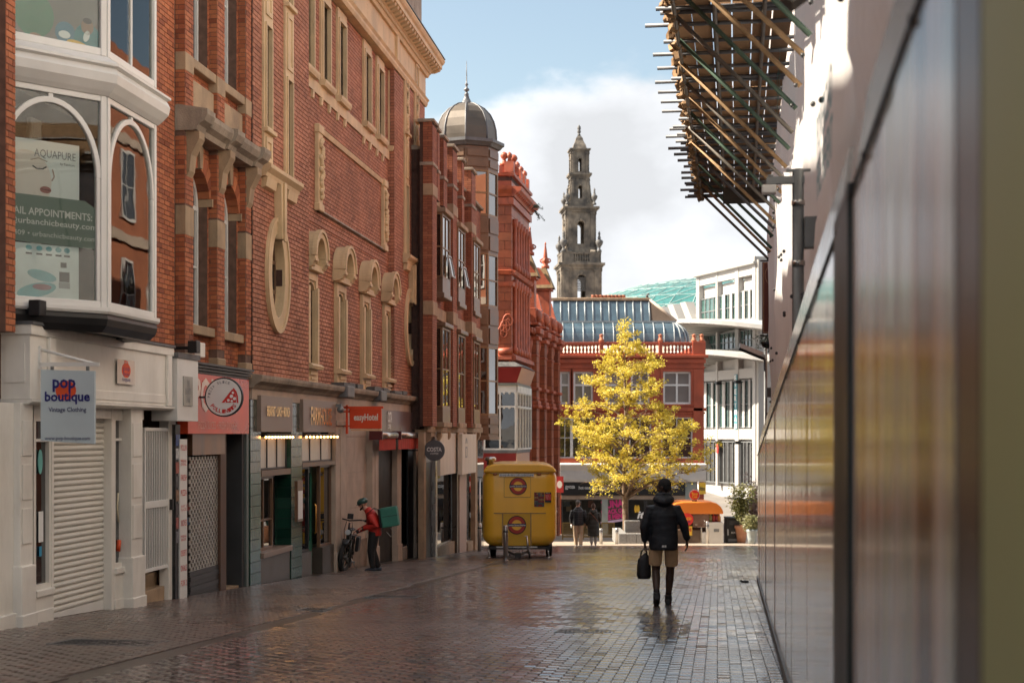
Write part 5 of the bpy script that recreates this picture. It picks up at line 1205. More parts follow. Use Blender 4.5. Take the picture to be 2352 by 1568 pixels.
    for i in range(9):
        d = Vector((rr.uniform(.3, 1), rr.uniform(-.5, .3), rr.uniform(-.7, 1.0))).normalized(); L_ = rr.uniform(.4, .75); p = [Vector((0, 0, 0)) + d*L_*q + Vector((0, 0, -.25*q*q)) for q in (0, .33, .66, 1)]
        st.tube(p, [.012, .01, .008, .004], 5)
        for j in range(26):
            q = p[1].lerp(p[3], rr.random()) + Vector((rr.uniform(-.05, .05), rr.uniform(-.05, .05), rr.uniform(-.05, .05))); a = Vector((rr.uniform(-1, 1), rr.uniform(-1, 1), rr.uniform(-1, 1))).normalized()*.07; b = a.orthogonal().normalized()*.018
            lf.add([q-a*.2, q+b, q+a, q-b], [(0,1,2,3)])
    st.ob('stems', mat('twig', (.05,.035,.025), .8), pl); stuff(lf.ob('leaves', mat('dark_leaf', (.05,.07,.035), .6, 0, .3), pl))
terracotta_corner()

# ================================================================ terracotta building with gabled pinnacles
def terracotta_gables():
    ang = math.atan2(1, .154)
    t = thing('gabled_terracotta_building', 'red terracotta building with tall piers and gabled stone pinnacles', 'building', (.61, 67, 0), ang)
    kz = lambda v, Y=68.5: CAMH - (v - HOR) * Y / F
    L_ = 11.0
    MB().box(-.8, L_, 0, .4, -4.5, 6.4).ob('wall', MORTAR_D, t); MB().box(-.8, L_, 3.5, 3.9, -4.5, 6.4).ob('rear_wall', MORTAR_D, t)
    MB().box(L_-.4, L_, .4, 3.5, -4.5, 6.4).ob('end_wall', MORTAR_D, t)
    bricks(t, -.8, L_, -3.6, 6.3, 0, [(q+1.0, q+2.4, -3, 2.6) for q in (0, 2.72, 5.44)]+[(q+1.0, q+2.4, 3.5, 5.4) for q in (0, 2.72, 5.44)], TERRA, L=.6, H=.34, J=.012, proud=.012, ind=60, pf=ALWAYS, name='terracotta_block')
    for q in (0, 2.72, 5.44):
        window(t, q+1.0, q+2.4, -2.9, 2.6, -.01, TERRA_S, GL, .08, .06, 1, 2); window(t, q+1.0, q+2.4, 3.5, 5.4, -.01, TERRA_S, GL, .08, .06, 1, 0)
    piers = [0, 2.75, 5.4, 8.0]
    for i, s in enumerate(piers):
        n = .5; top = 5.7
        p = MB().box(s, s+.8, -n, 0, -4.3, top).ob('pier', MORTAR_D, t)
        # blocks on face and on the cheek turned up the street
        z = -4.0; r = 0
        while z < top-.1:
            MB().box(s-.012, s, -n+.005, -.005, z+.012, z+.42, random.random()).ob('terracotta_block', TERRA, p)
            for q0, q1 in ((s+.005, s+.395), (s+.405, s+.795)): MB().box(q0, q1, -n-.012, -n, z+.012, z+.42, random.random()).ob('terracotta_block', TERRA, p)
            z += .43; r += 1
        MB().box(s+.85, s+1.05, -.25, 0, -4.3, top).ob('pilaster', TERRA_S, t, bev=.02); MB().lathe([(.1, -4), (.1, 5.2), (.16, 5.4), (.16, top)], (s-.14, -.2, 0), 8).ob('shaft', TERRA_S, t)
        for z0, h, o in ((2.72, .16, .10), (2.95, .1, .05), (3.35, .14, .12), (5.62, .18, .14), (5.9, .25, .22), (6.3, .12, .12), (4.9, .08, .05)):
            MB().box(s-o, s+.8+o, -n-o, .0, z0, z0+h).ob('pier_moulding', TERRA_S, p, bev=.03)
        rs = MB()
        for j in range(5): rs.ball((s-.1+.25*j, -n-.08, 2.62), (.1, .08, .1), 7, 5); rs.ball((s-.1, -n+.12*j, 2.62), (.08, .1, .1), 7, 5)
        rs.ob('rosettes', TERRA_S, p)
        MB().box(s+.02, s+.78, -n+.02, .2, 6.42, 7.1).ob('pedestal', TERRA_S, p, bev=.03)
        if i in (0, 2):     # tall gabled pinnacle
            base = 7.1; gb = 8.5
            MB().box(s+.08, s+.72, -n+.1, .3, base, gb).ob('pinnacle_shaft', TERRA_S, p, bev=.02)
            MB().box(s-.02, s+.82, -n, .35, gb-.12, gb).ob('pinnacle_collar', TERRA_S, p, bev=.02)
            MB().prism([(-n-.08, gb), (.1, gb+1.0), (.28, gb+1.0), (.42, gb)], s-.06, s+.02, 'x').ob('gable_end', TERRA_S, p)
            g = MB(); cx = s+.38
            g.add([(s-.1, -n-.1, gb), (s-.1, .45, gb), (s+.9, .45, gb), (s+.9, -n-.1, gb), (s+.15, -n*.4, gb+1.0), (s+.15, .2, gb+1.0), (s+.65, .2, gb+1.0), (s+.65, -n*.4, gb+1.0)], [(0,1,5,4), (2,3,7,6), (1,2,6,5), (3,0,4,7), (4,5,6,7)])
            g.ob('stone_cap', mat('lichen_stone', (.26,.17,.085), .9, 0, .4, 4, .4, 25, dirt=.5), p)
            MB().lathe([(.20, 1.0), (.2, 1.12), (.12, 1.2), (.17, 1.3), (.2, 1.4), (.1, 1.48), (.11, 1.52), (.07, 1.9), (.03, 2.15), (.05, 2.2), (.02, 2.3)], (s+.4, -n*.3, gb), 10).ob('finial', TERRA_S, p)
            rg = MB(); rg.tube([(s+.4+.26*math.cos(a*math.pi/8), -n*.3, gb+1.38+.12*math.sin(a*math.pi/8)) for a in range(17)], .035, 6); rg.tube([(s+.4, -n*.3+.26*math.cos(a*math.pi/8), gb+1.38+.12*math.sin(a*math.pi/8)) for a in range(17)], .035, 6); rg.ob('finial_ring', TERRA_S, p)
        else:
            MB().lathe([(.36, 7.1), (.36, 7.2), (.3, 7.3), (.05, 8.0)], (s+.4, -.1, 0), 4, phase=math.pi/4, smooth=False).ob('small_pinnacle', TERRA_S, p)
        MB().ball((s+.4, -n-.02, 6.75), (.32, .2, .3), 10, 7).ob('lion_boss', TERRA_S, p)
    for z0, h, o in ((5.62, .18, .3), (5.9, .25, .42), (6.3, .12, .3), (2.72, .12, .12), (3.35, .12, .12)): MB().box(-.8, L_, -o, 0, z0, z0+h).ob('string_course', TERRA_S, t, bev=.03)
    for k in range(26): MB().ball((-.5 + k*.44, -.42, 6.0), (.12, .14, .16), 7, 5).ob('cornice_boss', TERRA_S, t)
    # roof slope with stone slates, course by course
    rf = MB().add([(-.8, .1, 6.3), (L_, .1, 6.3), (L_, 2.2, 9.0), (-.8, 2.2, 9.0)], [(0,1,2,3)]).ob('roof', SLATE, t)
    for r_ in range(9):
        for k in range(20):
            x0 = -.8 + k*.59 + (.29 if r_ % 2 else 0); y0, z0 = lerp(.1, 2.2, r_/9), lerp(6.3, 9.0, r_/9); y1, z1 = lerp(.1, 2.2, (r_+1.2)/9), lerp(6.3, 9.0, (r_+1.2)/9)
            MB().add([(x0, y0, z0+.05), (min(x0+.58, L_), y0, z0+.05), (min(x0+.58, L_), y1, z1+.02), (x0, y1, z1+.02), (x0, y0, z0), (min(x0+.58, L_), y0, z0)], [(0,1,2,3), (4,5,1,0)], random.random()).ob('stone_slate', brick_mat('stone_slate', [(.12,.085,.055), (.2,.14,.085), (.16,.11,.07)], .9) if 'stone_slate' not in MATS else MATS['stone_slate'], rf)
    rebase(t, (4, 0, gz(70))); kk = 1.05; t.location = (t.location.x*kk, t.location.y*kk, CAMH+(t.location.z-CAMH)*kk); t.scale = (kk, kk, kk)
terracotta_gables()

# ================================================================ red building closing the street
def end_building():
    Y0 = 84.0; k = F / Y0
    X = lambda u: (u - 1176) / k
    Z = lambda v: CAMH - (v - HOR) / k
    t = thing('red_arcade_building', 'red terracotta building with balustrade, blue glazed roof and noodle bar sign', 'building', (0, 0, 0))
    RW = mat('red_wall', (.40,.075,.030), .55, 0, .25, 1.2, .2, 20, dirt=.2, dirtc=(.2,.05,.03))
    x0, x1 = X(1235), X(1617); g = gz(Y0) - .3
    wins = [(1286, 1309), (1317, 1362), (1390, 1431), (1449, 1492), (1523, 1587)]
    holes = [(X(a), X(b), Z(928), Z(853)) for a, b in wins] + [(X(a)-.1, X(b)+.1, Z(1052), Z(958)) for a, b in wins] + [(X(1289), X(1572), g, Z(1136))]
    w = MB(); slab(w, x0, x1, g, Z(815), Y0, Y0+.4, holes); w.box(x0, x1, Y0+9, Y0+9.4, g, Z(790)); w.box(x1-.4, x1, Y0+.4, Y0+9, g, Z(790)); w.box(x0, x0+.4, Y0+.4, Y0+9, g, Z(790)); w.box(x0, x1, Y0+.4, Y0+9, Z(818), Z(816)); w.ob('wall', RW, t)
    WF = mat('white_sash', (.74,.72,.69), .4, 0, .04)
    for i, (a, b) in enumerate(wins):
        window(t, X(a), X(b), Z(928), Z(853), Y0+.08, WF, mat('pale_glass', (.20,.19,.18), .08, 0, .25, .6, spec=.8), .11, .08, 1 if b-a > 42 else 0, 0, bars=.10, zs=[Z(884)])
        window(t, X(a)-.1, X(b)+.1, Z(1052), Z(958), Y0+.1, WF, GL, .08, .08, 1, 1)
        MB().ring([(X(a), Z(928)), (X(b), Z(928)), (X(b), Z(853)), (X(a), Z(853))], [(X(a)-.14, Z(932)), (X(b)+.14, Z(932)), (X(b)+.14, Z(847)), (X(a)-.14, Z(847))], Y0-.06, Y0-.001, 'y').ob('window_moulding', RW, t)
    for v0, v1, o in ((822, 815, .22), (834, 824, .10), (846, 842, .06), (944, 936, .12), (950, 946, .06)): MB().box(x0, x1+o, Y0-o, Y0, Z(v0), Z(v1)).ob('string_course', RW, t, bev=.02)
    for u0, u1 in ((1592, 1614),): MB().box(X(u0), X(u1), Y0-.12, Y0-.001, Z(1062), Z(848)).ob('pilaster', RW, t, bev=.02)
    # balustrade
    ba = MB(); ba.box(x0, x1+.05, Y0-.12, Y0+.12, Z(793), Z(786)); ba.box(x0, x1+.05, Y0-.12, Y0+.12, Z(815), Z(811)); bb = ba.ob('balustrade', RW, t, bev=.02)
    bm = MB().lathe([(.07, 0), (.07, .04), (.045, .06), (.085, .16), (.07, .22), (.04, .32), (.06, .38), (.07, .40)], (0, 0, 0), 8).mesh('baluster', RW)
    ped = [(1262, 1270), (1377, 1386), (1513, 1521), (1590, 1620)]
    u = 1274
    while u < 1588:
        if not any(a-3 < u < b+3 for a, b in ped): place_mesh('baluster', bm, bb, (X(u), Y0, Z(811)), (0, 0, 0), (1, 1, (Z(793)-Z(811))/.40))
        u += 8.2
    for a, b in ped:
        MB().box(X(a), X(b), Y0-.16, Y0+.2, Z(815), Z(784)).ob('pedestal', RW, bb, bev=.02)
        c = X((a+b)/2)
        for cc in ((c,) if b-a < 15 else (X(1594), X(1612))): MB().lathe([(.15, 0), (.15, .1), (.1, .14), (.1, .32), (.14, .36), (.04, .42)], (cc, Y0, Z(784)), 8).ob('pot_finial', mat('clay_pot', (.42,.14,.07), .7), bb)
    # glazed roof: rounded lower tier, steep upper tier
    GR = glass_mat('roof_glass', (.05,.085,.11), .16, 1.6, .35, .5); BAR = mat('roof_bar', (.30,.33,.34), .5, .3)
    prof = [(1.0, Z(790)), (.98, Z(775)), (1.06, Z(762)), (1.22, Z(750)), (1.5, Z(741)), (1.85, Z(735))]
    roof = MB().box(x0, X(1560), Y0+1.75, Y0+1.95, Z(736), Z(731)).ob('glass_roof', BAR, t)
    us = [1248 + i*23.5 for i in range(14)]
    for a, b in zip(us, us[1:]):
        m_ = MB(); n = len(prof); m_.add([(X(a)+.03, Y0+y, z) for y, z in prof] + [(X(b)-.03, Y0+y, z) for y, z in prof], [(i, n+i, n+i+1, i+1) for i in range(n-1)], smooth=True); m_.ob('roof_pane', GR, roof)
        MB().tube([(X(b), Y0+y-.03, z) for y, z in prof], .035, 5).ob('roof_bar', BAR, roof)
    c = (X(us[-1]), Y0+1.9)       # rounded corner of the lower tier
    for j in range(4):
        a0, a1 = math.pi/2*j/4, math.pi/2*(j+1)/4; m_ = MB(); n = len(prof)
        def pt(q, y, z): rad = 1.9-y; return (c[0]+rad*math.sin(q)*1.0, c[1]-rad*math.cos(q), z)
        m_.add([pt(a0+.02, y, z) for y, z in prof] + [pt(a1-.02, y, z) for y, z in prof], [(i, n+i, n+i+1, i+1) for i in range(n-1)], smooth=True); m_.ob('roof_pane', GR, roof); MB().tube([pt(a1, y-.03, z) for y, z in prof], .035, 5).ob('roof_bar', BAR, roof)
    us2 = [1272 + i*19 for i in range(13)]
    for a, b in zip(us2, us2[1:]):
        MB().add([(X(a)+.03, Y0+1.95, Z(731)), (X(b)-.03, Y0+1.95, Z(731)), (X(b)-.03, Y0+2.6, Z(681)), (X(a)+.03, Y0+2.6, Z(681))], [(0,1,2,3)]).ob('roof_pane', GR, roof); MB().tube([(X(b), Y0+1.93, Z(731)), (X(b), Y0+2.58, Z(681))], .04, 5).ob('roof_bar', BAR, roof)
    MB().box(X(1262), X(1502), Y0+2.5, Y0+2.9, Z(681), Z(674)).ob('ridge', STONE_B, roof, bev=.03)
    hp = MB(); hp.add([(X(1501), Y0+1.96, Z(731)), (X(1560), Y0+1.96, Z(731)), (X(1500), Y0+2.62, Z(678)), (X(1560), Y0+6, Z(731)), (X(1500), Y0+6, Z(678))], [(0,1,2), (1,3,4,2)]); hp.ob('hip', brick_mat('brown_tile', [(.07,.045,.03), (.12,.075,.05), (.09,.06,.04)], .8), roof)
    MB().tube([(X(1500), Y0+2.6, Z(677)), (X(1562), Y0+1.95, Z(731))], .09, 6).ob('hip_ridge', STONE_P, roof)
    MB().tube([(X(1497), Y0+2.6, Z(675)), (X(1495), Y0+2.6, Z(669)), (X(1499), Y0+2.6, Z(665)), (X(1502), Y0+2.6, Z(667))], [.09, .07, .06, .03], 8).ob('ridge_finial', SLATE, roof)
    for i in range(9): MB().lathe([(.14, 0), (.11, .2), (.14, .26)], (X(1370+i*9), Y0+3.2, Z(676)), 8).ob('chimney_pot', mat('clay_pot', (.42,.14,.07), .7), roof)
    # white cornice, black sign, shop
    MB().prism([(Y0+.1, Z(1106)), (Y0-.30, Z(1106)), (Y0-.34, Z(1100)), (Y0-.34, Z(1080)), (Y0-.5, Z(1066)), (Y0+.1, Z(1062))], X(1286), X(1620), 'x').ob('shop_cornice', mat('white_render', (.66,.62,.57), .6, 0, .12, 1.5, dirt=.2, dirtc=(.4,.33,.27)), t)
    sg_ = MB().box(X(1289), X(1573), Y0-.22, Y0+.1, Z(1136), Z(1107)).ob('sign_band', BLACK, t)
    for body, a, b in (('gyoza', 1298, 1320), ('hot noodles', 1329, 1368), ('asian salads', 1380, 1424), ('soup', 1458, 1474), ('rice', 1490, 1503), ('gyoza', 1537, 1557)):
        text(sg_, body, X(b)-X(a), .22 if 'y' in body or 'p' in body else .19, WINK, ((X(a)+X(b))/2, Y0-.225, Z(1119)), bold=.012)
    MB().box(X(1289), X(1573), Y0-.1, Y0+.1, Z(1146), Z(1137)).ob('head_rail', mat('buff_rail', (.36,.27,.2), .5), t)
    MB().box(X(1573), X(1600), Y0-.14, Y0+.3, g, Z(1107)).ob('corner_pier', mat('grey_green_render', (.30,.33,.31), .6), t); MB().box(X(1382), X(1396), Y0-.1, Y0+.3, g, Z(1146)).ob('shop_pier', mat('grey_green_render', (.30,.33,.31), .6), t)
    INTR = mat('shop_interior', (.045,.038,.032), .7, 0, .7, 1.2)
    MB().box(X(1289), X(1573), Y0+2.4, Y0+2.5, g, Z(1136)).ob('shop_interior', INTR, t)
    rr = random.Random(12)
    for i in range(16):
        u_ = rr.uniform(1292, 1565); v_ = rr.uniform(1150, 1215); wv = rr.uniform(5, 16); hv = rr.uniform(6, 18)
        MB().box(X(u_), X(u_+wv), Y0+1.5+.05*i, Y0+1.53+.05*i, Z(v_+hv), Z(v_)).ob('shop_display', mat('display_%d' % i, rr.choice([(.10,.13,.15), (.28,.20,.12), (.30,.10,.06), (.12,.16,.08), (.35,.30,.24)]), .6), t)
    for a, b in ((1290, 1382), (1396, 1483), (1484, 1573)): window(t, X(a), X(b), Z(1228), Z(1146), Y0+.05, DARKGREY, CLEAR, .07, .07, 1 if b-a > 90 else 0, 0)
    MB().box(X(1289), X(1573), Y0, Y0+.3, g, Z(1228)).ob('stall_riser', mat('brown_panel', (.14,.085,.055), .6), t)
    # posters inside the glass
    pz = MB().prism([(X(1380), Z(1201)), (X(1435), Z(1193)), (X(1435), Z(1140)), (X(1380), Z(1142))], Y0-.02, Y0-.01, 'y').ob('poster', mat('poster_brown', (.085,.055,.045), .5), t)
    def st(body, a, b, v0, v1): 
        o = text(pz, body, X(b)-X(a), Z(v0)-Z(v1), PINK, ((X(a)+X(b))/2, Y0-.03, (Z(v0)+Z(v1))/2), (R(90), R(-7), 0), bold=.05); return o
    st('TUNA', 1381, 1432, 1148, 1166); st('IS BACK ON', 1381, 1436, 1168, 1179); st('THE MENU', 1382, 1437, 1180, 1192)
    MB().prism([(X(1380), Z(1203)), (X(1437), Z(1195)), (X(1437), Z(1190)), (X(1380), Z(1198))], Y0-.035, Y0-.03, 'y').ob('poster_strip', LILAC, pz)
    bk = MB().box(X(1447), X(1505), Y0-.02, Y0-.01, Z(1200), Z(1186)).ob('poster', BLACK, t); text(bk, 'itsu', X(1505)-X(1463), .42, WINK, (X(1484), Y0-.03, Z(1182)), shear=.25, bold=.03)
    for du, rz in ((-3, .5), (3, -.5)):
        q = MB().prism([(x, z) for x, z in ellipse(X(1463+du), Z(1168), .08, .22, 14)], Y0-.03, Y0-.025, 'y'); q.ob('butterfly_wing', YINK, bk)
    sg2 = MB().box(X(1602), X(1617), Y0-.8, Y0-.74, Z(1133), Z(1107)).ob('yellow_flag_sign', YINK, t); text(sg2, 'itsu', .30, .22, DINK, (X(1609), Y0-.81, Z(1120)), shear=.2, bold=.03); MB().tube([(X(1600), Y0-.77, Z(1172)), (X(1600), Y0-.77, Z(1104))], .03, 6).ob('flag_pole', STEEL, t)
    rebase(t, (X(1440), Y0, gz(Y0)))
end_building()

# ================================================================ church tower
def church():
    Y0 = 182.0; k = F / Y0; Z = lambda v: CAMH - (v - HOR) / k
    cx = (1332 - 1176) / k
    t = thing('church_tower', 'sooty sandstone church steeple of open arched stages with urns', 'church', (cx, Y0 + 2.4, 0), R(5))
    def v(zy): return (260 + zy / 3.135) * .9408
    def zz(zy): return Z(v(zy))
    w = lambda zp: zp / 3.135 * .9408 / k          # zoom pixels -> metres
    def stage(hw, z0, z1, ow, oz0, ozs, cap=True, taper=1.0):
        # four corner piers and an arch on each face
        p = MB()
        for a in range(4):
            M = Matrix.Rotation(a*math.pi/2, 4, 'Z'); q = MB()
            th = hw*.36
            q.box(-hw, -ow, -hw, -hw+th, z0, z1); q.box(ow, hw-th, -hw, -hw+th, z0, z1); q.box(-ow, ow, -hw, -hw+th, z0, oz0)
            n = 12; arc = [(ow*math.cos(math.pi*i/n), ozs + ow*math.sin(math.pi*i/n)) for i in range(n+1)]
            q.prism([(ow, z1)] + arc + [(-ow, z1)], -hw, -hw+th, 'y')
            if taper != 1: q.v = [(x*lerp(1, taper, (z-z0)/(z1-z0)), y*lerp(1, taper, (z-z0)/(z1-z0)), z) for x, y, z in q.v]
            xf(q, M); p.add(q.v, q.f)
        o = p.ob('stage', CHURCH, t)
        for a in range(4):
            M = Matrix.Rotation(a*math.pi/2, 4, 'Z')
            for sgn in (-1, 1):
                c = hw*.80*sgn; q = MB().box(c-hw*.13, c+hw*.13, -hw-.12, -hw-.001, z0+.2, z1-.3); q.box(c-hw*.17, c+hw*.17, -hw-.18, -hw-.002, z1-.3, z1-.02); q.box(c-hw*.17, c+hw*.17, -hw-.18, -hw-.002, z0, z0+.2)
                if taper != 1: q.v = [(x*lerp(1, taper, (z-z0)/(z1-z0)), y*lerp(1, taper, (z-z0)/(z1-z0)), z) for x, y, z in q.v]
                xf(q, M).ob('pilaster', CHURCH, o)
            ar = MB().ring(ellipse(0, ozs, ow, ow, 14, 0, math.pi), ellipse(0, ozs, ow*1.35, ow*1.35, 14, 0, math.pi), -hw*(.93 if taper == 1 else .5*(1+taper)) - (.3 if taper == 1 else .1), -hw*.6, 'y', False); xf(ar, M).ob('archivolt', CHURCH, o)
            xf(MB().box(-ow*.3, ow*.3, -hw*(1 if taper == 1 else .9)-.22, -hw*.6, ozs+ow*.95, ozs+ow*1.7), M).ob('keystone', CHURCH, o)
        return o
    def corn(hw, z0, z1, o):
        c = MB()
        h = z1-z0
        for f0, f1, e in ((0, .35, .35), (.35, .6, .6), (.6, 1, 1.)): c.box(-hw-o*e, hw+o*e, -hw-o*e, hw+o*e, z0+h*f0, z0+h*f1)
        ob = c.ob('cornice', CHURCH, t); return ob
    H1 = w(300)/2; H2 = w(222)/2; H3 = w(160)/2; H4 = w(128)/2
    stage(H1, gz(150)-3, zz(1240), w(64)/2, zz(1600), zz(1318)); corn(H1, zz(1240), zz(1196), w(28))
    lv = MB()
    for i in range(9): z_ = lerp(zz(1410), zz(1300), i/9); lv.box(-w(33), w(33), -H1+.15, -H1+.35, z_, z_+.12)
    lv.ob('louvres', SLATE, t)
    for a in range(4):       # capitals at the corners
        M = Matrix.Rotation(a*math.pi/2, 4, 'Z')
    # balustrade stage with urns
    b = MB()
    for a in range(4):
        M = Matrix.Rotation(a*math.pi/2, 4, 'Z'); q = MB(); q.box(-H1, H1, -H1-.02, -H1+.25, zz(1127), zz(1113)); q.box(-H1, H1, -H1-.02, -H1+.25, zz(1196), zz(1183))
        q.box(-H1, -w(60), -H1, -H1+.24, zz(1183), zz(1127)); q.box(w(60), H1, -H1, -H1+.24, zz(1183), zz(1127))
        for i in range(6): q.lathe([(.10, 0), (.17, .35), (.08, .75), (.12, zz(1127)-zz(1183))], (lerp(-w(48), w(48), i/5), -H1+.12, zz(1183)), 6)
        xf(q, M); b.add(q.v, q.f)
    b.ob('balustrade', CHURCH, t)
    def urn(x, y, z, s):
        return MB().lathe([(.30*s, 0), (.30*s, .25*s), (.14*s, .4*s), (.16*s, .6*s), (.42*s, 1.0*s), (.5*s, 1.35*s), (.36*s, 1.5*s), (.18*s, 1.6*s), (.2*s, 1.8*s), (.1*s, 2.1*s), (.16*s, 2.3*s), (.04*s, 2.6*s)], (x, y, z), 9).ob('urn', SLATE, t)
    for sx in (-1, 1):
        for sy in (-1, 1): urn(sx*H1*.92, sy*H1*.92, zz(1113), 1.0); urn(sx*H2*.95, sy*H2*.95, zz(745), .8)
    MB().box(-H2*1.08, H2*1.08, -H2*1.08, H2*1.08, zz(1183), zz(1113)+.01).ob('plinth_block', CHURCH, t)
    fl = MB()
    for a in range(4):      # flared scroll buttresses
        M = Matrix.Rotation(a*math.pi/2, 4, 'Z')
        for y in (-H2*.8, H2*.8): q = MB().prism([(-H2-.02, zz(1050)), (-H2-.06, zz(1070)), (-H2-.30, zz(1092)), (-H2-.7, zz(1108)), (-H2-.7, zz(1114)), (-H2, zz(1114))], y-.3, y+.3, 'y'); xf(q, M); fl.add(q.v, q.f)
    fl.ob('scroll_buttresses', CHURCH, t)
    stage(H2, zz(1113)+.02, zz(800), w(52)/2, zz(1045), zz(895)); corn(H2, zz(800), zz(760), w(30))
    MB().box(-H3*1.25, H3*1.25, -H3*1.25, H3*1.25, zz(760), zz(722)).ob('plinth_block', CHURCH, t)
    stage(H3*1.05, zz(722), zz(535), w(32)/2, zz(690), zz(608), taper=.80); corn(H3*.84, zz(535), zz(495), w(22))
    stage(H4, zz(495), zz(328), w(24)/2, zz(480), zz(392)); corn(H4, zz(328), zz(305), w(18))
    MB().lathe([(w(110)/2*1.41, 0), (w(90)/2*1.41, zz(270)-zz(305)), (w(62)/2*1.41, zz(240)-zz(305)), (w(50)/2*1.41, zz(215)-zz(305)), (w(30)/2*1.41, zz(200)-zz(305)), (w(16)/2*1.41, zz(192)-zz(305))], (0, 0, zz(305)), 4, phase=math.pi/4, smooth=False).ob('cap', CHURCH, t)
    MB().lathe([(r_*.75, z_*.32) for r_, z_ in ((.25, 0), (.28, .4), (.14, .7), (.26, 1.1), (.34, 1.6), (.22, 2.1), (.30, 2.7), (.3, 3.3), (.16, 3.8), (.1, 4.1))], (0, 0, zz(194)), 9).ob('finial', SLATE, t)
    rebase(t, (0, 0, gz(150)))
church()

# ================================================================ great glass roof
def glass_vault():
    Y0 = 150.0; k = F / (Y0 + 16)
    t = thing('glass_vault', 'shallow teal glass dome of triangular panes behind the red building', 'glass roof', ((1660-1176)/k, Y0+16, gz(120)))
    a, b, c = 420/k, 16, 163/k; z0 = CAMH - (803 - HOR)/k - gz(120)
    nu, nv = 22, 9; pts = []
    for j in range(nv+1):
        el = math.pi/2*j/nv
        for i in range(nu+1):
            az = math.pi + math.pi*i/nu; pts.append((a*math.cos(el)*math.cos(az), b*math.cos(el)*math.sin(az), z0 + c*math.sin(el)))
    GV = glass_mat('vault_glass', (.045,.16,.155), .35, 1.3, .15, .2); m = nu+1; tri = []
    for j in range(nv):
        for i in range(nu):
            q = j*m+i; tri += [(q, q+1, q+m+1), (q, q+m+1, q+m)] if (i+j) % 2 else [(q, q+1, q+m), (q+1, q+m+1, q+m)]
    cnt = 0
    body = MB(); 
    for j in range(nv):
        for i in range(nu): q = j*m+i; body.add([pts[q], pts[q+1], pts[q+m+1]], [(0, 1, 2)]); body.add([pts[q], pts[q+m+1], pts[q+m]], [(0, 1, 2)])
    stuff(body.ob('glass_panes', GV, t))
    br = MB()
    for j in range(nv):
        for i in range(nu):
            q = j*m+i
            for r in (q+1, q+m, q+m+1): br.tube([pts[q], pts[r]], .07, 4, False)
    br.ob('glazing_bars', mat('pale_bar', (.22,.32,.31), .5), t)
    dr = MB().lathe([(1, 0), (1, z0)], (0, 0, 0), 24, sx=a, sy=b).ob('drum', STONE_P, t)
glass_vault()

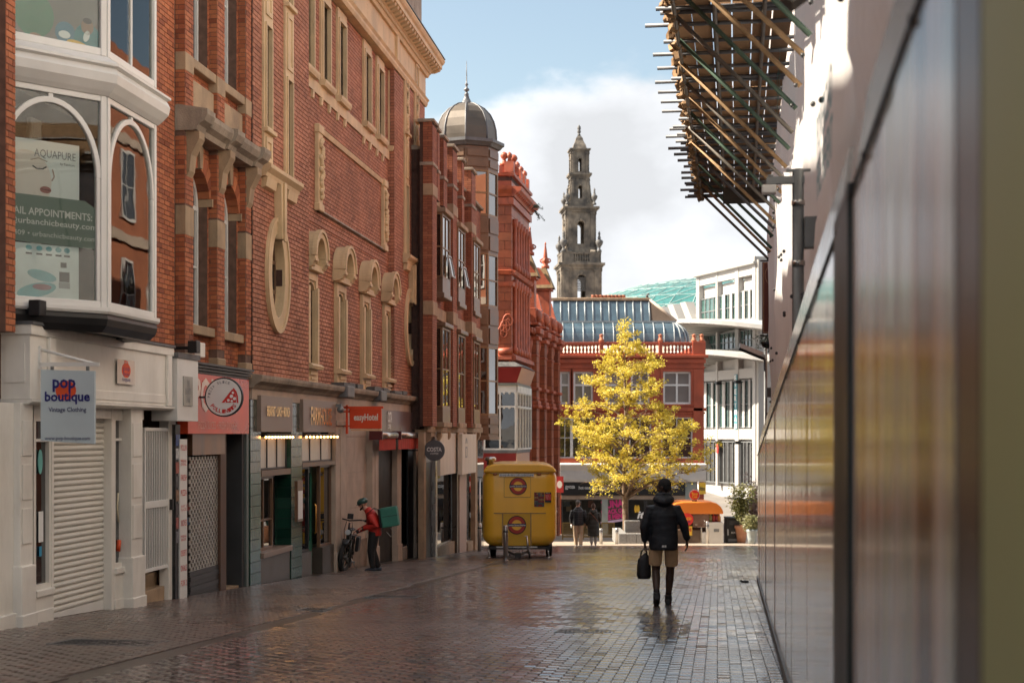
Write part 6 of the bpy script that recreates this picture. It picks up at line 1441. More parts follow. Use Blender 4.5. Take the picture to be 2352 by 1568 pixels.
# ================================================================ white modern shopping building
def modern():
    ang = math.atan2(-.948, .3177); Yf = 108.3
    t = thing('white_shopping_building', 'white modern shopping building with curved canopies and tall glazing', 'building', ((1604-1176)*Yf/F, Yf, 0), ang)
    def Yu(u): return (1734-38)*100/(u-38)
    def xs(u): return (Yf - Yu(u)) / .948
    def z(u, v): return CAMH - (v - HOR) * Yu(u) / F
    WP = mat('white_cladding', (.40,.39,.37), .5, 0, .06, .5); GP = mat('pale_stone_cladding', (.33,.32,.30), .6, 0, .08, .6)
    L_ = xs(1734); zt = z(1668, 616); zp = z(1668, 640)
    MB().box(-.2, L_, .35, .8, gz(110)-.5, zt-1).ob('wall', WP, t); MB().box(L_+.0, L_+.45, .02, 8, gz(110)-.5, zt+.1).ob('end_wall', GP, t)
    rt = MB().box(-.3, L_+.3, -.3, 6, zp+.55, zt).ob('parapet', GP, t, bev=.05); MB().box(-.2, L_+.2, -.15, 6, zt+.01, zt+.35).ob('parapet_cap', GP, t, bev=.05)
    # piers and panels of the front
    piers = [(1600, 1607), (1645, 1649), (1689, 1697), (1729, 1736)]
    for a, b in piers: MB().box(xs(a), xs(b), -.05, .35, z(a, 1115), zp+.55).ob('white_pier', WP, t, bev=.02)
    bands = [(zp-.1, zp+.55), (z(1668, 742)-.25, z(1668, 742)+.05), (z(1668, 872), z(1668, 850)), (z(1668, 1008), z(1668, 985)), (z(1668, 812)-.2, z(1668, 812)+.3)]
    for a, b in bands: MB().box(xs(1600), L_, .0, .35, a, b).ob('white_band', WP, t)
    for (a, b) in ((1607, 1645), (1649, 1689), (1697, 1729)):
        for r, (v0, v1) in enumerate(((742, 672), (812, 760), (985, 872), (1112, 1010))):
            z0, z1 = z(1668, v0)+.08, z(1668, v1)-.1
            x0, x1 = xs(a), xs(b)
            window(t, x0, x1, z0, z1, .1, GREY, GL_GREEN if r < 3 else GL_DIM, .06, .12, 3, 0 if r == 3 else 1, bars=.06)
            if r in (0, 2) :
                for q in ((.22, .38), (.66, .78)) if a != 1607 or r else (): MB().box(lerp(x0, x1, q[0]), lerp(x0, x1, q[1]), .02, .1, z0, z1).ob('white_fin', WP, t, bev=.01)
    # curved canopies
    for (uc, vtop, dep, nm) in ((1672, 738, 4.6, 0), (1672, 806, 4.2, 1)):
        zc = z(1668, vtop); cv = MB(); n = 18; x0, x1 = xs(1602)-.5, L_+3.5; rows = []
        for i in range(n+1):
            x = lerp(x0, x1, i/n); q = (i/n-.45)*2; out = -dep*max(0, 1-q*q*.9); zt_ = zc - .75*q*q
            rows.append([(x, .3, zt_+.05), (x, out, zt_-.05), (x, out, zt_-.32), (x, .3, zt_-.62)])
        cv.add([p for r in rows for p in r], [(i*4+j, (i+1)*4+j, (i+1)*4+(j+1) % 4, i*4+(j+1) % 4) for i in range(n) for j in range(4)])
        co = cv.ob('canopy', WP, t)
        for i in range(1, n): r = rows[i]; MB().tube([Vector(r[3])+Vector((0, -.1, .02)), Vector(r[2])+Vector((0, .1, -.04))], .06, 5).ob('canopy_rib', GP, co)
    # slanting stone fins at the left
    for i in range(3): 
        f = MB().prism([(-6.5+i*2.2, z(1604, 690)), (-5.6+i*2.2, z(1604, 690)), (-2.2+i*2.2, z(1604, 815)), (-3.2+i*2.2, z(1604, 815))], -.5, .2, 'y'); f.ob('slanting_fin', GP, t)
    for u in (1616, 1662, 1706):
        for v in (880, 1016): q = MB().box(xs(u)-.12, xs(u)+.12, -.6, -.2, z(1668, v)-.1, z(1668, v)+.12); q.box(xs(u)-.03, xs(u)+.03, -.2, .0, z(1668, v)-.03, z(1668, v)+.03); q.ob('spotlight', BLACK, t)
    vs = MB().box(xs(1690), xs(1696), -.12, -.06, z(1690, 985), z(1690, 860)).ob('blade_sign', mat('teal_blade', (.05,.25,.30), .4), t)
    for i, ch in enumerate('EVERYMAN'): text(vs, ch, .30, .36, WINK, ((xs(1690)+xs(1696))/2, -.125, lerp(z(1690, 868), z(1690, 978), i/7)), bold=.02)
    rs = MB().box(xs(1648), xs(1652), -.1, -.04, z(1650, 1040), z(1650, 1018)).ob('red_panel', REDINK, t)
    rebase(t, (0, 0, gz(110)))
modern()

# ================================================================ right side: hoarding, sheeted scaffold, wrapped building
RANG = math.atan2(1, RXS); RK = math.hypot(1, RXS)          # local x runs up the street, local y towards the street
def rs(Y): return Y * RK
def rthing(name, label, cat, d=0, group=None): return thing(name, label, cat, (RX0, 0, 0), RANG, group)
def hoarding_mat(name, rough, sx):
    m = bpy.data.materials.new(name); m.use_nodes = True; nt = m.node_tree; N = nt.nodes.new; L = nt.links.new; b = nt.nodes['Principled BSDF']
    tc = N('ShaderNodeTexCoord'); mp = N('ShaderNodeMapping'); mp.inputs['Scale'].default_value = (sx, 0, .16); L(tc.outputs['Object'], mp.inputs[0])
    n = N('ShaderNodeTexNoise'); n.inputs['Scale'].default_value = 1.0; n.inputs['Detail'].default_value = 5; n.inputs['Roughness'].default_value = .55; L(mp.outputs[0], n.inputs[0])
    cr = N('ShaderNodeValToRGB'); L(n.outputs[0], cr.inputs[0]); e = cr.color_ramp.elements
    cs = [(.30, (.03,.022,.018)), (.38, (.14,.085,.06)), (.43, (.48,.32,.24)), (.49, (.72,.62,.54)), (.54, (.30,.30,.29)), (.60, (.46,.42,.26)), (.69, (.16,.21,.26))]
    if rough > .2: cs = [(.34, (.05,.038,.03)), (.41, (.26,.17,.12)), (.46, (.72,.60,.52)), (.52, (.66,.68,.70)), (.57, (.80,.66,.56)), (.61, (.22,.17,.14)), (.67, (.34,.42,.50))]
    e[0].position, e[0].color = cs[0][0], (*cs[0][1], 1); e[1].position, e[1].color = cs[-1][0], (*cs[-1][1], 1)
    for p, c in cs[1:-1]: q = e.new(p); q.color = (*c, 1)
    L(cr.outputs[0], b.inputs['Base Color']); b.inputs['Roughness'].default_value = rough; b.inputs['Specular IOR Level'].default_value = .55
    n2 = N('ShaderNodeTexNoise'); n2.inputs['Scale'].default_value = 1.0; mp2 = N('ShaderNodeMapping'); mp2.inputs['Scale'].default_value = (5, 0, .5); L(tc.outputs['Object'], mp2.inputs[0]); L(mp2.outputs[0], n2.inputs[0])
    bp = N('ShaderNodeBump'); bp.inputs['Strength'].default_value = .22; bp.inputs['Distance'].default_value = .02; L(n2.outputs[0], bp.inputs['Height']); L(bp.outputs[0], b.inputs['Normal'])
    return m
HM = hoarding_mat('printed_hoarding', .10, 2.6); HN = hoarding_mat('worn_hoarding', .20, 3.4)
OLIVE = mat('olive_print', (.42,.43,.20), .45, 0, .1, .8, streak=True); DBROWN = mat('dark_brown_print', (.06,.04,.032), .3, 0, .4, 2, streak=True); DGREEN = mat('dark_green_post', (.006,.012,.009), .4)
def hoarding():
    t = rthing('site_hoarding', 'glossy printed site hoarding running down the right side of the street', 'hoarding')
    Ys = [1.0, 1.75, 2.02, 2.28] + [2.28 + 1.0*i for i in range(1, 3)] + [5.20]
    q = 5.42
    Yl = []
    Y = .6
    segs = [(.9, 2.36, OLIVE), (2.36, 2.62, DBROWN), (2.62, 3.62, HN), (3.62, 5.01, HN)]
    Y = 5.76
    while Y < 28.3: e = min(Y+1.22, 28.5); segs.append((Y, e, HM)); Y = e
    for i, (a, b, m) in enumerate(segs):
        s0, s1 = rs(a)+.002, rs(b)-.002; j = random.uniform(-.004, .004)
        p = MB(); h = 2.40
        p.add([(s0, j, gz(a)-.02), (s1, j, gz(b)-.02), (s1, j, gz(b)+h), (s0, j, gz(a)+h), (s0, -.02, gz(a)-.02), (s1, -.02, gz(b)-.02), (s1, -.02, gz(b)+h), (s0, -.02, gz(a)+h)], [(3,2,1,0), (4,5,6,7), (0,1,5,4), (2,3,7,6), (1,2,6,5), (3,0,4,7)])
        p.ob('hoarding_panel', m, t)
        # upper closing strip
        u = MB(); u.add([(s0, -.006, gz(a)+h+.02), (s1, -.006, gz(b)+h+.02), (s1, -.05, gz(b)+h+.36), (s0, -.05, gz(a)+h+.36), (s0, -.03, gz(a)+h+.02), (s1, -.03, gz(b)+h+.02), (s1, -.07, gz(b)+h+.36), (s0, -.07, gz(a)+h+.36)], [(3,2,1,0), (4,5,6,7), (0,1,5,4), (2,3,7,6), (1,2,6,5), (3,0,4,7)])
        u.ob('top_strip', mat('white_laminate', (.56,.52,.47), .16, 0, .08, 1), t)
    p = MB(); a, b = 5.02, 5.75; p.add([(rs(a), .012, gz(a)-.02), (rs(b), .012, gz(b)-.02), (rs(b), .012, gz(b)+2.46), (rs(a), .012, gz(a)+2.46), (rs(a), -.05, gz(a)-.02), (rs(b), -.05, gz(b)-.02), (rs(b), -.05, gz(b)+2.46), (rs(a), -.05, gz(a)+2.46)], [(3,2,1,0), (4,5,6,7), (0,1,5,4), (2,3,7,6), (1,2,6,5), (3,0,4,7)]); p.ob('dark_post', DGREEN, t)
    r = MB().tube([(rs(.9), .006, gz(.9)+2.41), (rs(28.5), .006, gz(28.5)+2.41)], .007, 6).ob('top_rail', DARKGREY, t)
    for Y in [2 + 1.22*i for i in range(21)]: MB().box(rs(Y)-.02, rs(Y)+.02, .0, .015, gz(Y)+2.40, gz(Y)+2.42).ob('rail_clip', DARKGREY, r)
    sk = MB().add([(rs(.9), .02, gz(.9)), (rs(28.5), .02, gz(28.5)), (rs(28.5), .02, gz(28.5)+.10), (rs(.9), .02, gz(.9)+.10), (rs(.9), .0, gz(.9)+.10), (rs(28.5), 0, gz(28.5)+.10)], [(3,2,1,0), (3,4,5,2)]).ob('kick_board', DARKGREY, t)
    rebase(t, (rs(15), 0, gz(15)))
hoarding()
def wrapped():
    t = rthing('wrapped_building', 'building wrapped in white scaffold sheeting behind the hoarding', 'building')
    MB().box(rs(-3), rs(29), -8, -1.6, -3.5, 4.2).ob('wall', mat('dull_brick_wall', (.42,.22,.14), .8), t)
    nb = thing('unseen_brick_building', 'unseen brick building added beyond the sheeted scaffold for windows to reflect', 'building', (RX0, 0, 0), RANG)  # out of view; added to give the windows brick to reflect
    MB().box(rs(29.2), rs(50), -8, -1.2, -3.5, 13).ob('wall', BR_D, nb)
    for z_ in (.6, 3.9, 7.2, 10.2): MB().box(rs(29.2), rs(50), -1.2, -1.12, z_, z_+.3).ob('stone_band', STONE_P, nb)
    for z_ in (1.2, 4.6, 7.9):
        for k in range(8): q = rs(30.2) + k*2.5; window(nb, q, q+1.2, z_, z_+2.1, -1.19, WHITE, GL, .08, .05, 1, 1)
    rebase(nb, (rs(40), -1.2, gz(40)))
    rng = random.Random(21)
    from mathutils import noise
    ny, nz = 150, 70; vs = []
    Y0, Y1, z0, z1 = 1.2, 28.5, .4, 12.5
    for j in range(nz+1):
        z = lerp(z0, z1, j/nz)
        for i in range(ny+1):
            Y = lerp(Y0, Y1, i/ny)
            f = noise.noise(Vector((Y*1.6, z*.18, 3.1)))*.10 + noise.noise(Vector((Y*4.5, z*.5, 7)))*.035 + noise.noise(Vector((Y*.9, z*1.1, 1)))*.05
            tie = .5 + .5*math.cos(2*math.pi*z/2.0)
            vs.append((rs(Y), -.26 + f*(1-.5*tie) + (.05*math.sin(Y*2.1) if z > 3 else 0), max(z, gz(Y)+2.2)))
    m = ny+1; sh = MB().add(vs, [(j*m+i+1, j*m+i, (j+1)*m+i, (j+1)*m+i+1) for j in range(nz) for i in range(ny)], smooth=True)
    SM = bpy.data.materials.new('scaffold_sheet'); SM.use_nodes = True; nt = SM.node_tree; N = nt.nodes.new; L = nt.links.new; b = nt.nodes['Principled BSDF']
    tc = N('ShaderNodeTexCoord'); n = N('ShaderNodeTexNoise'); n.inputs['Scale'].default_value = 1.2; n.inputs['Detail'].default_value = 7; L(tc.outputs['Object'], n.inputs[0]); cr = N('ShaderNodeValToRGB'); L(n.outputs[0], cr.inputs[0])
    cr.color_ramp.elements[0].position = .3; cr.color_ramp.elements[0].color = (.74,.72,.69,1); cr.color_ramp.elements[1].position = .65; cr.color_ramp.elements[1].color = (.90,.88,.86,1); L(cr.outputs[0], b.inputs['Base Color']); b.inputs['Roughness'].default_value = .38
    tr = N('ShaderNodeBsdfTranslucent'); tr.inputs[0].default_value = (.85,.83,.80,1); mx = N('ShaderNodeMixShader'); mx.inputs[0].default_value = .45
    n2 = N('ShaderNodeTexNoise'); n2.inputs['Scale'].default_value = 5; n2.inputs['Detail'].default_value = 5; mp = N('ShaderNodeMapping'); mp.inputs['Scale'].default_value = (1.6, 1, .5); L(tc.outputs['Object'], mp.inputs[0]); L(mp.outputs[0], n2.inputs[0]); bp = N('ShaderNodeBump'); bp.inputs['Strength'].default_value = .5; bp.inputs['Distance'].default_value = .06; L(n2.outputs[0], bp.inputs['Height']); L(bp.outputs[0], b.inputs['Normal'])
    o_ = [x for x in nt.nodes if x.type == 'OUTPUT_MATERIAL'][0]; L(b.outputs[0], mx.inputs[1]); L(tr.outputs[0], mx.inputs[2]); L(mx.outputs[0], o_.inputs[0])
    so_ = sh.ob('sheeting', SM, t)
    # the end of the sheeting turns back to the wall
    en = MB(); vv = []
    for j in range(30):
        z = lerp(-.2, 12.5, j/29)
        for i in range(9): vv.append((rs(28.5) + .05*math.sin(j*1.3+i) - .02*i, lerp(-.27, -1.25, i/8), z))
    en.add(vv, [(j*9+i, j*9+i+1, (j+1)*9+i+1, (j+1)*9+i) for j in range(29) for i in range(8)], smooth=True); en.ob('sheet_end', SM, t)
    # printed trade name and eyelets on the sheet
    for Y, z, s in ((8.3, 3.02, 1.0), (17.5, 5.5, 1.0), (12.6, 1.75, .8)):
        o = text(t, 'POWERCLAD\nFIRE PREVENT', 1.5*s, .5*s, TEALINK, (rs(Y), -.10, z), (R(90), 0, R(180)), bold=.02)
    ey = MB()
    for i in range(60):
        Y = rng.uniform(7, 28); z = rng.choice([1.8, 2.6, 3.6, 4.6, 5.6]) + rng.uniform(-.15, .15); ey.ball((rs(Y), -.15, max(z, gz(Y)+2.9)), .022, 6, 4)
    stuff(ey.ob('sheet_ties', DARKGREY, t))
    rebase(t, (rs(15), -1, gz(15)))
wrapped()
def scaffold():
    t = rthing('scaffold_fan', 'timber scaffold fan with steel tubes cantilevered over the street', 'scaffold')
    Zs = 5.94; a0, a1 = .385+.72, -.25+.385-.385          # local y range: outer edge to the sheeting
    yo, yi = 1.10, -.22
    rng = random.Random(4)
    WD = brick_mat('scaffold_board', [(.30,.17,.085), (.42,.25,.13), (.36,.20,.10), (.48,.31,.18)], .85, .35)
    nb = 6; bw = (yo-yi)/nb; TY_ = [4.0, 7.9, 11.8, 15.7, 19.6, 23.5, 28.15]
    for i in range(nb):
        for a, b in zip(TY_, TY_[1:]):
            y0 = yi + i*bw; dz = rng.uniform(0, .012)
            MB().box(rs(a)+rng.uniform(0, .05), rs(b)-rng.uniform(.0, .05), y0+.003+rng.uniform(0, .010), y0+bw-.004, Zs+dz, Zs+.038+dz).ob('scaffold_board', WD, t)
    # outer edge: upright boards
    for k in range(2):
        for a, b in zip(TY_, TY_[1:]): MB().box(rs(a)+.01, rs(b)-.01, yo+.03+.05*k, yo+.06+.05*k, Zs+.06+.23*k, Zs+.28+.23*k).ob('edge_board', WD, t)
    tubes = [mat('tube_galv', (.15,.155,.165), .5, .3, .3, 6), mat('tube_rust', (.42,.27,.14), .7, .1, .4, 8), mat('tube_green', (.09,.15,.11), .5, .2, .3, 6), mat('tube_dark', (.20,.18,.155), .55, .4, .3, 6)]
    FIT = mat('rusty_fitting', (.28,.17,.085), .7, .3, .5, 12)
    # ledgers under the boards, along the street
    for y in (yo-.05, yo-.48, .1): MB().tube([(rs(4), y, Zs-.085), (rs(28.3), y, Zs-.085)], .024, 8).ob('ledger', tubes[3], t)
    # transoms poking out over the street, couplers at the edge
    cm = MB(); cm.box(-.05, .05, -.045, .045, -.05, .05); cm.tube([(-.03, -.02, -.07), (-.03, -.02, .07)], .02, 6); cm.tube([(.03, .03, -.06), (.03, .03, .08)], .016, 6); cme = cm.mesh('coupler', FIT)
    Y = 5.2
    while Y < 28.3:
        for d in (0, .16) if rng.random() < .35 else (0,):
            ov = rng.uniform(.10, .38); yy = Y + d
            MB().tube([(rs(yy), yo+ov, Zs-.034), (rs(yy), yi-.1, Zs-.034)], .0242, 8).ob('transom', tubes[0], t)
            for k in range(2): c = place_mesh('coupler', cme, t, (rs(yy)+rng.uniform(-.05, .05), yo-.02+.06*k, Zs-.06+.10*k), (rng.uniform(0, 3), rng.uniform(0, 3), rng.uniform(0, 3)))
        Y += .62 + rng.uniform(-.12, .12)
    # raking struts from the edge back down to the wall
    Y = 5.0; i = 0
    while Y < 28.3:
        q = rng.choice([0, 1, 2, 3, 2, 1]); dz = rng.uniform(-.05, .05)
        lean = rng.uniform(-.05, .05)
        MB().tube([(rs(Y+lean), yo-.06+rng.uniform(-.03, .06), Zs-.06), (rs(Y), -.20, Zs-1.33+dz)], .0245, 8).ob('raking_strut', tubes[q], t); Y += .98 + rng.uniform(-.06, .06); i += 1
    MB().box(rs(24.2), rs(24.6), -.1, .62, Zs-.75, Zs-.55).ob('strapped_timber', mat('dark_timber', (.05,.04,.03), .8), t)
    for k in range(2): o = MB().box(-.04, .04, -.02, .6, -.1, .1).ob('loose_plank', mat('grey_timber', (.17,.155,.13), .8), t, loc=(rs(7.2+.18*k), -.28, 4.05-.18*k)); o.rotation_euler = (R(-40), R(20), 0)
    rebase(t, (rs(15), 0, Zs))
scaffold()
def cctv():
    Y = 12.3; p = Vector((RX0 + .12 + RXS*Y, Y, gz(Y)))
    t = thing('camera_pole', 'grey pole with a camera arm and junction box beside the white sheeting', 'pole', p, RANG)
    zt = 3.55 - p.z; GP_ = mat('pole_grey', (.20,.21,.21), .5, .3, .2, 5)
    MB().tube([(0, 0, 0), (0, 0, zt)], [.05, .045], 12).ob('pole', GP_, t); MB().tube([(0, .04, 1.6), (0, .04, zt)], .012, 6).ob('cable', BLACK, t)
    a = MB().box(-.03, .03, -.05, .26, zt-.12, zt-.06).ob('arm', GP_, t); MB().box(-.06, .06, .18, .30, zt-.20, zt-.13).ob('camera', WHITE, a, bev=.01)
    MB().box(-.02, .02, -.1, .1, zt-.02, zt+.0).ob('bracket', GP_, t)
    MB().box(-.06, .06, -.16, -.045, zt-.66, zt-.40).ob('junction_box', GP_, t, bev=.01)
    for z in (zt-.3, zt-.8, zt-1.4): MB().tube([(0, 0, z), (0, 0, z+.04)], .056, 12).ob('strap', STEEL, t)
cctv()
def banner():
    Y = 34.0; X = lambda u: (u-1176)*Y/F; Z = lambda v: CAMH-(v-HOR)*Y/F
    t = thing('hanging_banner', 'dark red vertical banner with cream lettering beyond the sheeting', 'banner', (X(1751), Y, Z(766)))
    b = MB().box(0, .46, -.03, .03, 0, Z(602)-Z(766)).ob('board', mat('maroon_board', (.10,.022,.014), .5, 0, .1), t)
    GI = mat('gold_line', (.45,.28,.14), .5); H = Z(602)-Z(766)
    MB().ring([(.03, .03), (.43, .03), (.43, H-.03), (.03, H-.03)], [(.02, .02), (.44, .02), (.44, H-.02), (.02, H-.02)], -.033, -.0305, 'y').ob('border_line', GI, b)
    o = text(b, 'ST ALBIONS', 1.15, .10, mat('cream_ink', (.7,.58,.45), .5), (.20, -.032, .75), (R(90), R(-90), 0), bold=.02)
    MB().ring(ellipse(.26, H-.3, .2, .24, 20), ellipse(.26, H-.3, .208, .248, 20), -.033, -.0305, 'y').ob('emblem_ring', GI, b)
    MB().tube([(-.05, 0, H+.03), (.9, 0, H+.03)], .02, 6).ob('top_bracket', BLACK, t); MB().tube([(-.05, 0, -.05), (.9, 0, -.05)], .02, 6).ob('bottom_bracket', BLACK, t)
    # lamp standard
    Y = 45.0; p = Vector(((1758-1176)*Y/F, Y, gz(Y))); t = thing('lamp_standard', 'dark street lamp post with a tilted floodlight beyond the hoarding', 'street lamp', p); Zl = lambda v: CAMH-(v-HOR)*Y/F-p.z
    MB().tube([(0, 0, 0), (0, 0, 1.2), (0, 0, Zl(792))], [.075, .07, .05], 10).ob('pole', DARKGREY, t); MB().tube([(0, 0, Zl(817)), (-.35, 0, Zl(815))], .025, 6).ob('arm', DARKGREY, t)
    fl = MB().box(-.42, .42, -.22, .22, -.05, .05).ob('floodlight', BLACK, t, bev=.02, loc=(-.42, -.05, Zl(815)+.1)); fl.rotation_euler = (R(25), R(22), 0); MB().box(.03, .28, -.1, .1, Zl(912), Zl(890)).ob('control_box', DARKGREY, t)
    Y = 36.0; t = thing('hanging_basket', 'small hanging basket of trailing leaves below the banner', 'basket', ((1764-1176)*Y/F, Y, CAMH-(795-HOR)*Y/F)); rr = random.Random(3); lf = MB()
    for i in range(220):
        q = Vector((rr.gauss(0, .13), rr.gauss(0, .13), rr.gauss(.12, .09))); a = Vector((rr.uniform(-1, 1), rr.uniform(-1, 1), rr.uniform(-1, 1))).normalized()*.045; c = a.orthogonal().normalized()*.02; lf.add([q-a, q+c, q+a, q-c], [(0,1,2,3)])
    stuff(lf.ob('foliage', mat('dark_leaf', (.05,.07,.035), .6, 0, .3), t)); MB().lathe([(.03, 0), (.14, .05), (.19, .16)], (0, 0, -.06), 10).ob('bowl', BLACK, t); MB().tube([(0, 0, .1), (.25, 0, .3)], .012, 5).ob('hook', BLACK, t)
banner()

# ================================================================ yellow catering trailer
def trailer():
    Y0 = 42.0; k = F / Y0; X = lambda u: (u-1176)/k; Z = lambda v: CAMH-(v-HOR)/k
    YEL = mat('yellow_enamel', (.92,.53,.045), .30, 0, .06, .9, coat=.35, dirt=.10, dirtc=(.3,.16,.03)); YEL2 = mat('ochre_panel', (.62,.38,.03), .35, 0, .05, 1)
    t = thing('catering_trailer', 'rounded yellow catering trailer with two red ring emblems parked in the street', 'trailer', (X(1194), Y0+2, gz(Y0+1.5)))
    ox, oy, oz = t.location
    def B(x0, x1, y0, y1, z0, z1): return MB().box(x0-ox, x1-ox, y0-oy, y1-oy, z0-oz, z1-oz)
    b = B(X(1108), X(1279), Y0, Y0+3.9, Z(1255), Z(1072)).ob('body', YEL, t); m = b.modifiers.new('b', 'BEVEL'); m.width = .34; m.segments = 7
    for p in b.data.polygons: p.use_smooth = True
    r = B(X(1111), X(1276), Y0-.02, Y0+3.92, Z(1084), Z(1065)); r = MB().prism([(X(1109)-ox, Z(1085)-oz), (X(1279)-ox, Z(1085)-oz), (X(1277)-ox, Z(1079)-oz), (X(1270)-ox, Z(1071)-oz), (X(1256)-ox, Z(1066)-oz), (X(1235)-ox, Z(1064)-oz), (X(1152)-ox, Z(1064)-oz), (X(1132)-ox, Z(1066)-oz), (X(1118)-ox, Z(1071)-oz), (X(1111)-ox, Z(1079)-oz)], Y0-.0-oy, Y0+3.9-oy, 'y').ob('roof', YEL, t, bev=.12)
    TR = mat('trim_strip', (.34,.22,.09), .35, .4)
    yf = Y0
    def strip(u0, u1, v0, v1, m, name, d=.015, par=None): return B(X(u0), X(u1), yf-d, yf+.02, Z(v1), Z(v0)).ob(name, m, par or t)
    strip(1126, 1262, 1085, 1086.6, TR, 'trim_strip'); strip(1134, 1254, 1177, 1179, TR, 'trim_strip')
    strip(1153, 1156, 1179, 1253, TR, 'trim_strip', .02); strip(1218, 1220.5, 1179, 1253, TR, 'trim_strip', .02)
    lp = strip(1156, 1218, 1179.5, 1252, YEL2, 'lower_panel', .008); hp = strip(1158, 1219, 1095, 1141, YEL, 'hatch', .010)
    for q in (1158, 1219): strip(q-.4, q+.4, 1095, 1141, TR, 'hatch_gap', .0115, hp)
    strip(1158, 1219, 1140.6, 1141.6, TR, 'hatch_gap', .0115, hp)
    vt = strip(1147, 1226, 1087.5, 1093, STEEL, 'vent', .05); strip(1148, 1225, 1089.5, 1090.5, DARKGREY, 'vent_slot', .053, vt)
    NAVY = mat('navy_bar', (.012,.016,.06), .4)
    for (u, v, rp) in ((1190, 1116, 20), (1187, 1205, 21.5)):
        c = (X(u)-ox, Z(v)-oz); rr = rp/k; d0 = yf-oy-.022 if v < 1150 else yf-oy-.022
        e = MB().prism(ellipse(*c, rr, rr, 40), d0, d0+.012, 'y').ob('ring_emblem', mat('emblem_black', (.02,.015,.012), .4), t)
        MB().prism(ellipse(*c, rr*.90, rr*.90, 40), d0-.003, d0-.0005, 'y').ob('red_disc', mat('emblem_red', (.42,.045,.03), .4, 0, .05), e); MB().prism(ellipse(*c, rr*.55, rr*.55, 32), d0-.006, d0-.0035, 'y').ob('yellow_disc', YEL, e)
        MB().box(c[0]-rr*1.0, c[0]+rr*1.0, d0-.010, d0-.0065, c[1]-rr*.155, c[1]+rr*.155).ob('name_bar', NAVY, e); text(e, 'London Street Kitchen', rr*1.85, rr*.19, WINK, (c[0], d0-.0105, c[1]), ext=.001, bold=.02)
    # menu posters: photographs in a grid, price list
    p1 = strip(1227, 1250, 1130, 1163, DINK, 'menu_poster', .02); rng = random.Random(6)
    for i in range(5):
        for j in range(7):
            u0, v0 = 1227.6+i*4.5, 1130.8+j*4.6; strip(u0, u0+4.0, v0, v0+3.8, mat('menu_%d' % rng.randint(0, 6), rng.choice([(.30,.06,.03), (.22,.10,.05), (.35,.22,.10), (.10,.12,.12), (.28,.03,.04), (.2,.2,.2)]), .5, 0, .6, 30), 'menu_photo', .0225, p1)
    p2 = strip(1251.5, 1266, 1130, 1153, DINK, 'price_poster', .02); strip(1252, 1265.5, 1134, 1148, REDINK, 'price_list', .0225, p2); text(p2, 'Menu', .10, .03, WINK, (X(1258.7)-ox, yf-oy-.0225, Z(1132)-oz), ext=.001); text(p2, '\n'.join(['Burger .... 7', 'Hot dog ... 6', 'Fries ....... 4', 'Wings ..... 6']), .13, .12, WINK, (X(1258.7)-ox, yf-oy-.024, Z(1141)-oz), ext=.001)
    for u in (1137, 1238): q = MB().ball((X(u)-ox, yf-oy-.01, Z(1089)-oz), (.07, .03, .03), 8, 5); q.ob('marker_lamp', mat('lamp_amber', (.30,.10,.03), .3), t)
    q = MB().lathe([(.10, 0), (.10, .12), (.17, .14), (.17, .2), (.12, .24)], (X(1125)-ox, Y0+.9-oy, Z(1069)-oz), 14).ob('flue', STEEL, t)
    # side gutter and grab rail on the right flank
    B(X(1279)-.005, X(1279)+.03, Y0+.5, Y0+3.4, Z(1180), Z(1176)).ob('side_trim', STEEL, t); sh = B(X(1279)-.004, X(1279)+.012, Y0+.9, Y0+3.2, Z(1172), Z(1098)).ob('serving_hatch', mat('white_metal', (.70,.66,.58), .35, .2), t)
    for v in (1170,): MB().ball((X(1281)-ox, Y0+.4-oy, Z(v)-oz), (.03, .05, .03), 8, 5).ob('marker_lamp', mat('lamp_amber', (.30,.10,.03), .3), t)
    # chassis, wheels, drawbar
    B(X(1140), X(1234), Y0-.06, Y0+.05, Z(1257), Z(1254)).ob('bumper_bar', STEEL, t); B(X(1122), X(1266), Y0+.2, Y0+3.7, Z(1262), Z(1255)).ob('chassis', BLACK, t)
    for u in (1131, 1264):
        w = MB(); rw = .29; w.lathe([(rw*.62, -.09), (rw, -.08), (rw, .08), (rw*.62, .09)], (0, 0, 0), 20); wo = w.ob('wheel', mat('tyre_black', (.012,.012,.012), .75, 0, .2, 8), t, loc=(X(u)-ox, Y0+1.7-oy, gz(Y0+1.7)+rw+.012-oz)); wo.rotation_euler = (0, R(90), 0)
        MB().lathe([(.05, -.10), (rw*.6, -.092), (rw*.6, .092), (.05, .10)], (0, 0, 0), 16).ob('rim', GREY, wo)
    for u in (1120, 1258): MB().tube([(X(u)-ox, Y0+.25-oy, Z(1258)-oz), (X(u)+.04-ox, Y0+.2-oy, gz(Y0+.2)+.03-oz)], .02, 6).tube([(X(u)-.05-ox, Y0+.2-oy, gz(Y0+.2)+.03-oz), (X(u)+.13-ox, Y0+.2-oy, gz(Y0+.2)+.03-oz)], .025, 6).ob('corner_steady', STEEL, t)
    hb = MB(); hz = Z(1268)-oz
    for u in (1166, 1212): hb.tube([(X(u)-ox, Y0+.3-oy, hz), (X(1189)-ox, Y0-1.15-oy, hz)], .03, 6)
    hb.box(X(1182)-ox, X(1196)-ox, Y0-1.3-oy, Y0-1.0-oy, hz-.05, hz+.08); hb.ob('drawbar', BLACK, t)
    jk = MB().tube([(X(1214)-ox, Y0-.35-oy, gz(Y0-.35)+.14-oz), (X(1210)-ox, Y0-.35-oy, Z(1228)-oz)], .028, 8); jk.tube([(X(1210)-ox, Y0-.35-oy, Z(1228)-oz), (X(1203)-ox, Y0-.37-oy, Z(1229)-oz)], .012, 6); jk.ob('jockey_post', STEEL, t)
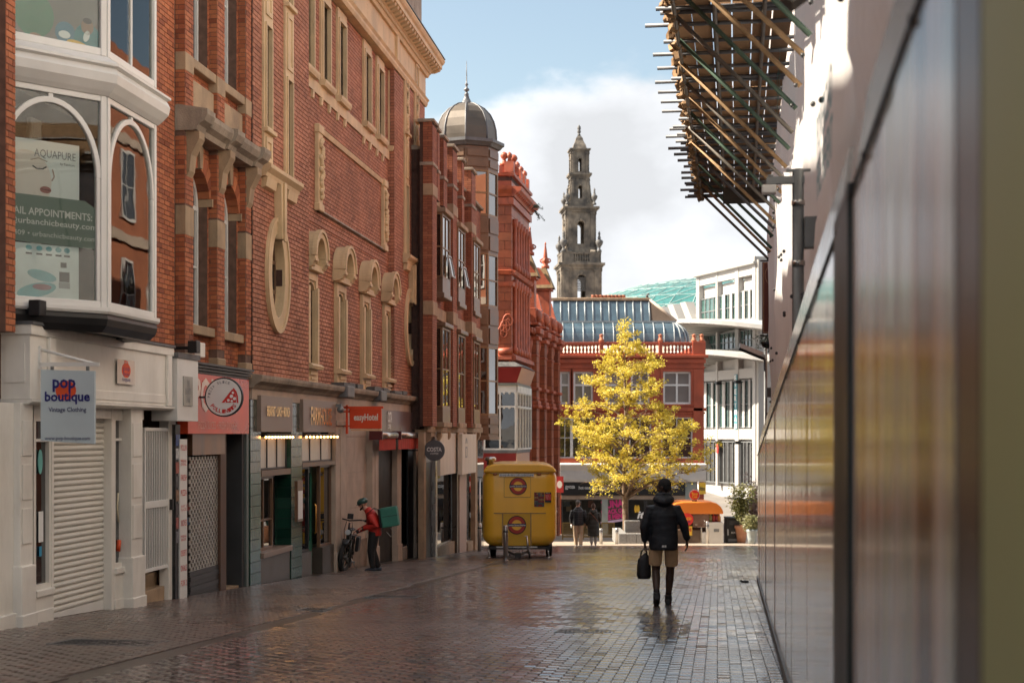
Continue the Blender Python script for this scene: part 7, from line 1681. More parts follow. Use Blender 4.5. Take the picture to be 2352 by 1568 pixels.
    jw = MB().lathe([(.05, -.03), (.10, -.025), (.10, .025), (.05, .03)], (0, 0, 0), 14).ob('jockey_wheel', BLACK, t, loc=(X(1216)-ox, Y0-.35-oy, gz(Y0-.35)+.113-oz)); jw.rotation_euler = (0, R(90), 0)
    for i in range(5): a = random.Random(i); MB().tube([(X(1172+i*7)-ox, Y0-.1-oy, Z(1260)-oz), (X(1170+i*8)-ox, Y0-.3-oy, Z(1272)-oz), (X(1178+i*5)-ox, Y0-.45-oy, Z(1268)-oz)], .011, 5).ob('cable', BLACK, t)
trailer()
def bollard(u, v, h, label, r=.065):
    p = G(u, v); t = thing('bollard', label, 'bollard', p, 0, 'steel bollards')
    MB().lathe([(r, -.05), (r, h-.02), (r*.85, h)], (0, 0, 0), 16).ob('post', STEEL, t); MB().lathe([(r+.02, 0), (r+.02, .012)], (0, 0, 0), 16).ob('base_ring', STEEL, t)
    MB().lathe([(r+.002, h*.80), (r+.002, h*.86)], (0, 0, 0), 16).ob('band', DARKGREY, t)
bollard(1161.5, 1287, .96, 'steel bollard standing right in front of the yellow trailer')
bollard(1101.5, 1266, .95, 'steel bollard in the shade left of the yellow trailer')
bollard(1380.5, 1250, .65, 'steel bollard beside the woman in the long coat')
bollard(1417, 1250, .66, 'steel bollard beside the tree planter wall')
bollard(1625, 1249, .92, 'steel bollard in front of the orange kiosk')
def shop_post():
    p = G(1101, 1265); t = thing('canopy_pole', 'tall thin steel pole behind the shaded bollard by the trailer', 'pole', p + Vector((0, .5, 0)))
    MB().tube([(0, 0, 0), (0, 0, 2.4)], .035, 8).ob('pole', STEEL, t); MB().box(-.06, .06, -.06, .06, -.03, .02).ob('foot', STEEL, t)
shop_post()
def litter_bin():
    p = G(972, 1275); t = thing('planter_bin', 'dark grey rectangular bin outside the coffee shop', 'bin', p, R(-7)); h = .96*1.05
    MB().box(-.13, .13, -.3, .3, 0, h).ob('body', mat('bin_grey', (.035,.036,.038), .45), t, bev=.008); MB().box(-.15, .15, -.32, .32, h, h+.03).ob('lid', STEEL, t, bev=.006)
litter_bin()

# ================================================================ tree
def leaf_mat(name, c1, c2, tr=.5):
    m = bpy.data.materials.new(name); m.use_nodes = True; nt = m.node_tree; N = nt.nodes.new; L = nt.links.new; b = nt.nodes['Principled BSDF']
    at = N('ShaderNodeAttribute'); at.attribute_name = 'tone'; cr = N('ShaderNodeValToRGB'); L(at.outputs['Fac'], cr.inputs[0]); cr.color_ramp.elements[0].color = (*c1, 1); cr.color_ramp.elements[1].color = (*c2, 1)
    L(cr.outputs[0], b.inputs['Base Color']); b.inputs['Roughness'].default_value = .5
    t = N('ShaderNodeBsdfTranslucent'); L(cr.outputs[0], t.inputs[0]); mx = N('ShaderNodeMixShader'); mx.inputs[0].default_value = tr
    o = [x for x in nt.nodes if x.type == 'OUTPUT_MATERIAL'][0]; L(b.outputs[0], mx.inputs[1]); L(t.outputs[0], mx.inputs[2]); L(mx.outputs[0], o.inputs[0]); MATS[name] = m; return m
def tree():
    Y0 = 63.0; k = F/Y0; base = Vector(((1436-1176)/k, Y0, gz(Y0))); rng = random.Random(11)
    t = thing('street_tree', 'street tree in bright yellow green spring leaf in front of the red building', 'tree', base)
    Zl = lambda v: CAMH-(v-HOR)/k - base.z; Xl = lambda u: (u-1436)/k
    BARK = mat('bark', (.17,.115,.075), .9, 0, .4, 9, .6, 40)
    tr = MB(); top = Zl(735); fork = Zl(1140)
    lead = [Vector((0, 0, -.05)), Vector((.02, 0, .6)), Vector((.0, 0, fork)), Vector((-.04, .02, fork+1.2)), Vector((.03, 0, fork+2.8)), Vector((-.02, 0, fork+4.6)), Vector((0, 0, top-.5))]
    tr.tube(lead, [.15, .125, .135, .09, .065, .04, .012], 12); lim = MB(); lf = MB()
    prof = [(735, 1415, 1436), (770, 1392, 1470), (810, 1372, 1510), (850, 1345, 1528), (900, 1318, 1535), (950, 1292, 1570), (1000, 1280, 1630), (1050, 1278, 1622), (1090, 1290, 1600), (1115, 1330, 1560)]
    def reach(z, side):
        for (v0, l0, r0), (v1, l1, r1) in zip(prof, prof[1:]):
            za, zb = Zl(v0), Zl(v1)
            if zb <= z <= za: q = (z-zb)/(za-zb); return -Xl(lerp(l1, l0, q)) if side < 0 else Xl(lerp(r1, r0, q))
        return .3
    def leader(z):
        for a, b in zip(lead, lead[1:]):
            if a.z <= z <= b.z: return a.lerp(b, (z-a.z)/(b.z-a.z))
        return lead[-1]
    def leaves(c, n, sp):
        for _ in range(n):
            q = c + Vector((rng.gauss(0, sp), rng.gauss(0, sp), rng.gauss(0, sp*.8))); s = rng.uniform(.028, .056)
            a = Vector((rng.uniform(-1, 1), rng.uniform(-1, 1), rng.uniform(-.6, .8))).normalized(); b = a.orthogonal().normalized(); b.rotate(Matrix.Rotation(rng.uniform(0, 6.28), 3, a))
            lf.add([q-a*s, q+b*s*.7, q+a*s, q-b*s*.7], [(0, 1, 2, 3)], rng.random()*.98+.01)
    n = 86
    for i in range(n):
        f = i/n; z0 = lerp(fork-.15, top-.8, f**1.25); az = i*2.399 + rng.uniform(-.4, .4); d = Vector((math.cos(az), math.sin(az), 0))
        zt = z0 + (.30 + .75*(1-f)) * rng.uniform(.6, 1.7); zt = min(zt, top-.15)
        R0 = reach(min(max(zt, Zl(1112)), top-.05), 1 if d.x > 0 else -1); R_ = math.hypot(d.x*R0, d.y*min(R0, 2.7)) * rng.uniform(.62, 1.08)
        p0 = leader(z0); p3 = Vector((d.x*R_, d.y*R_, zt)); p1 = p0.lerp(p3, .33) + Vector((rng.uniform(-.1, .1), 0, .10*R_)); p2 = p0.lerp(p3, .68) + Vector((0, rng.uniform(-.1, .1), .08*R_)); r0 = lerp(.055, .016, f)
        lim.tube([p0, p1, p2, p3], [r0, r0*.7, r0*.42, .006], 6)
        ns = int(3 + R_*4.2)
        for j in range(ns):
            q = .25 + .75*rng.random()**.7; c = p1.lerp(p2, (q-.22)/.4) if q < .62 else p2.lerp(p3, (q-.62)/.38)
            sd = Vector((rng.uniform(-1, 1), rng.uniform(-1, 1), rng.uniform(-.35, .8))).normalized(); sl = rng.uniform(.25, .7)*(.45+.16*R_); e = c + sd*sl
            lim.tube([c, c.lerp(e, .5)+Vector((0, 0, .04)), e], [r0*.3+.002, .006, .003], 4, False)
            if rng.random() < .24: continue
            for w in range(4): leaves(c.lerp(e, rng.uniform(.35, 1.08)), rng.randint(8, 15), .08)
    # bare drooping twigs under the crown
    for i in range(16):
        az = rng.uniform(0, 6.28); R_ = rng.uniform(1.4, 3.0); p0 = Vector((0, 0, fork+rng.uniform(-.15, .3))); e = Vector((math.cos(az)*R_, math.sin(az)*R_*.7, fork+rng.uniform(.15, .9))); m = p0.lerp(e, .5)+Vector((0, 0, .3)); lim.tube([p0, m, e], [.03, .016, .005], 5)
        for w in range(9): c = m.lerp(e, rng.random()); q = c+Vector((rng.uniform(-.4, .4), rng.uniform(-.4, .4), rng.uniform(-.25, .2))); lim.tube([c, q], [.006, .003], 4, False); leaves(q, 4, .07)
    leaves(lead[-1]+Vector((0, 0, .3)), 160, .16)
    tro = tr.ob('trunk', BARK, t); lim.ob('limbs', BARK, t); stuff(lf.ob('crown', leaf_mat('spring_leaf', (.52,.42,.042), (.80,.66,.13), .5), t))
tree()
def planter_wall():
    GRN = mat('granite_block', (.24,.235,.225), .6, 0, .25, 14, .2, 60); k = F/60.0; X = lambda u: (u-1176)/k; p = Vector((X(1500), 60.0, gz(60)))
    t = thing('granite_planter', 'grey granite planter wall of large blocks round the tree foot', 'planter', p); Zl = lambda v: CAMH-(v-HOR)/k-p.z
    us = [1421, 1440, 1462, 1482, 1505, 1528, 1556]
    for a, b in zip(us, us[1:]): MB().box(X(a)-p.x+.005, X(b)-p.x-.005, 0, .35, -.05, Zl(1225)).ob('granite_block', GRN, t, bev=.012)
    for y in (.36, 1.5, 2.7): MB().box(X(1421)-p.x, X(1421)-p.x+.35, y, y+1.12, -.1, Zl(1225)).ob('granite_block', GRN, t, bev=.012); MB().box(X(1556)-p.x-.35, X(1556)-p.x, y, y+1.12, -.1, Zl(1225)).ob('granite_block', GRN, t, bev=.012)
    MB().box(X(1444)-p.x, X(1480)-p.x, 2.0, 2.4, Zl(1225)-.3, Zl(1202)).ob('granite_upstand', GRN, t, bev=.012)
    MB().box(X(1421)-p.x+.36, X(1556)-p.x-.36, .36, 4.0, -.1, Zl(1225)-.08).ob('soil', mat('soil', (.05,.035,.025), .95), t)
planter_wall()
def kiosk():
    Y0 = 60.5; k = F/Y0; X = lambda u: (u-1176)/k; p = Vector((X(1600), Y0, gz(Y0))); Zl = lambda v: CAMH-(v-HOR)/k-p.z; x = lambda u: X(u)-p.x
    t = thing('orange_food_kiosk', 'food kiosk with a rounded orange roof and white counter behind the walking man', 'kiosk', p)
    OR = mat('orange_shell', (.72,.20,.025), .4, 0, .06, 1); prof = [(x(1535), Zl(1180)), (x(1540), Zl(1164)), (x(1552), Zl(1155)), (x(1570), Zl(1152)), (x(1632), Zl(1152)), (x(1646), Zl(1155)), (x(1656), Zl(1163)), (x(1661), Zl(1172)), (x(1662), Zl(1180))]
    MB().prism(prof, 0, 2.2, 'y', smooth=False).ob('roof', OR, t, bev=.04)
    MB().box(x(1537), x(1660), 1.2, 1.3, 0, Zl(1180)).ob('back_wall', mat('kiosk_inside', (.16,.10,.07), .6, 0, .5, 3), t)
    MB().box(x(1628), x(1662), .05, .7, -.02, Zl(1199)).ob('counter', mat('white_counter', (.70,.67,.60), .5, 0, .05), t, bev=.02); MB().box(x(1613), x(1628), .1, .7, -.02, Zl(1222)).ob('counter_step', mat('white_counter', (.70,.67,.60), .5), t, bev=.02); MB().box(x(1640), x(1652), .03, .049, Zl(1221), Zl(1214)).ob('vent', GREY, t)
    MB().box(x(1592), x(1629), .08, .12, Zl(1211), Zl(1181)).ob('wrap_panel', glass_mat('wavy_foil', (.22,.13,.09), .12, 1.8, 1.0, 3.5), t)
    MB().box(x(1540), x(1615), .3, .9, 0, Zl(1218)).ob('counter_front', mat('counter_brown', (.20,.14,.10), .6, 0, .3, 3), t)
    c = (x(1578), Zl(1192)); d = MB().prism(ellipse(*c, .26, .26, 28), .0, .03, 'y').ob('round_sign', mat('taco_red', (.70,.03,.02), .5), t); text(d, 'TACO', .36, .11, YINK, (c[0], -.003, c[1]+.03), bold=.03); text(d, 'CUE', .28, .09, mat('plum_ink', (.2,.02,.1), .5), (c[0], -.003, c[1]-.1), bold=.03)
    sg_ = MB().box(x(1571), x(1590), .02, .05, Zl(1229), Zl(1208)).ob('menu_sign', YINK, t); text(sg_, 'CUE', .28, .13, REDINK, (x(1580.5), .015, Zl(1216)), bold=.04)
    c = (x(1598), Zl(1137)); rs_ = MB().prism(ellipse(*c, .22, .22, 28), .4, .46, 'y').ob('roof_sign', mat('pale_rim', (.7,.45,.40), .5), t); MB().prism(ellipse(*c, .195, .195, 28), .39, .399, 'y').ob('roof_sign_face', mat('taco_red', (.70,.03,.02), .5), rs_); text(rs_, 'Taco', .27, .12, YINK, (c[0], .385, c[1]+.05), bold=.03); text(rs_, 'Cue', .22, .11, YINK, (c[0], .385, c[1]-.07), bold=.03); MB().box(c[0]-.1, c[0]+.1, .41, .45, Zl(1153), c[1]-.2).ob('sign_stalk', DARKGREY, rs_)
    for u in (1539, 1612): MB().tube([(x(u), .15, 0), (x(u), .15, Zl(1180))], .03, 6).ob('post', STEEL, t)
    for i, (u, c_) in enumerate(((1634, (.3,.3,.1)), (1641, (.4,.05,.04)), (1648, (.25,.03,.03)), (1654, (.5,.2,.05)))): MB().lathe([(.07, 0), (.07, .22), (.03, .27), (.03, .33)], (x(u), .3, Zl(1199)), 9).ob('bottle', mat('kiosk_bottle_%d' % i, c_, .3), t)
kiosk()
def street_bits():
    Y0 = 61.5; k = F/Y0; X = lambda u: (u-1176)/k
    p = Vector((X(1683), Y0, gz(Y0))); t = thing('litter_bin', 'black street litter bin between the kiosk and the potted shrubs', 'bin', p); w = 36/k/2; h = 62/k
    MB().box(-w, w, -.3, .3, 0, h-.08).ob('body', BLACK, t, bev=.02); MB().box(-w-.01, w+.01, -.33, .32, h-.08, h).ob('lid', mat('navy_lid', (.02,.025,.035), .3), t, bev=.03); MB().box(-w*.6, w*.6, -.33, -.301, h-.33, h-.14).ob('slot', DARKGREY, t, bev=.01); MB().box(-w*.7, w*.7, -.32, -.301, .1, .22).ob('foot_pedal', GREY, t); text(t, 'BIN', .2, .07, WINK, (0, -.303, h*.42)); MB().box(-w*.8, -w*.7, -.31, -.301, h*.32, h*.55).ob('arrow_mark', WINK, t)
    POT = mat('terracotta_pot', (.52,.24,.13), .75, 0, .15, 3); GLZ = mat('grey_glazed_pot', (.28,.32,.32), .35, 0, .25, 4)
    def shrub(u, v, pw, ph, lbl, pot, cr, hts, cols, seed, group=None):
        b = G(u, v); t = thing('potted_shrub', lbl, 'potted plant', b, 0, group); rr = random.Random(seed)
        MB().lathe([(pw*.62, 0), (pw*.8, ph*.4), (pw*.95, ph*.8), (pw*1.1, ph*.86), (pw*1.1, ph), (pw*.9, ph)], (0, 0, 0), 18).ob('pot', pot, t); st = MB(); lf = MB()
        for i in range(26):
            d = Vector((rr.gauss(0, 1)*cr, rr.gauss(0, 1)*cr*.8, rr.uniform(.35, 1)*hts)); p0 = Vector((0, 0, ph)); st.tube([p0, p0+d*.5+Vector((0, 0, .05)), p0+d], [.012, .008, .004], 5)
            for j in range(70):
                c = p0 + d*rr.uniform(.35, 1.05) + Vector((rr.gauss(0, .09), rr.gauss(0, .09), rr.gauss(0, .08))); a = Vector((rr.uniform(-1, 1), rr.uniform(-1, 1), rr.uniform(-.3, 1))).normalized()*rr.uniform(.04, .075); e = a.orthogonal().normalized(); e.rotate(Matrix.Rotation(rr.uniform(0, 6.28), 3, a.normalized())); e *= .45*a.length; lf.add([c-a, c+e, c+a, c-e], [(0,1,2,3)], rr.random()*.98+.01)
        st.ob('stems', mat('twig', (.05,.035,.025), .8), t); stuff(lf.ob('foliage', leaf_mat('leaf_'+str(seed), *cols, .35), t))
    shrub(1703, 1248, .26, .75, 'tall leafy shrub in a terracotta pot by the end of the hoarding', POT, .30, 1.75, ((.07,.085,.02), (.26,.24,.07)), 41)
    shrub(1727, 1250, .22, .62, 'grey glazed pot with low pale green planting by the hoarding end', GLZ, .22, .55, ((.12,.13,.05), (.32,.30,.14)), 42)
    shrub(1730, 1240, .2, .5, 'bare pink blossomed shrub behind the terracotta pot', POT, .25, 2.6, ((.22,.13,.10), (.42,.28,.24)), 43)
    # café barriers with gold mesh
    GM = mat('gold_mesh', (.36,.24,.08), .5, .4); 
    for i, (u0, u1) in enumerate(((1291, 1335), (1338, 1378), (1381, 1412))):
        Yb = 69.0; kb = F/Yb; xa, xb = (u0-1176)/kb, (u1-1176)/kb; zb = gz(Yb); t = thing('cafe_barrier', ('gold mesh cafe barrier nearest the yellow trailer', 'gold mesh cafe barrier behind the couple', 'gold mesh cafe barrier beside the tree')[i], 'barrier', (xa, Yb, zb), 0, 'gold mesh barriers'); h = .82; w = xb-xa
        MB().box(0, .06, -.03, .03, 0, h).box(w-.06, w, -.03, .03, 0, h).box(.06, w-.06, -.03, .03, h-.06, h).box(.06, w-.06, -.03, .03, .12, .18).ob('frame', GM, t); g_ = MB()
        for q in range(14): g_.box(lerp(.06, w-.06, q/13)-.008, lerp(.06, w-.06, q/13)+.008, -.01, .01, .18, h-.06)
        for q in range(9): g_.box(.06, w-.06, -.012, .012, lerp(.18, h-.06, q/8)-.008, lerp(.18, h-.06, q/8)+.008)
        g_.ob('mesh_infill', GM, t)
    p = G(1712, 1339); o = MB().ball((0, 0, .03), (.07, .05, .03), 8, 5).tube([(-.05, 0, .03), (-.09, .03, .05)], .02, 6).ob('dropped_glove', BLACK); o.location = p; tag(o, 'small dropped black glove on the wet paving by the hoarding', 'glove')
    p = P(1281, 1112, 64); o = thing('red_projecting_sign', 'small red shop sign just right of the yellow trailer roof', 'sign', (p.x, 64, p.z)); MB().box(-.05, .25, -.04, .04, -.35, .35).ob('board', mat('sign_red', (.45,.03,.03), .5), o); MB().prism(ellipse(.08, .0, .11, .16, 20), -.05, -.041, 'y').ob('disc', WINK, o); MB().tube([(-.05, 0, .3), (-.6, 0, .3)], .03, 6).ob('bracket', BLACK, o)
street_bits()

# ================================================================ people
TMP = bpy.data.scenes.new('scratch')
def evaluate(o):
    with bpy.context.temp_override(scene=TMP, view_layer=TMP.view_layers[0]):
        dg = bpy.context.evaluated_depsgraph_get(); return bpy.data.meshes.new_from_object(o.evaluated_get(dg))
def remesh(mb, vox=.008, it=3, fac=.5):
    me = mb.mesh('tmp', []) if False else bpy.data.meshes.new('tmp'); me.from_pydata(mb.v, [], mb.f); o = bpy.data.objects.new('tmp', me); TMP.collection.objects.link(o)
    m = o.modifiers.new('r', 'REMESH'); m.mode = 'VOXEL'; m.voxel_size = vox; m.use_smooth_shade = True
    s = o.modifiers.new('s', 'SMOOTH'); s.iterations = it; s.factor = fac
    r = evaluate(o); bpy.data.objects.remove(o); bpy.data.meshes.remove(me)
    for p in r.polygons: p.use_smooth = True
    return r
def rob(name, mb, m, parent, vox=.008, it=3):
    r = remesh(mb, vox, it); r.materials.append(m); o = bpy.data.objects.new(name, r); col.objects.link(o); o.parent = parent; return o
V = lambda *a: Vector(a)
def limb(mb, pts, rad, n=10): mb.tube(pts, rad, n)
def hand(mb, wrist, d, side, curl=.6, s=1., palm_n=None):
    """palm, four curled fingers of unequal length and a thumb leaving the side of the palm"""
    d = d.normalized(); pn = (palm_n or V(side, 0, 0)); pn = (pn - d*pn.dot(d)).normalized(); ax = d.cross(pn)
    p1 = wrist + d*.085*s; mb.tube([wrist, wrist+d*.04*s, p1], [(.026*s, .020*s), (.040*s, .017*s), (.040*s, .015*s)], 10, up=ax)
    for i, l in enumerate((.072, .082, .076, .060)):
        b = p1 + ax*(.030-.020*i)*s - d*.005; c = b + (d*math.cos(curl*.5)+pn*math.sin(curl*.5))*l*.5*s; e = c + (d*math.cos(curl*1.4)+pn*math.sin(curl*1.4))*l*.55*s
        mb.tube([b - d*.02*s, b, c, e], [.0095*s, .0095*s, .0088*s, .007*s], 7)
    b = wrist + d*.03*s + ax*.034*s; c = b + (ax*.6+d*.7+pn*.3).normalized()*.038*s; mb.tube([b-ax*.015*s, b, c, c+(d*.9+pn*.45).normalized()*.032*s], [.011*s, .0115*s, .010*s, .008*s], 7)
def head(mb, c, yaw=0., pitch=0., s=1.):
    """skull, jaw, nose, brow, lips and ears; face looks along +y before yaw"""
    M = Matrix.Translation(c) @ Matrix.Rotation(yaw, 4, 'Z') @ Matrix.Rotation(pitch, 4, 'X'); h = MB()
    h.ball((0, -.012, .022), (.076*s, .096*s, .092*s), 18, 12); h.ball((0, .022, -.042), (.056*s, .066*s, .070*s), 14, 10); h.tube([(0, .078*s, .012), (0, .098*s, -.022), (0, .088*s, -.03)], [.010*s, .017*s, .010*s], 8)
    h.tube([(-.04, .074*s, .024), (0, .084*s, .028), (.04, .074*s, .024)], .013*s, 8); h.ball((0, .080*s, -.058), (.025*s, .012*s, .012*s), 8, 6); h.ball((0, .072*s, -.092), (.024*s, .02*s, .018*s), 8, 6)
    for sx in (-1, 1): h.ball((sx*.077*s, -.008, -.008), (.010*s, .020*s, .032*s), 8, 6); h.ball((sx*.034, .070*s, -.035), (.022*s, .02*s, .02*s), 8, 6)
    xf(h, M); mb.add(h.v, h.f); return M
def eyes(M, parent):
    e = MB()
    for sx in (-1, 1): e.ball((sx*.031, .082, .006), (.013, .008, .007), 8, 6)
    xf(e, M); return e.ob('eyes', DINK, parent)
SKIN_D = mat('dark_skin', (.055,.028,.018), .5, 0, .1, 8); SKIN_L = mat('light_skin', (.48,.25,.17), .5, 0, .1, 8)
HAIR_B = mat('black_hair', (.008,.007,.007), .7, 0, .3, 60, .6, 200); HAIR_N = mat('brown_hair', (.10,.05,.03), .6, 0, .3, 60, .6, 200)

def walker():
    p = G(1524, 1391); t = thing('person', 'person in dark hooded jacket and tan shorts walking away carrying a black bag', 'person', p, R(-3))
    b = MB(); c = V(0, .0, 1.685)
    head_M = head(b, c, R(62), R(-4), 1.0); limb(b, [V(0, -.01, 1.42), V(0, .0, 1.52), V(0, .005, 1.62)], [.075, .062, .058])
    b.tube([V(0, 0, .88), V(0, 0, 1.0), V(0, 0, 1.15), V(0, 0, 1.32), V(0, 0, 1.44)], [(.16, .11), (.155, .11), (.15, .10), (.18, .115), (.13, .08)], 14, up=(1, 0, 0))
    Ls, Le, Lw = V(-.175, 0, 1.375), V(-.275, -.02, 1.14), V(-.262, .03, .90); Rs, Re, Rw = V(.175, 0, 1.375), V(.285, -.03, 1.16), V(.335, .04, .925)
    for s_, e, w in ((Ls, Le, Lw), (Rs, Re, Rw)): limb(b, [s_, s_.lerp(e, .5), e, e.lerp(w, .5), w], [.058, .052, .044, .040, .028])
    hand(b, Lw, V(.02, .02, -1), 1, 1.5); hand(b, Rw, V(.06, .1, -1), -1, .55)
    lh, lk, la = V(-.095, 0, .90), V(-.105, .06, .50), V(-.105, -.20, .165); rh, rk, ra = V(.10, 0, .90), V(.10, .10, .49), V(.075, .13, .10)
    for h_, k_, a_ in ((lh, lk, la), (rh, rk, ra)): limb(b, [h_, h_.lerp(k_, .5), k_, k_.lerp(a_, .3), k_.lerp(a_, .65), a_], [.088, .078, .058, .060, .048, .036])
    limb(b, [la+V(0, -.045, 0), la+V(0, .02, -.07), la+V(0, .08, -.125)], [.036, .036, .03]); limb(b, [ra+V(0, -.04, -.045), ra+V(0, .05, -.05), ra+V(0, .16, -.07)], [.036, .036, .03])
    body = rob('body', b, SKIN_D, t, .0065, 2); eyes(head_M, t)
    h = MB(); h.ball((0, -.020, .036), (.082, .100, .092), 18, 12); h.ball((0, -.06, -.015), (.070, .055, .06), 12, 8); xf(h, head_M); rob('hair', h, HAIR_B, t, .009, 2)
    # beard along the jaw
    bd = MB(); bd.tube([(-.062, .0, -.055), (-.05, .055, -.085), (0, .088, -.098), (.05, .055, -.085), (.062, .0, -.055)], [.016, .020, .022, .020, .016], 8); xf(bd, head_M); rob('beard', bd, HAIR_B, t, .009, 2)
    j = MB(); j.tube([V(0, .0, .80), V(0, 0, .84), V(0, 0, .95), V(0, 0, 1.12), V(0, -.005, 1.30), V(0, -.01, 1.42), V(0, -.015, 1.50)], [(.20, .155), (.208, .16), (.205, .158), (.198, .148), (.202, .145), (.150, .115), (.08, .08)], 18, up=(1, 0, 0))
    for s_, e, w in ((Ls, Le, Lw), (Rs, Re, Rw)): limb(j, [s_+V(.03 if s_.x < 0 else -.03, 0, -.01), s_, s_.lerp(e, .5), e, e.lerp(w, .5), w+V(0, 0, .02)], [.085, .084, .074, .066, .058, .048])
    j.tube([V(-.115, -.04, 1.515), V(-.07, -.10, 1.50), V(0, -.125, 1.485), V(.07, -.10, 1.50), V(.115, -.04, 1.515)], [.05, .066, .074, .066, .05], 10); j.tube([V(-.095, .03, 1.54), V(-.08, -.05, 1.575), V(0, -.08, 1.585), V(.08, -.05, 1.575), V(.095, .03, 1.54)], [.034, .034, .034, .034, .034], 8)
    JK = mat('black_jacket', (.011,.014,.020), .55, 0, .4, 5, .35, 18)
    jo = rob('jacket', j, JK, t, .011, 2); nz = __import__('mathutils').noise
    for v in jo.data.vertices: v.co += v.normal * (nz.noise(v.co*9)*.008 + nz.noise(Vector((v.co.x*6, v.co.y*6, v.co.z*22)))*.006)
    MB().box(-.03, -.002, -.178, -.168, .845, .875).box(.004, .03, -.178, -.168, .845, .875).ob('logo_patch', WINK, jo)
    sh = MB()
    for h_, k_ in ((lh, lk), (rh, rk)): sh.tube([h_+V(0, 0, .04), h_.lerp(k_, .35)+V(.012 if h_.x > 0 else -.012, 0, 0), h_.lerp(k_, .80)+V(.016 if h_.x > 0 else -.016, 0, 0)], [.105, .098, .094], 14)
    so_ = rob('shorts', sh, mat('tan_cotton', (.52,.34,.19), .85, 0, .2, 6, .3, 40), t, .011, 2)
    for (a, k_, nm) in ((la, V(0, .10, -.155), 'l'), (ra, V(0, .17, -.085), 'r')):
        s2 = MB(); hl = a+V(0, -.075, -.0)+ (V(0, .0, -.055) if nm == 'r' else V(0, .0, -.01)); toe = a+k_
        s2.tube([hl, a+V(0, -.01, -.03 if nm == 'l' else -.06), a.lerp(toe, .6)+V(0, .02, -.005), toe], [.042, .050, .050, .034], 12); s2.tube([a+V(0, -.02, .05), a+V(0, -.01, -.03)], [.05, .055], 12)
        rob('shoe', s2, mat('black_shoe', (.014,.012,.012), .5), t, .01, 2)
    for k_, a_ in ((lk, la), (rk, ra)): s3 = MB(); s3.tube([k_.lerp(a_, .80), k_.lerp(a_, .9), a_], [.046, .043, .040], 12, False); s3.ob('sock', mat('dark_sock', (.02,.015,.014), .8), t)
    # the bag he carries hangs from his left hand
    W = t.matrix_world if False else Matrix.Translation(p) @ Matrix.Rotation(R(-3), 4, 'Z'); q = W @ V(-.275, .05, .80)
    bg = thing('carried_bag', 'soft black bag hanging from the walking person\'s left hand', 'bag', q + V(0, 0, -.42)); bm = MB()
    bm.tube([V(-.0, 0, 0), V(-.0, 0, .05), V(-.0, 0, .18), V(.0, 0, .27), V(.02, 0, .335), V(.0, 0, .36)], [(.085, .05), (.105, .06), (.10, .06), (.088, .05), (.045, .03), (.025, .022)], 14, up=(1, 0, 0)); rob('body', bm, mat('black_nylon', (.012,.012,.013), .5, 0, .3, 8, .3, 30), bg, .01, 2)
    MB().tube([V(-.05, 0, .31), V(-.035, 0, .39), V(0, 0, .425), V(.035, 0, .39), V(.05, 0, .31)], .011, 7).ob('handle', BLACK, bg); MB().box(.05, .12, -.012, .012, .24, .255).ob('strap_end', BLACK, bg)
walker()
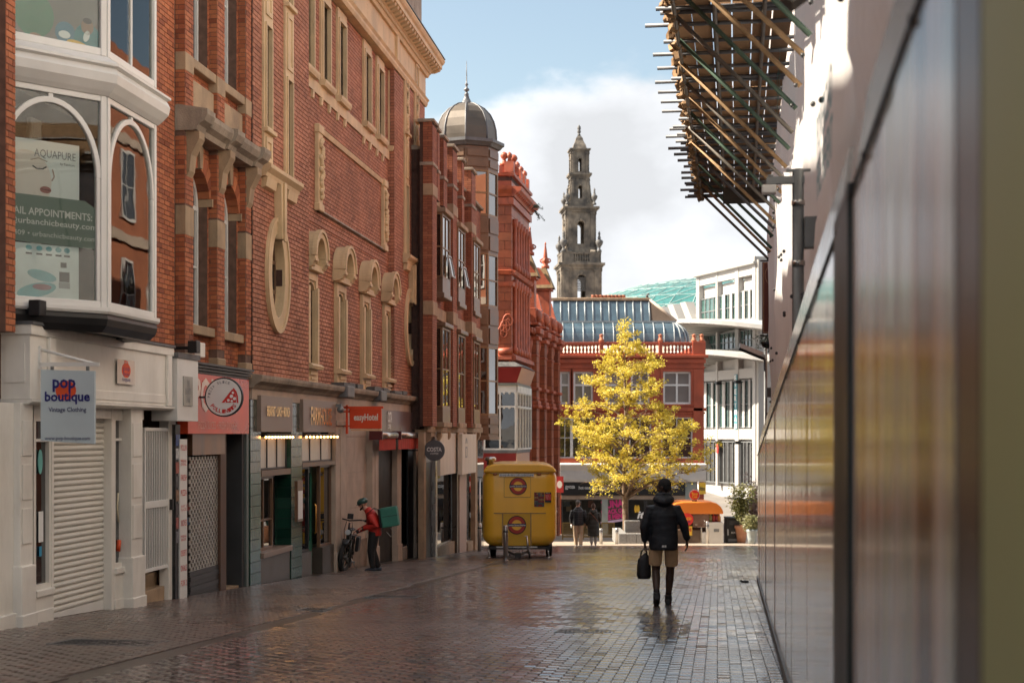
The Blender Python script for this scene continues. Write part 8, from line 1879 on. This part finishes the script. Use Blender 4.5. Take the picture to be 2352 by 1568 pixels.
def couple():
    # man
    p = G(1328, 1255); t = thing('person', 'person in black quilted jacket and cream trousers walking away holding a cup', 'person', p, R(-4)); b = MB()
    HM_ = head(b, V(0, 0, 1.635), R(-28), R(0)); limb(b, [V(0, 0, 1.38), V(0, 0, 1.56)], [.07, .056])
    b.tube([V(0, 0, .85), V(0, 0, 1.1), V(0, 0, 1.3), V(0, 0, 1.42)], [(.165, .11), (.15, .1), (.18, .115), (.12, .08)], 12, up=(1, 0, 0))
    A = [(V(-.19, 0, 1.36), V(-.265, -.02, 1.12), V(-.25, .05, .88)), (V(.19, 0, 1.36), V(.26, -.02, 1.12), V(.255, .04, .88))]
    for s_, e, w in A: limb(b, [s_, s_.lerp(e, .5), e, w], [.056, .05, .043, .028])
    hand(b, A[0][2], V(0, .1, -1), 1, 1.2); hand(b, A[1][2], V(.02, .05, -1), -1, .9)
    Lg = [(V(-.09, 0, .87), V(-.10, .03, .47), V(-.08, .10, .08)), (V(.09, 0, .87), V(.10, .02, .47), V(.10, -.12, .10))]
    for h_, k_, a_ in Lg: limb(b, [h_, h_.lerp(k_, .5), k_, a_], [.088, .078, .058, .038])
    rob('body', b, SKIN_L, t, .008, 2); eyes(HM_, t)
    h = MB(); h.ball((0, -.022, .03), (.083, .098, .09), 16, 10); h.ball((0, -.06, -.03), (.066, .05, .06), 10, 8); xf(h, HM_); rob('hair', h, mat('grey_brown_hair', (.10,.08,.06), .8), t, .01, 2)
    cp = MB(); cp.ball((0, -.012, .055), (.088, .104, .075), 16, 10); cp.tube([V(0, .07, .045), V(0, .13, .035), V(0, .155, .028)], [(.07, .012), (.068, .009), (.04, .006)], 10, up=(1, 0, 0)); xf(cp, HM_); rob('cap', cp, mat('grey_cap', (.13,.12,.11), .8), t, .01, 1)
    j = MB(); j.tube([V(0, 0, .82), V(0, 0, .9), V(0, 0, 1.1), V(0, 0, 1.3), V(0, 0, 1.4), V(0, -.005, 1.5)], [(.20, .15), (.215, .16), (.215, .155), (.225, .155), (.175, .12), (.085, .08)], 16, up=(1, 0, 0))
    for s_, e, w in A: limb(j, [s_, s_.lerp(e, .5), e, e.lerp(w, .5), w+V(0, 0, .02)], [.095, .085, .076, .066, .052])
    jo = rob('jacket', j, mat('quilted_black', (.016,.018,.022), .35, 0, .2, 4), t, .012, 1)
    for v in jo.data.vertices: v.co += v.normal * .012*abs(math.sin(v.co.z*math.pi/.085))
    tr = MB()
    for h_, k_, a_ in Lg: tr.tube([h_+V(0, 0, .02), h_.lerp(k_, .5), k_, k_.lerp(a_, .5), a_+V(0, -.005, -.02)], [.112, .10, .086, .078, .074], 14)
    to = rob('trousers', tr, mat('cream_cotton', (.55,.40,.26), .8, 0, .12, 6, .3, 30), t, .011, 2)
    for i, (h_, k_, a_) in enumerate(Lg): s = MB(); s.tube([a_+V(0, -.08, -.045), a_+V(0, .02, -.04), a_+V(0, .12, -.055 if i == 0 else -.07), a_+V(0, .165, -.06 if i == 0 else -.075)], [.036, .046, .044, .025], 12); rob('shoe', s, mat('white_trainer', (.62,.58,.54), .6), t, .01, 1)
    W = Matrix.Translation(p) @ Matrix.Rotation(R(-4), 4, 'Z'); q = W @ V(-.25, .06, .70); cu = thing('takeaway_cup', 'clear drinks cup in the hand of the person in cream trousers', 'cup', q); MB().lathe([(.028, 0), (.038, .12)], (0, 0, 0), 14).ob('cup', mat('cup_plastic', (.55,.58,.55), .2), cu); MB().lathe([(.040, .12), (.040, .13), (.030, .14)], (0, 0, 0), 14).ob('lid', WINK, cu)
    # woman
    p = G(1363, 1255); t = thing('person', 'person with tied up hair in a long dark olive padded coat walking away', 'person', p, R(2)); b = MB(); HM_ = head(b, V(0, 0, 1.52), R(-10), R(-3), .96); limb(b, [V(0, 0, 1.28), V(0, 0, 1.45)], [.062, .05])
    b.tube([V(0, 0, .8), V(0, 0, 1.02), V(0, 0, 1.2), V(0, 0, 1.32)], [(.165, .11), (.13, .09), (.155, .105), (.11, .07)], 12, up=(1, 0, 0)); A = [(V(-.165, 0, 1.26), V(-.235, -.02, 1.03), V(-.25, .02, .80)), (V(.165, 0, 1.26), V(.235, 0, 1.03), V(.225, .14, .90))]
    for s_, e, w in A: limb(b, [s_, e, w], [.05, .04, .026])
    hand(b, A[0][2], V(0, .1, -1), 1, .9, .9); hand(b, A[1][2], V(-.1, .6, -.5), -1, 1., .9)
    Lg = [(V(-.08, 0, .82), V(-.085, .02, .45), V(-.07, -.06, .09)), (V(.08, 0, .82), V(.085, .04, .45), V(.085, .10, .08))]
    for h_, k_, a_ in Lg: limb(b, [h_, h_.lerp(k_, .5), k_, k_.lerp(a_, .4), a_], [.085, .075, .054, .054, .036])
    rob('body', b, SKIN_L, t, .008, 2); eyes(HM_, t)
    h = MB(); h.ball((0, -.02, .025), (.084, .10, .092), 16, 10); h.ball((0, -.06, -.03), (.07, .05, .06), 10, 8); h.ball((.0, -.075, .085), (.045, .042, .042), 10, 8); xf(h, HM_); rob('hair', h, HAIR_N, t, .01, 2)
    j = MB(); j.tube([V(0, 0, .42), V(0, 0, .5), V(0, 0, .8), V(0, 0, 1.05), V(0, 0, 1.22), V(0, 0, 1.31), V(0, -.01, 1.40)], [(.205, .17), (.215, .175), (.215, .165), (.19, .14), (.20, .14), (.15, .11), (.085, .08)], 16, up=(1, 0, 0))
    for s_, e, w in A: limb(j, [s_, s_.lerp(e, .5), e, e.lerp(w, .5), w+V(0, 0, .015)], [.08, .076, .068, .06, .05])
    j.tube([V(-.10, -.04, 1.38), V(-.06, -.11, 1.34), V(0, -.13, 1.30), V(.06, -.11, 1.34), V(.10, -.04, 1.38)], [.045, .058, .07, .058, .045], 10); jo = rob('coat', j, mat('olive_coat', (.035,.032,.024), .6, 0, .25, 5), t, .012, 1)
    for v in jo.data.vertices: v.co += v.normal * (.010*abs(math.sin(v.co.z*math.pi/.17)))
    MB().tube([V(-.13, -.095, 1.30), V(0, -.162, 1.16), V(.10, -.155, 1.03), V(.16, -.10, .94)], [(.012, .006)]*4, 8).ob('bag_strap', mat('tan_strap', (.30,.09,.04), .6), t)
    for i, (h_, k_, a_) in enumerate(Lg):
        s = MB(); s.tube([k_.lerp(a_, .05), k_.lerp(a_, .6), a_+V(0, 0, .02)], [.066, .062, .05], 12); rob('trouser_leg', s, mat('pale_trousers', (.42,.40,.36), .8), t, .011, 1)
        s = MB(); s.tube([a_+V(0, -.075, -.05), a_+V(0, .02, -.04), a_+V(0, .11, -.055), a_+V(0, .15, -.06)], [.034, .043, .040, .022], 12); rob('shoe', s, mat('white_trainer', (.62,.58,.54), .6), t, .01, 1)
couple()
def rider():
    p = G(855, 1311); t = thing('person', 'delivery rider in a red jacket, black trousers and green helmet beside an electric bike', 'person', p, R(90)); b = MB()
    c = V(0, .215, 1.50); HM_ = head(b, c, R(0), R(-20)); limb(b, [V(0, .04, 1.27), V(0, .12, 1.36), V(0, .19, 1.44)], [.075, .064, .056])
    b.tube([V(0, -.04, .84), V(0, -.05, 1.0), V(0, -.01, 1.16), V(0, .05, 1.30)], [(.16, .11), (.15, .10), (.175, .12), (.12, .08)], 12, up=(1, 0, 0))
    A = [(V(-.19, .04, 1.24), V(-.27, -.12, 1.03), V(-.17, .17, .97)), (V(.19, .06, 1.24), V(.24, .10, 1.0), V(.20, .34, .88))]
    for s_, e, w in A: limb(b, [s_, s_.lerp(e, .5), e, e.lerp(w, .5), w], [.056, .05, .044, .038, .028])
    hand(b, A[0][2], V(.1, 1, -.1), 1, 1.3, 1., V(0, 0, -1)); hand(b, A[1][2], V(0, 1, -.15), -1, 1.3, 1., V(0, 0, -1))
    Lg = [(V(-.09, -.04, .85), V(-.11, .02, .46), V(-.10, -.02, .085)), (V(.09, -.04, .85), V(.10, .00, .46), V(.10, -.13, .085))]
    for h_, k_, a_ in Lg: limb(b, [h_, h_.lerp(k_, .5), k_, k_.lerp(a_, .4), a_], [.09, .08, .06, .058, .038])
    rob('body', b, SKIN_L, t, .008, 2); eyes(HM_, t)
    h = MB(); h.ball((0, -.012, .055), (.098, .128, .085), 18, 12); h.tube([V(0, .10, .035), V(0, .135, .02)], [(.08, .014), (.06, .01)], 10, up=(1, 0, 0)); xf(h, HM_); ho = rob('helmet', h, mat('green_helmet', (.020,.075,.065), .35, 0, .2, 5, coat=.3), t, .009, 2)
    vts = MB()
    for i in range(5): vts.tube([(-.066+.033*i, .075, .105-.012*abs(i-2)), (-.066+.033*i, -.06, .128-.012*abs(i-2))], .007, 6)
    xf(vts, HM_); vts.ob('vents', BLACK, ho); st = MB(); st.tube([(-.083, -.01, .0), (-.06, .02, -.07), (0, .05, -.105), (.06, .02, -.07), (.083, -.01, .0)], .008, 6); xf(st, HM_); st.ob('chin_strap', BLACK, ho)
    gl = MB(); gl.tube([(-.085, .03, .012), (-.05, .086, .008), (0, .094, .01), (.05, .086, .008), (.085, .03, .012)], .013, 7); xf(gl, HM_); gl.ob('dark_glasses', BLACK, t); bd = MB(); bd.tube([(-.062, .0, -.055), (-.05, .055, -.085), (0, .088, -.098), (.05, .055, -.085), (.062, .0, -.055)], [.016, .02, .022, .02, .016], 8); xf(bd, HM_); rob('beard', bd, HAIR_B, t, .009, 2)
    j = MB(); j.tube([V(0, -.06, .80), V(0, -.06, .86), V(0, -.055, 1.0), V(0, -.02, 1.16), V(0, .035, 1.28), V(0, .09, 1.36), V(0, .125, 1.41)], [(.19, .14), (.20, .15), (.20, .15), (.21, .15), (.175, .125), (.095, .09), (.078, .078)], 16, up=(1, 0, 0))
    for s_, e, w in A: limb(j, [s_, s_.lerp(e, .5), e, e.lerp(w, .5), w], [.088, .08, .07, .06, .048])
    jo = rob('jacket', j, mat('red_softshell', (.50,.022,.014), .6, 0, .12, 5, .3, 18), t, .011, 2); nz = __import__('mathutils').noise
    for v in jo.data.vertices: v.co += v.normal * (nz.noise(v.co*10)*.008)
    tr = MB()
    for h_, k_, a_ in Lg: tr.tube([h_+V(0, 0, .04), h_.lerp(k_, .5), k_, k_.lerp(a_, .5), a_+V(0, 0, .0)], [.115, .10, .085, .076, .06], 14)
    rob('trousers', tr, mat('black_trousers', (.012,.012,.013), .7, 0, .3, 6, .3, 25), t, .011, 2)
    for h_, k_, a_ in Lg: s = MB(); s.tube([a_+V(0, -.075, -.05), a_+V(0, .02, -.035), a_+V(0, .13, -.055), a_+V(0, .18, -.062)], [.034, .048, .044, .024], 12); rob('shoe', s, mat('navy_shoe', (.03,.04,.055), .6), t, .01, 1)
    for s_, e, w in A: g_ = MB(); g_.tube([e.lerp(w, .75), w, w+(w-e).normalized()*.05], [.050, .047, .044], 10); rob('glove', g_, BLACK, t, .01, 1)
    # insulated delivery box worn on the back
    W = Matrix.Translation(p) @ Matrix.Rotation(R(90), 4, 'Z'); q = W @ V(0, -.37, 1.20)
    bx = thing('delivery_backpack', 'teal green insulated delivery box on the rider\'s back', 'backpack', q, R(90)); bx.rotation_euler = (R(-9), 0, R(90)); TE = mat('teal_fabric', (.035,.20,.145), .6, 0, .15, 4, .35, 9)
    MB().box(-.21, .21, -.22, .16, -.20, .22).ob('box', TE, bx, bev=.025); MB().box(-.205, .205, .16, .21, -.19, .23).ob('back_panel', BLACK, bx, bev=.02); MB().box(-.212, .212, -.222, .12, .035, .045).ob('seam', BLACK, bx); MB().box(-.2, .2, -.21, .15, .221, .232).ob('lid', TE, bx, bev=.01)
    for sx in (-.14, .14): MB().tube([V(sx, .19, .20), V(sx, .30, .26), V(sx*1.1, .46, .16), V(sx*1.2, .48, -.02), V(sx*1.1, .36, -.20), V(sx, .20, -.16)], [(.028, .008)]*6, 8, up=(1, 0, 0)).ob('shoulder_strap', BLACK, bx)
    MB().tube([V(-.2, -.02, -.22), V(-.24, -.10, -.34), V(-.22, -.0, -.42), V(-.2, .08, -.30)], .008, 6).ob('dangling_strap', mat('grey_strap', (.35,.33,.3), .7), bx)
rider()
def bike():
    pf, pr = G(781, 1314), G(807, 1304); d = (pf-pr); yaw = math.atan2(d.y, d.x); base = pr.lerp(pf, .5)
    t = thing('electric_bike', 'black fat tyred electric delivery bike leaning by the stone doorway', 'bicycle', base, yaw); t.scale = (1.13, 1.13, 1.13); t.rotation_euler = (R(-6), math.atan(-.0515*math.sin(yaw))*0, yaw); wb = .56; r = .31
    TY2 = mat('tyre_black', (.012,.012,.012), .75, 0, .2, 8); FRM = mat('olive_black_frame', (.022,.022,.014), .4, .3)
    def wheel(parent, c, steer=0):
        wr = MB(); n = 28; ring = [(math.cos(2*math.pi*i/n)*(r-.05), 0, math.sin(2*math.pi*i/n)*(r-.05)) for i in range(n+1)]; wr.tube(ring, .05, 10, False, up=(0, 1, 0)); w = wr.ob('wheel', TY2, parent, loc=c); w.rotation_euler = (0, 0, steer)
        rm = MB(); ri = [(math.cos(2*math.pi*i/n)*(r-.10), 0, math.sin(2*math.pi*i/n)*(r-.10)) for i in range(n+1)]; rm.tube(ri, .02, 8, False, up=(0, 1, 0))
        for i in range(5): a = 2*math.pi*i/5; rm.tube([(0, 0, 0), (math.cos(a)*(r-.10), 0, math.sin(a)*(r-.10))], .018, 6)
        rm.ob('rim', mat('bike_rim', (.10,.10,.09), .35, .6), w); MB().tube([(0, -.06, 0), (0, .06, 0)], .05, 12).ob('hub', mat('hub_grey', (.12,.12,.12), .4, .6), w)
    wheel(t, (wb-.05, 0, r), R(-14)); wheel(t, (-wb+.08, 0, r))
    f = MB(); bb = V(-.05, 0, .30); hd0, hd1 = V(.34, 0, .62), V(.30, 0, .80); st_ = V(-.22, 0, .72); ra = V(-wb+.08, 0, r)
    f.tube([hd0, bb], .038, 8); f.tube([hd1, V(.05, 0, .52), bb], .03, 8); f.tube([bb, st_], .026, 8); f.tube([hd0-V(.02, 0, .04), hd1+V(-.01, 0, .03)], .034, 8)
    for sy in (-.075, .075): f.tube([bb+V(0, sy*.5, 0), V(-.3, sy, .28), ra+V(0, sy, 0)], .016, 6); f.tube([V(-.2, sy*.4, .62), ra+V(0, sy, 0)], .014, 6)
    f.ob('frame', FRM, t); fk = MB(); fa = V(wb-.05, 0, r)
    for sy in (-.075, .075): fk.tube([hd0+V(.02, sy, -.02), V(wb-.12, sy, .48), fa+V(0, sy, 0)], .022, 8)
    fk.box(.33, .40, -.09, .09, .60, .66); fk.ob('fork', FRM, t); gd = MB()
    for c in ((wb-.05, .9, 2.4), (-wb+.08, .7, 2.6)): gd.tube([(c[0]+math.cos(lerp(c[1], c[2], i/8))*(r+.035), 0, r+math.sin(lerp(c[1], c[2], i/8))*(r+.035)) for i in range(9)], [(.06, .006)]*9, 8, up=(0, 1, 0))
    gd.ob('mudguards', BLACK, t)
    hb = MB(); hz = 1.02; hx = .24; hb.tube([hd1, V(hx+.03, 0, hz-.04)], .02, 8); hb.tube([V(hx-.12, -.36, hz+.02), V(hx, -.2, hz+.03), V(hx+.03, 0, hz), V(hx, .2, hz+.03), V(hx-.12, .36, hz+.02)], .015, 8); ho = hb.ob('handlebar', BLACK, t)
    for sy in (-1, 1): MB().tube([V(hx-.16, sy*.40, hz+.015), V(hx-.06, sy*.30, hz+.022)], .022, 8).ob('grip', BLACK, ho); MB().tube([V(hx+.02, sy*.24, hz+.03), V(hx-.03, sy*.36, hz-.02)], .007, 6).ob('brake_lever', GREY, ho)
    m_ = MB(); m_.tube([V(hx-.08, -.35, hz+.02), V(hx-.02, -.40, hz+.12), V(hx-.02, -.43, hz+.16)], .008, 6); m_.ball((hx-.02, -.45, hz+.19), (.015, .06, .04), 10, 7); m_.ob('mirror', BLACK, ho)
    MB().box(hx-.02, hx+.01, -.06, .06, hz+.03, hz+.14).ob('phone_holder', BLACK, ho, bev=.008); MB().tube([V(.38, 0, .78), V(.45, 0, .80)], [.045, .055], 12).ob('headlamp', mat('lamp_glass', (.4,.4,.38), .1), t)
    MB().tube([V(.30, .05, hz-.02), V(.38, .08, .86), V(.34, .05, .70)], .007, 5).tube([V(.28, -.06, hz-.02), V(.40, -.08, .84), V(.36, -.06, .60)], .007, 5).ob('brake_cable', BLACK, t)
    sd = MB(); sd.tube([V(-.36, 0, .80), V(-.28, 0, .82), V(-.16, 0, .815), V(-.06, 0, .80)], [(.07, .02), (.085, .03), (.05, .026), (.025, .016)], 12, up=(0, 1, 0)); rob('saddle', sd, BLACK, t, .008, 2); MB().tube([st_, V(-.25, 0, .80)], .016, 8).ob('seat_post', STEEL, t)
    MB().box(-.10, .08, -.05, .05, .35, .60).ob('battery', BLACK, t, bev=.02); MB().box(-.80, -.30, -.09, .09, .66, .68).ob('rack', BLACK, t); MB().box(-.78, -.36, -.17, -.10, .36, .66).box(-.78, -.36, .10, .17, .36, .66).ob('pannier', BLACK, t, bev=.02); MB().ball((-.82, 0, .62), (.02, .06, .03), 8, 6).ob('tail_lamp', REDINK, t)
    for sy in (-1, 1): MB().tube([bb+V(0, sy*.05, 0), bb+V(.08*sy, sy*.09, -.12*sy)], .014, 6).box(bb.x+.08*sy-.04, bb.x+.08*sy+.04, sy*.09, sy*.17, bb.z-.12*sy-.012, bb.z-.12*sy+.012).ob('crank', GREY, t)
    MB().tube([V(-.12, .06, .25), V(-.22, .20, .015)], .012, 6).ob('kickstand', STEEL, t)
bike()

bpy.data.scenes.remove(TMP)
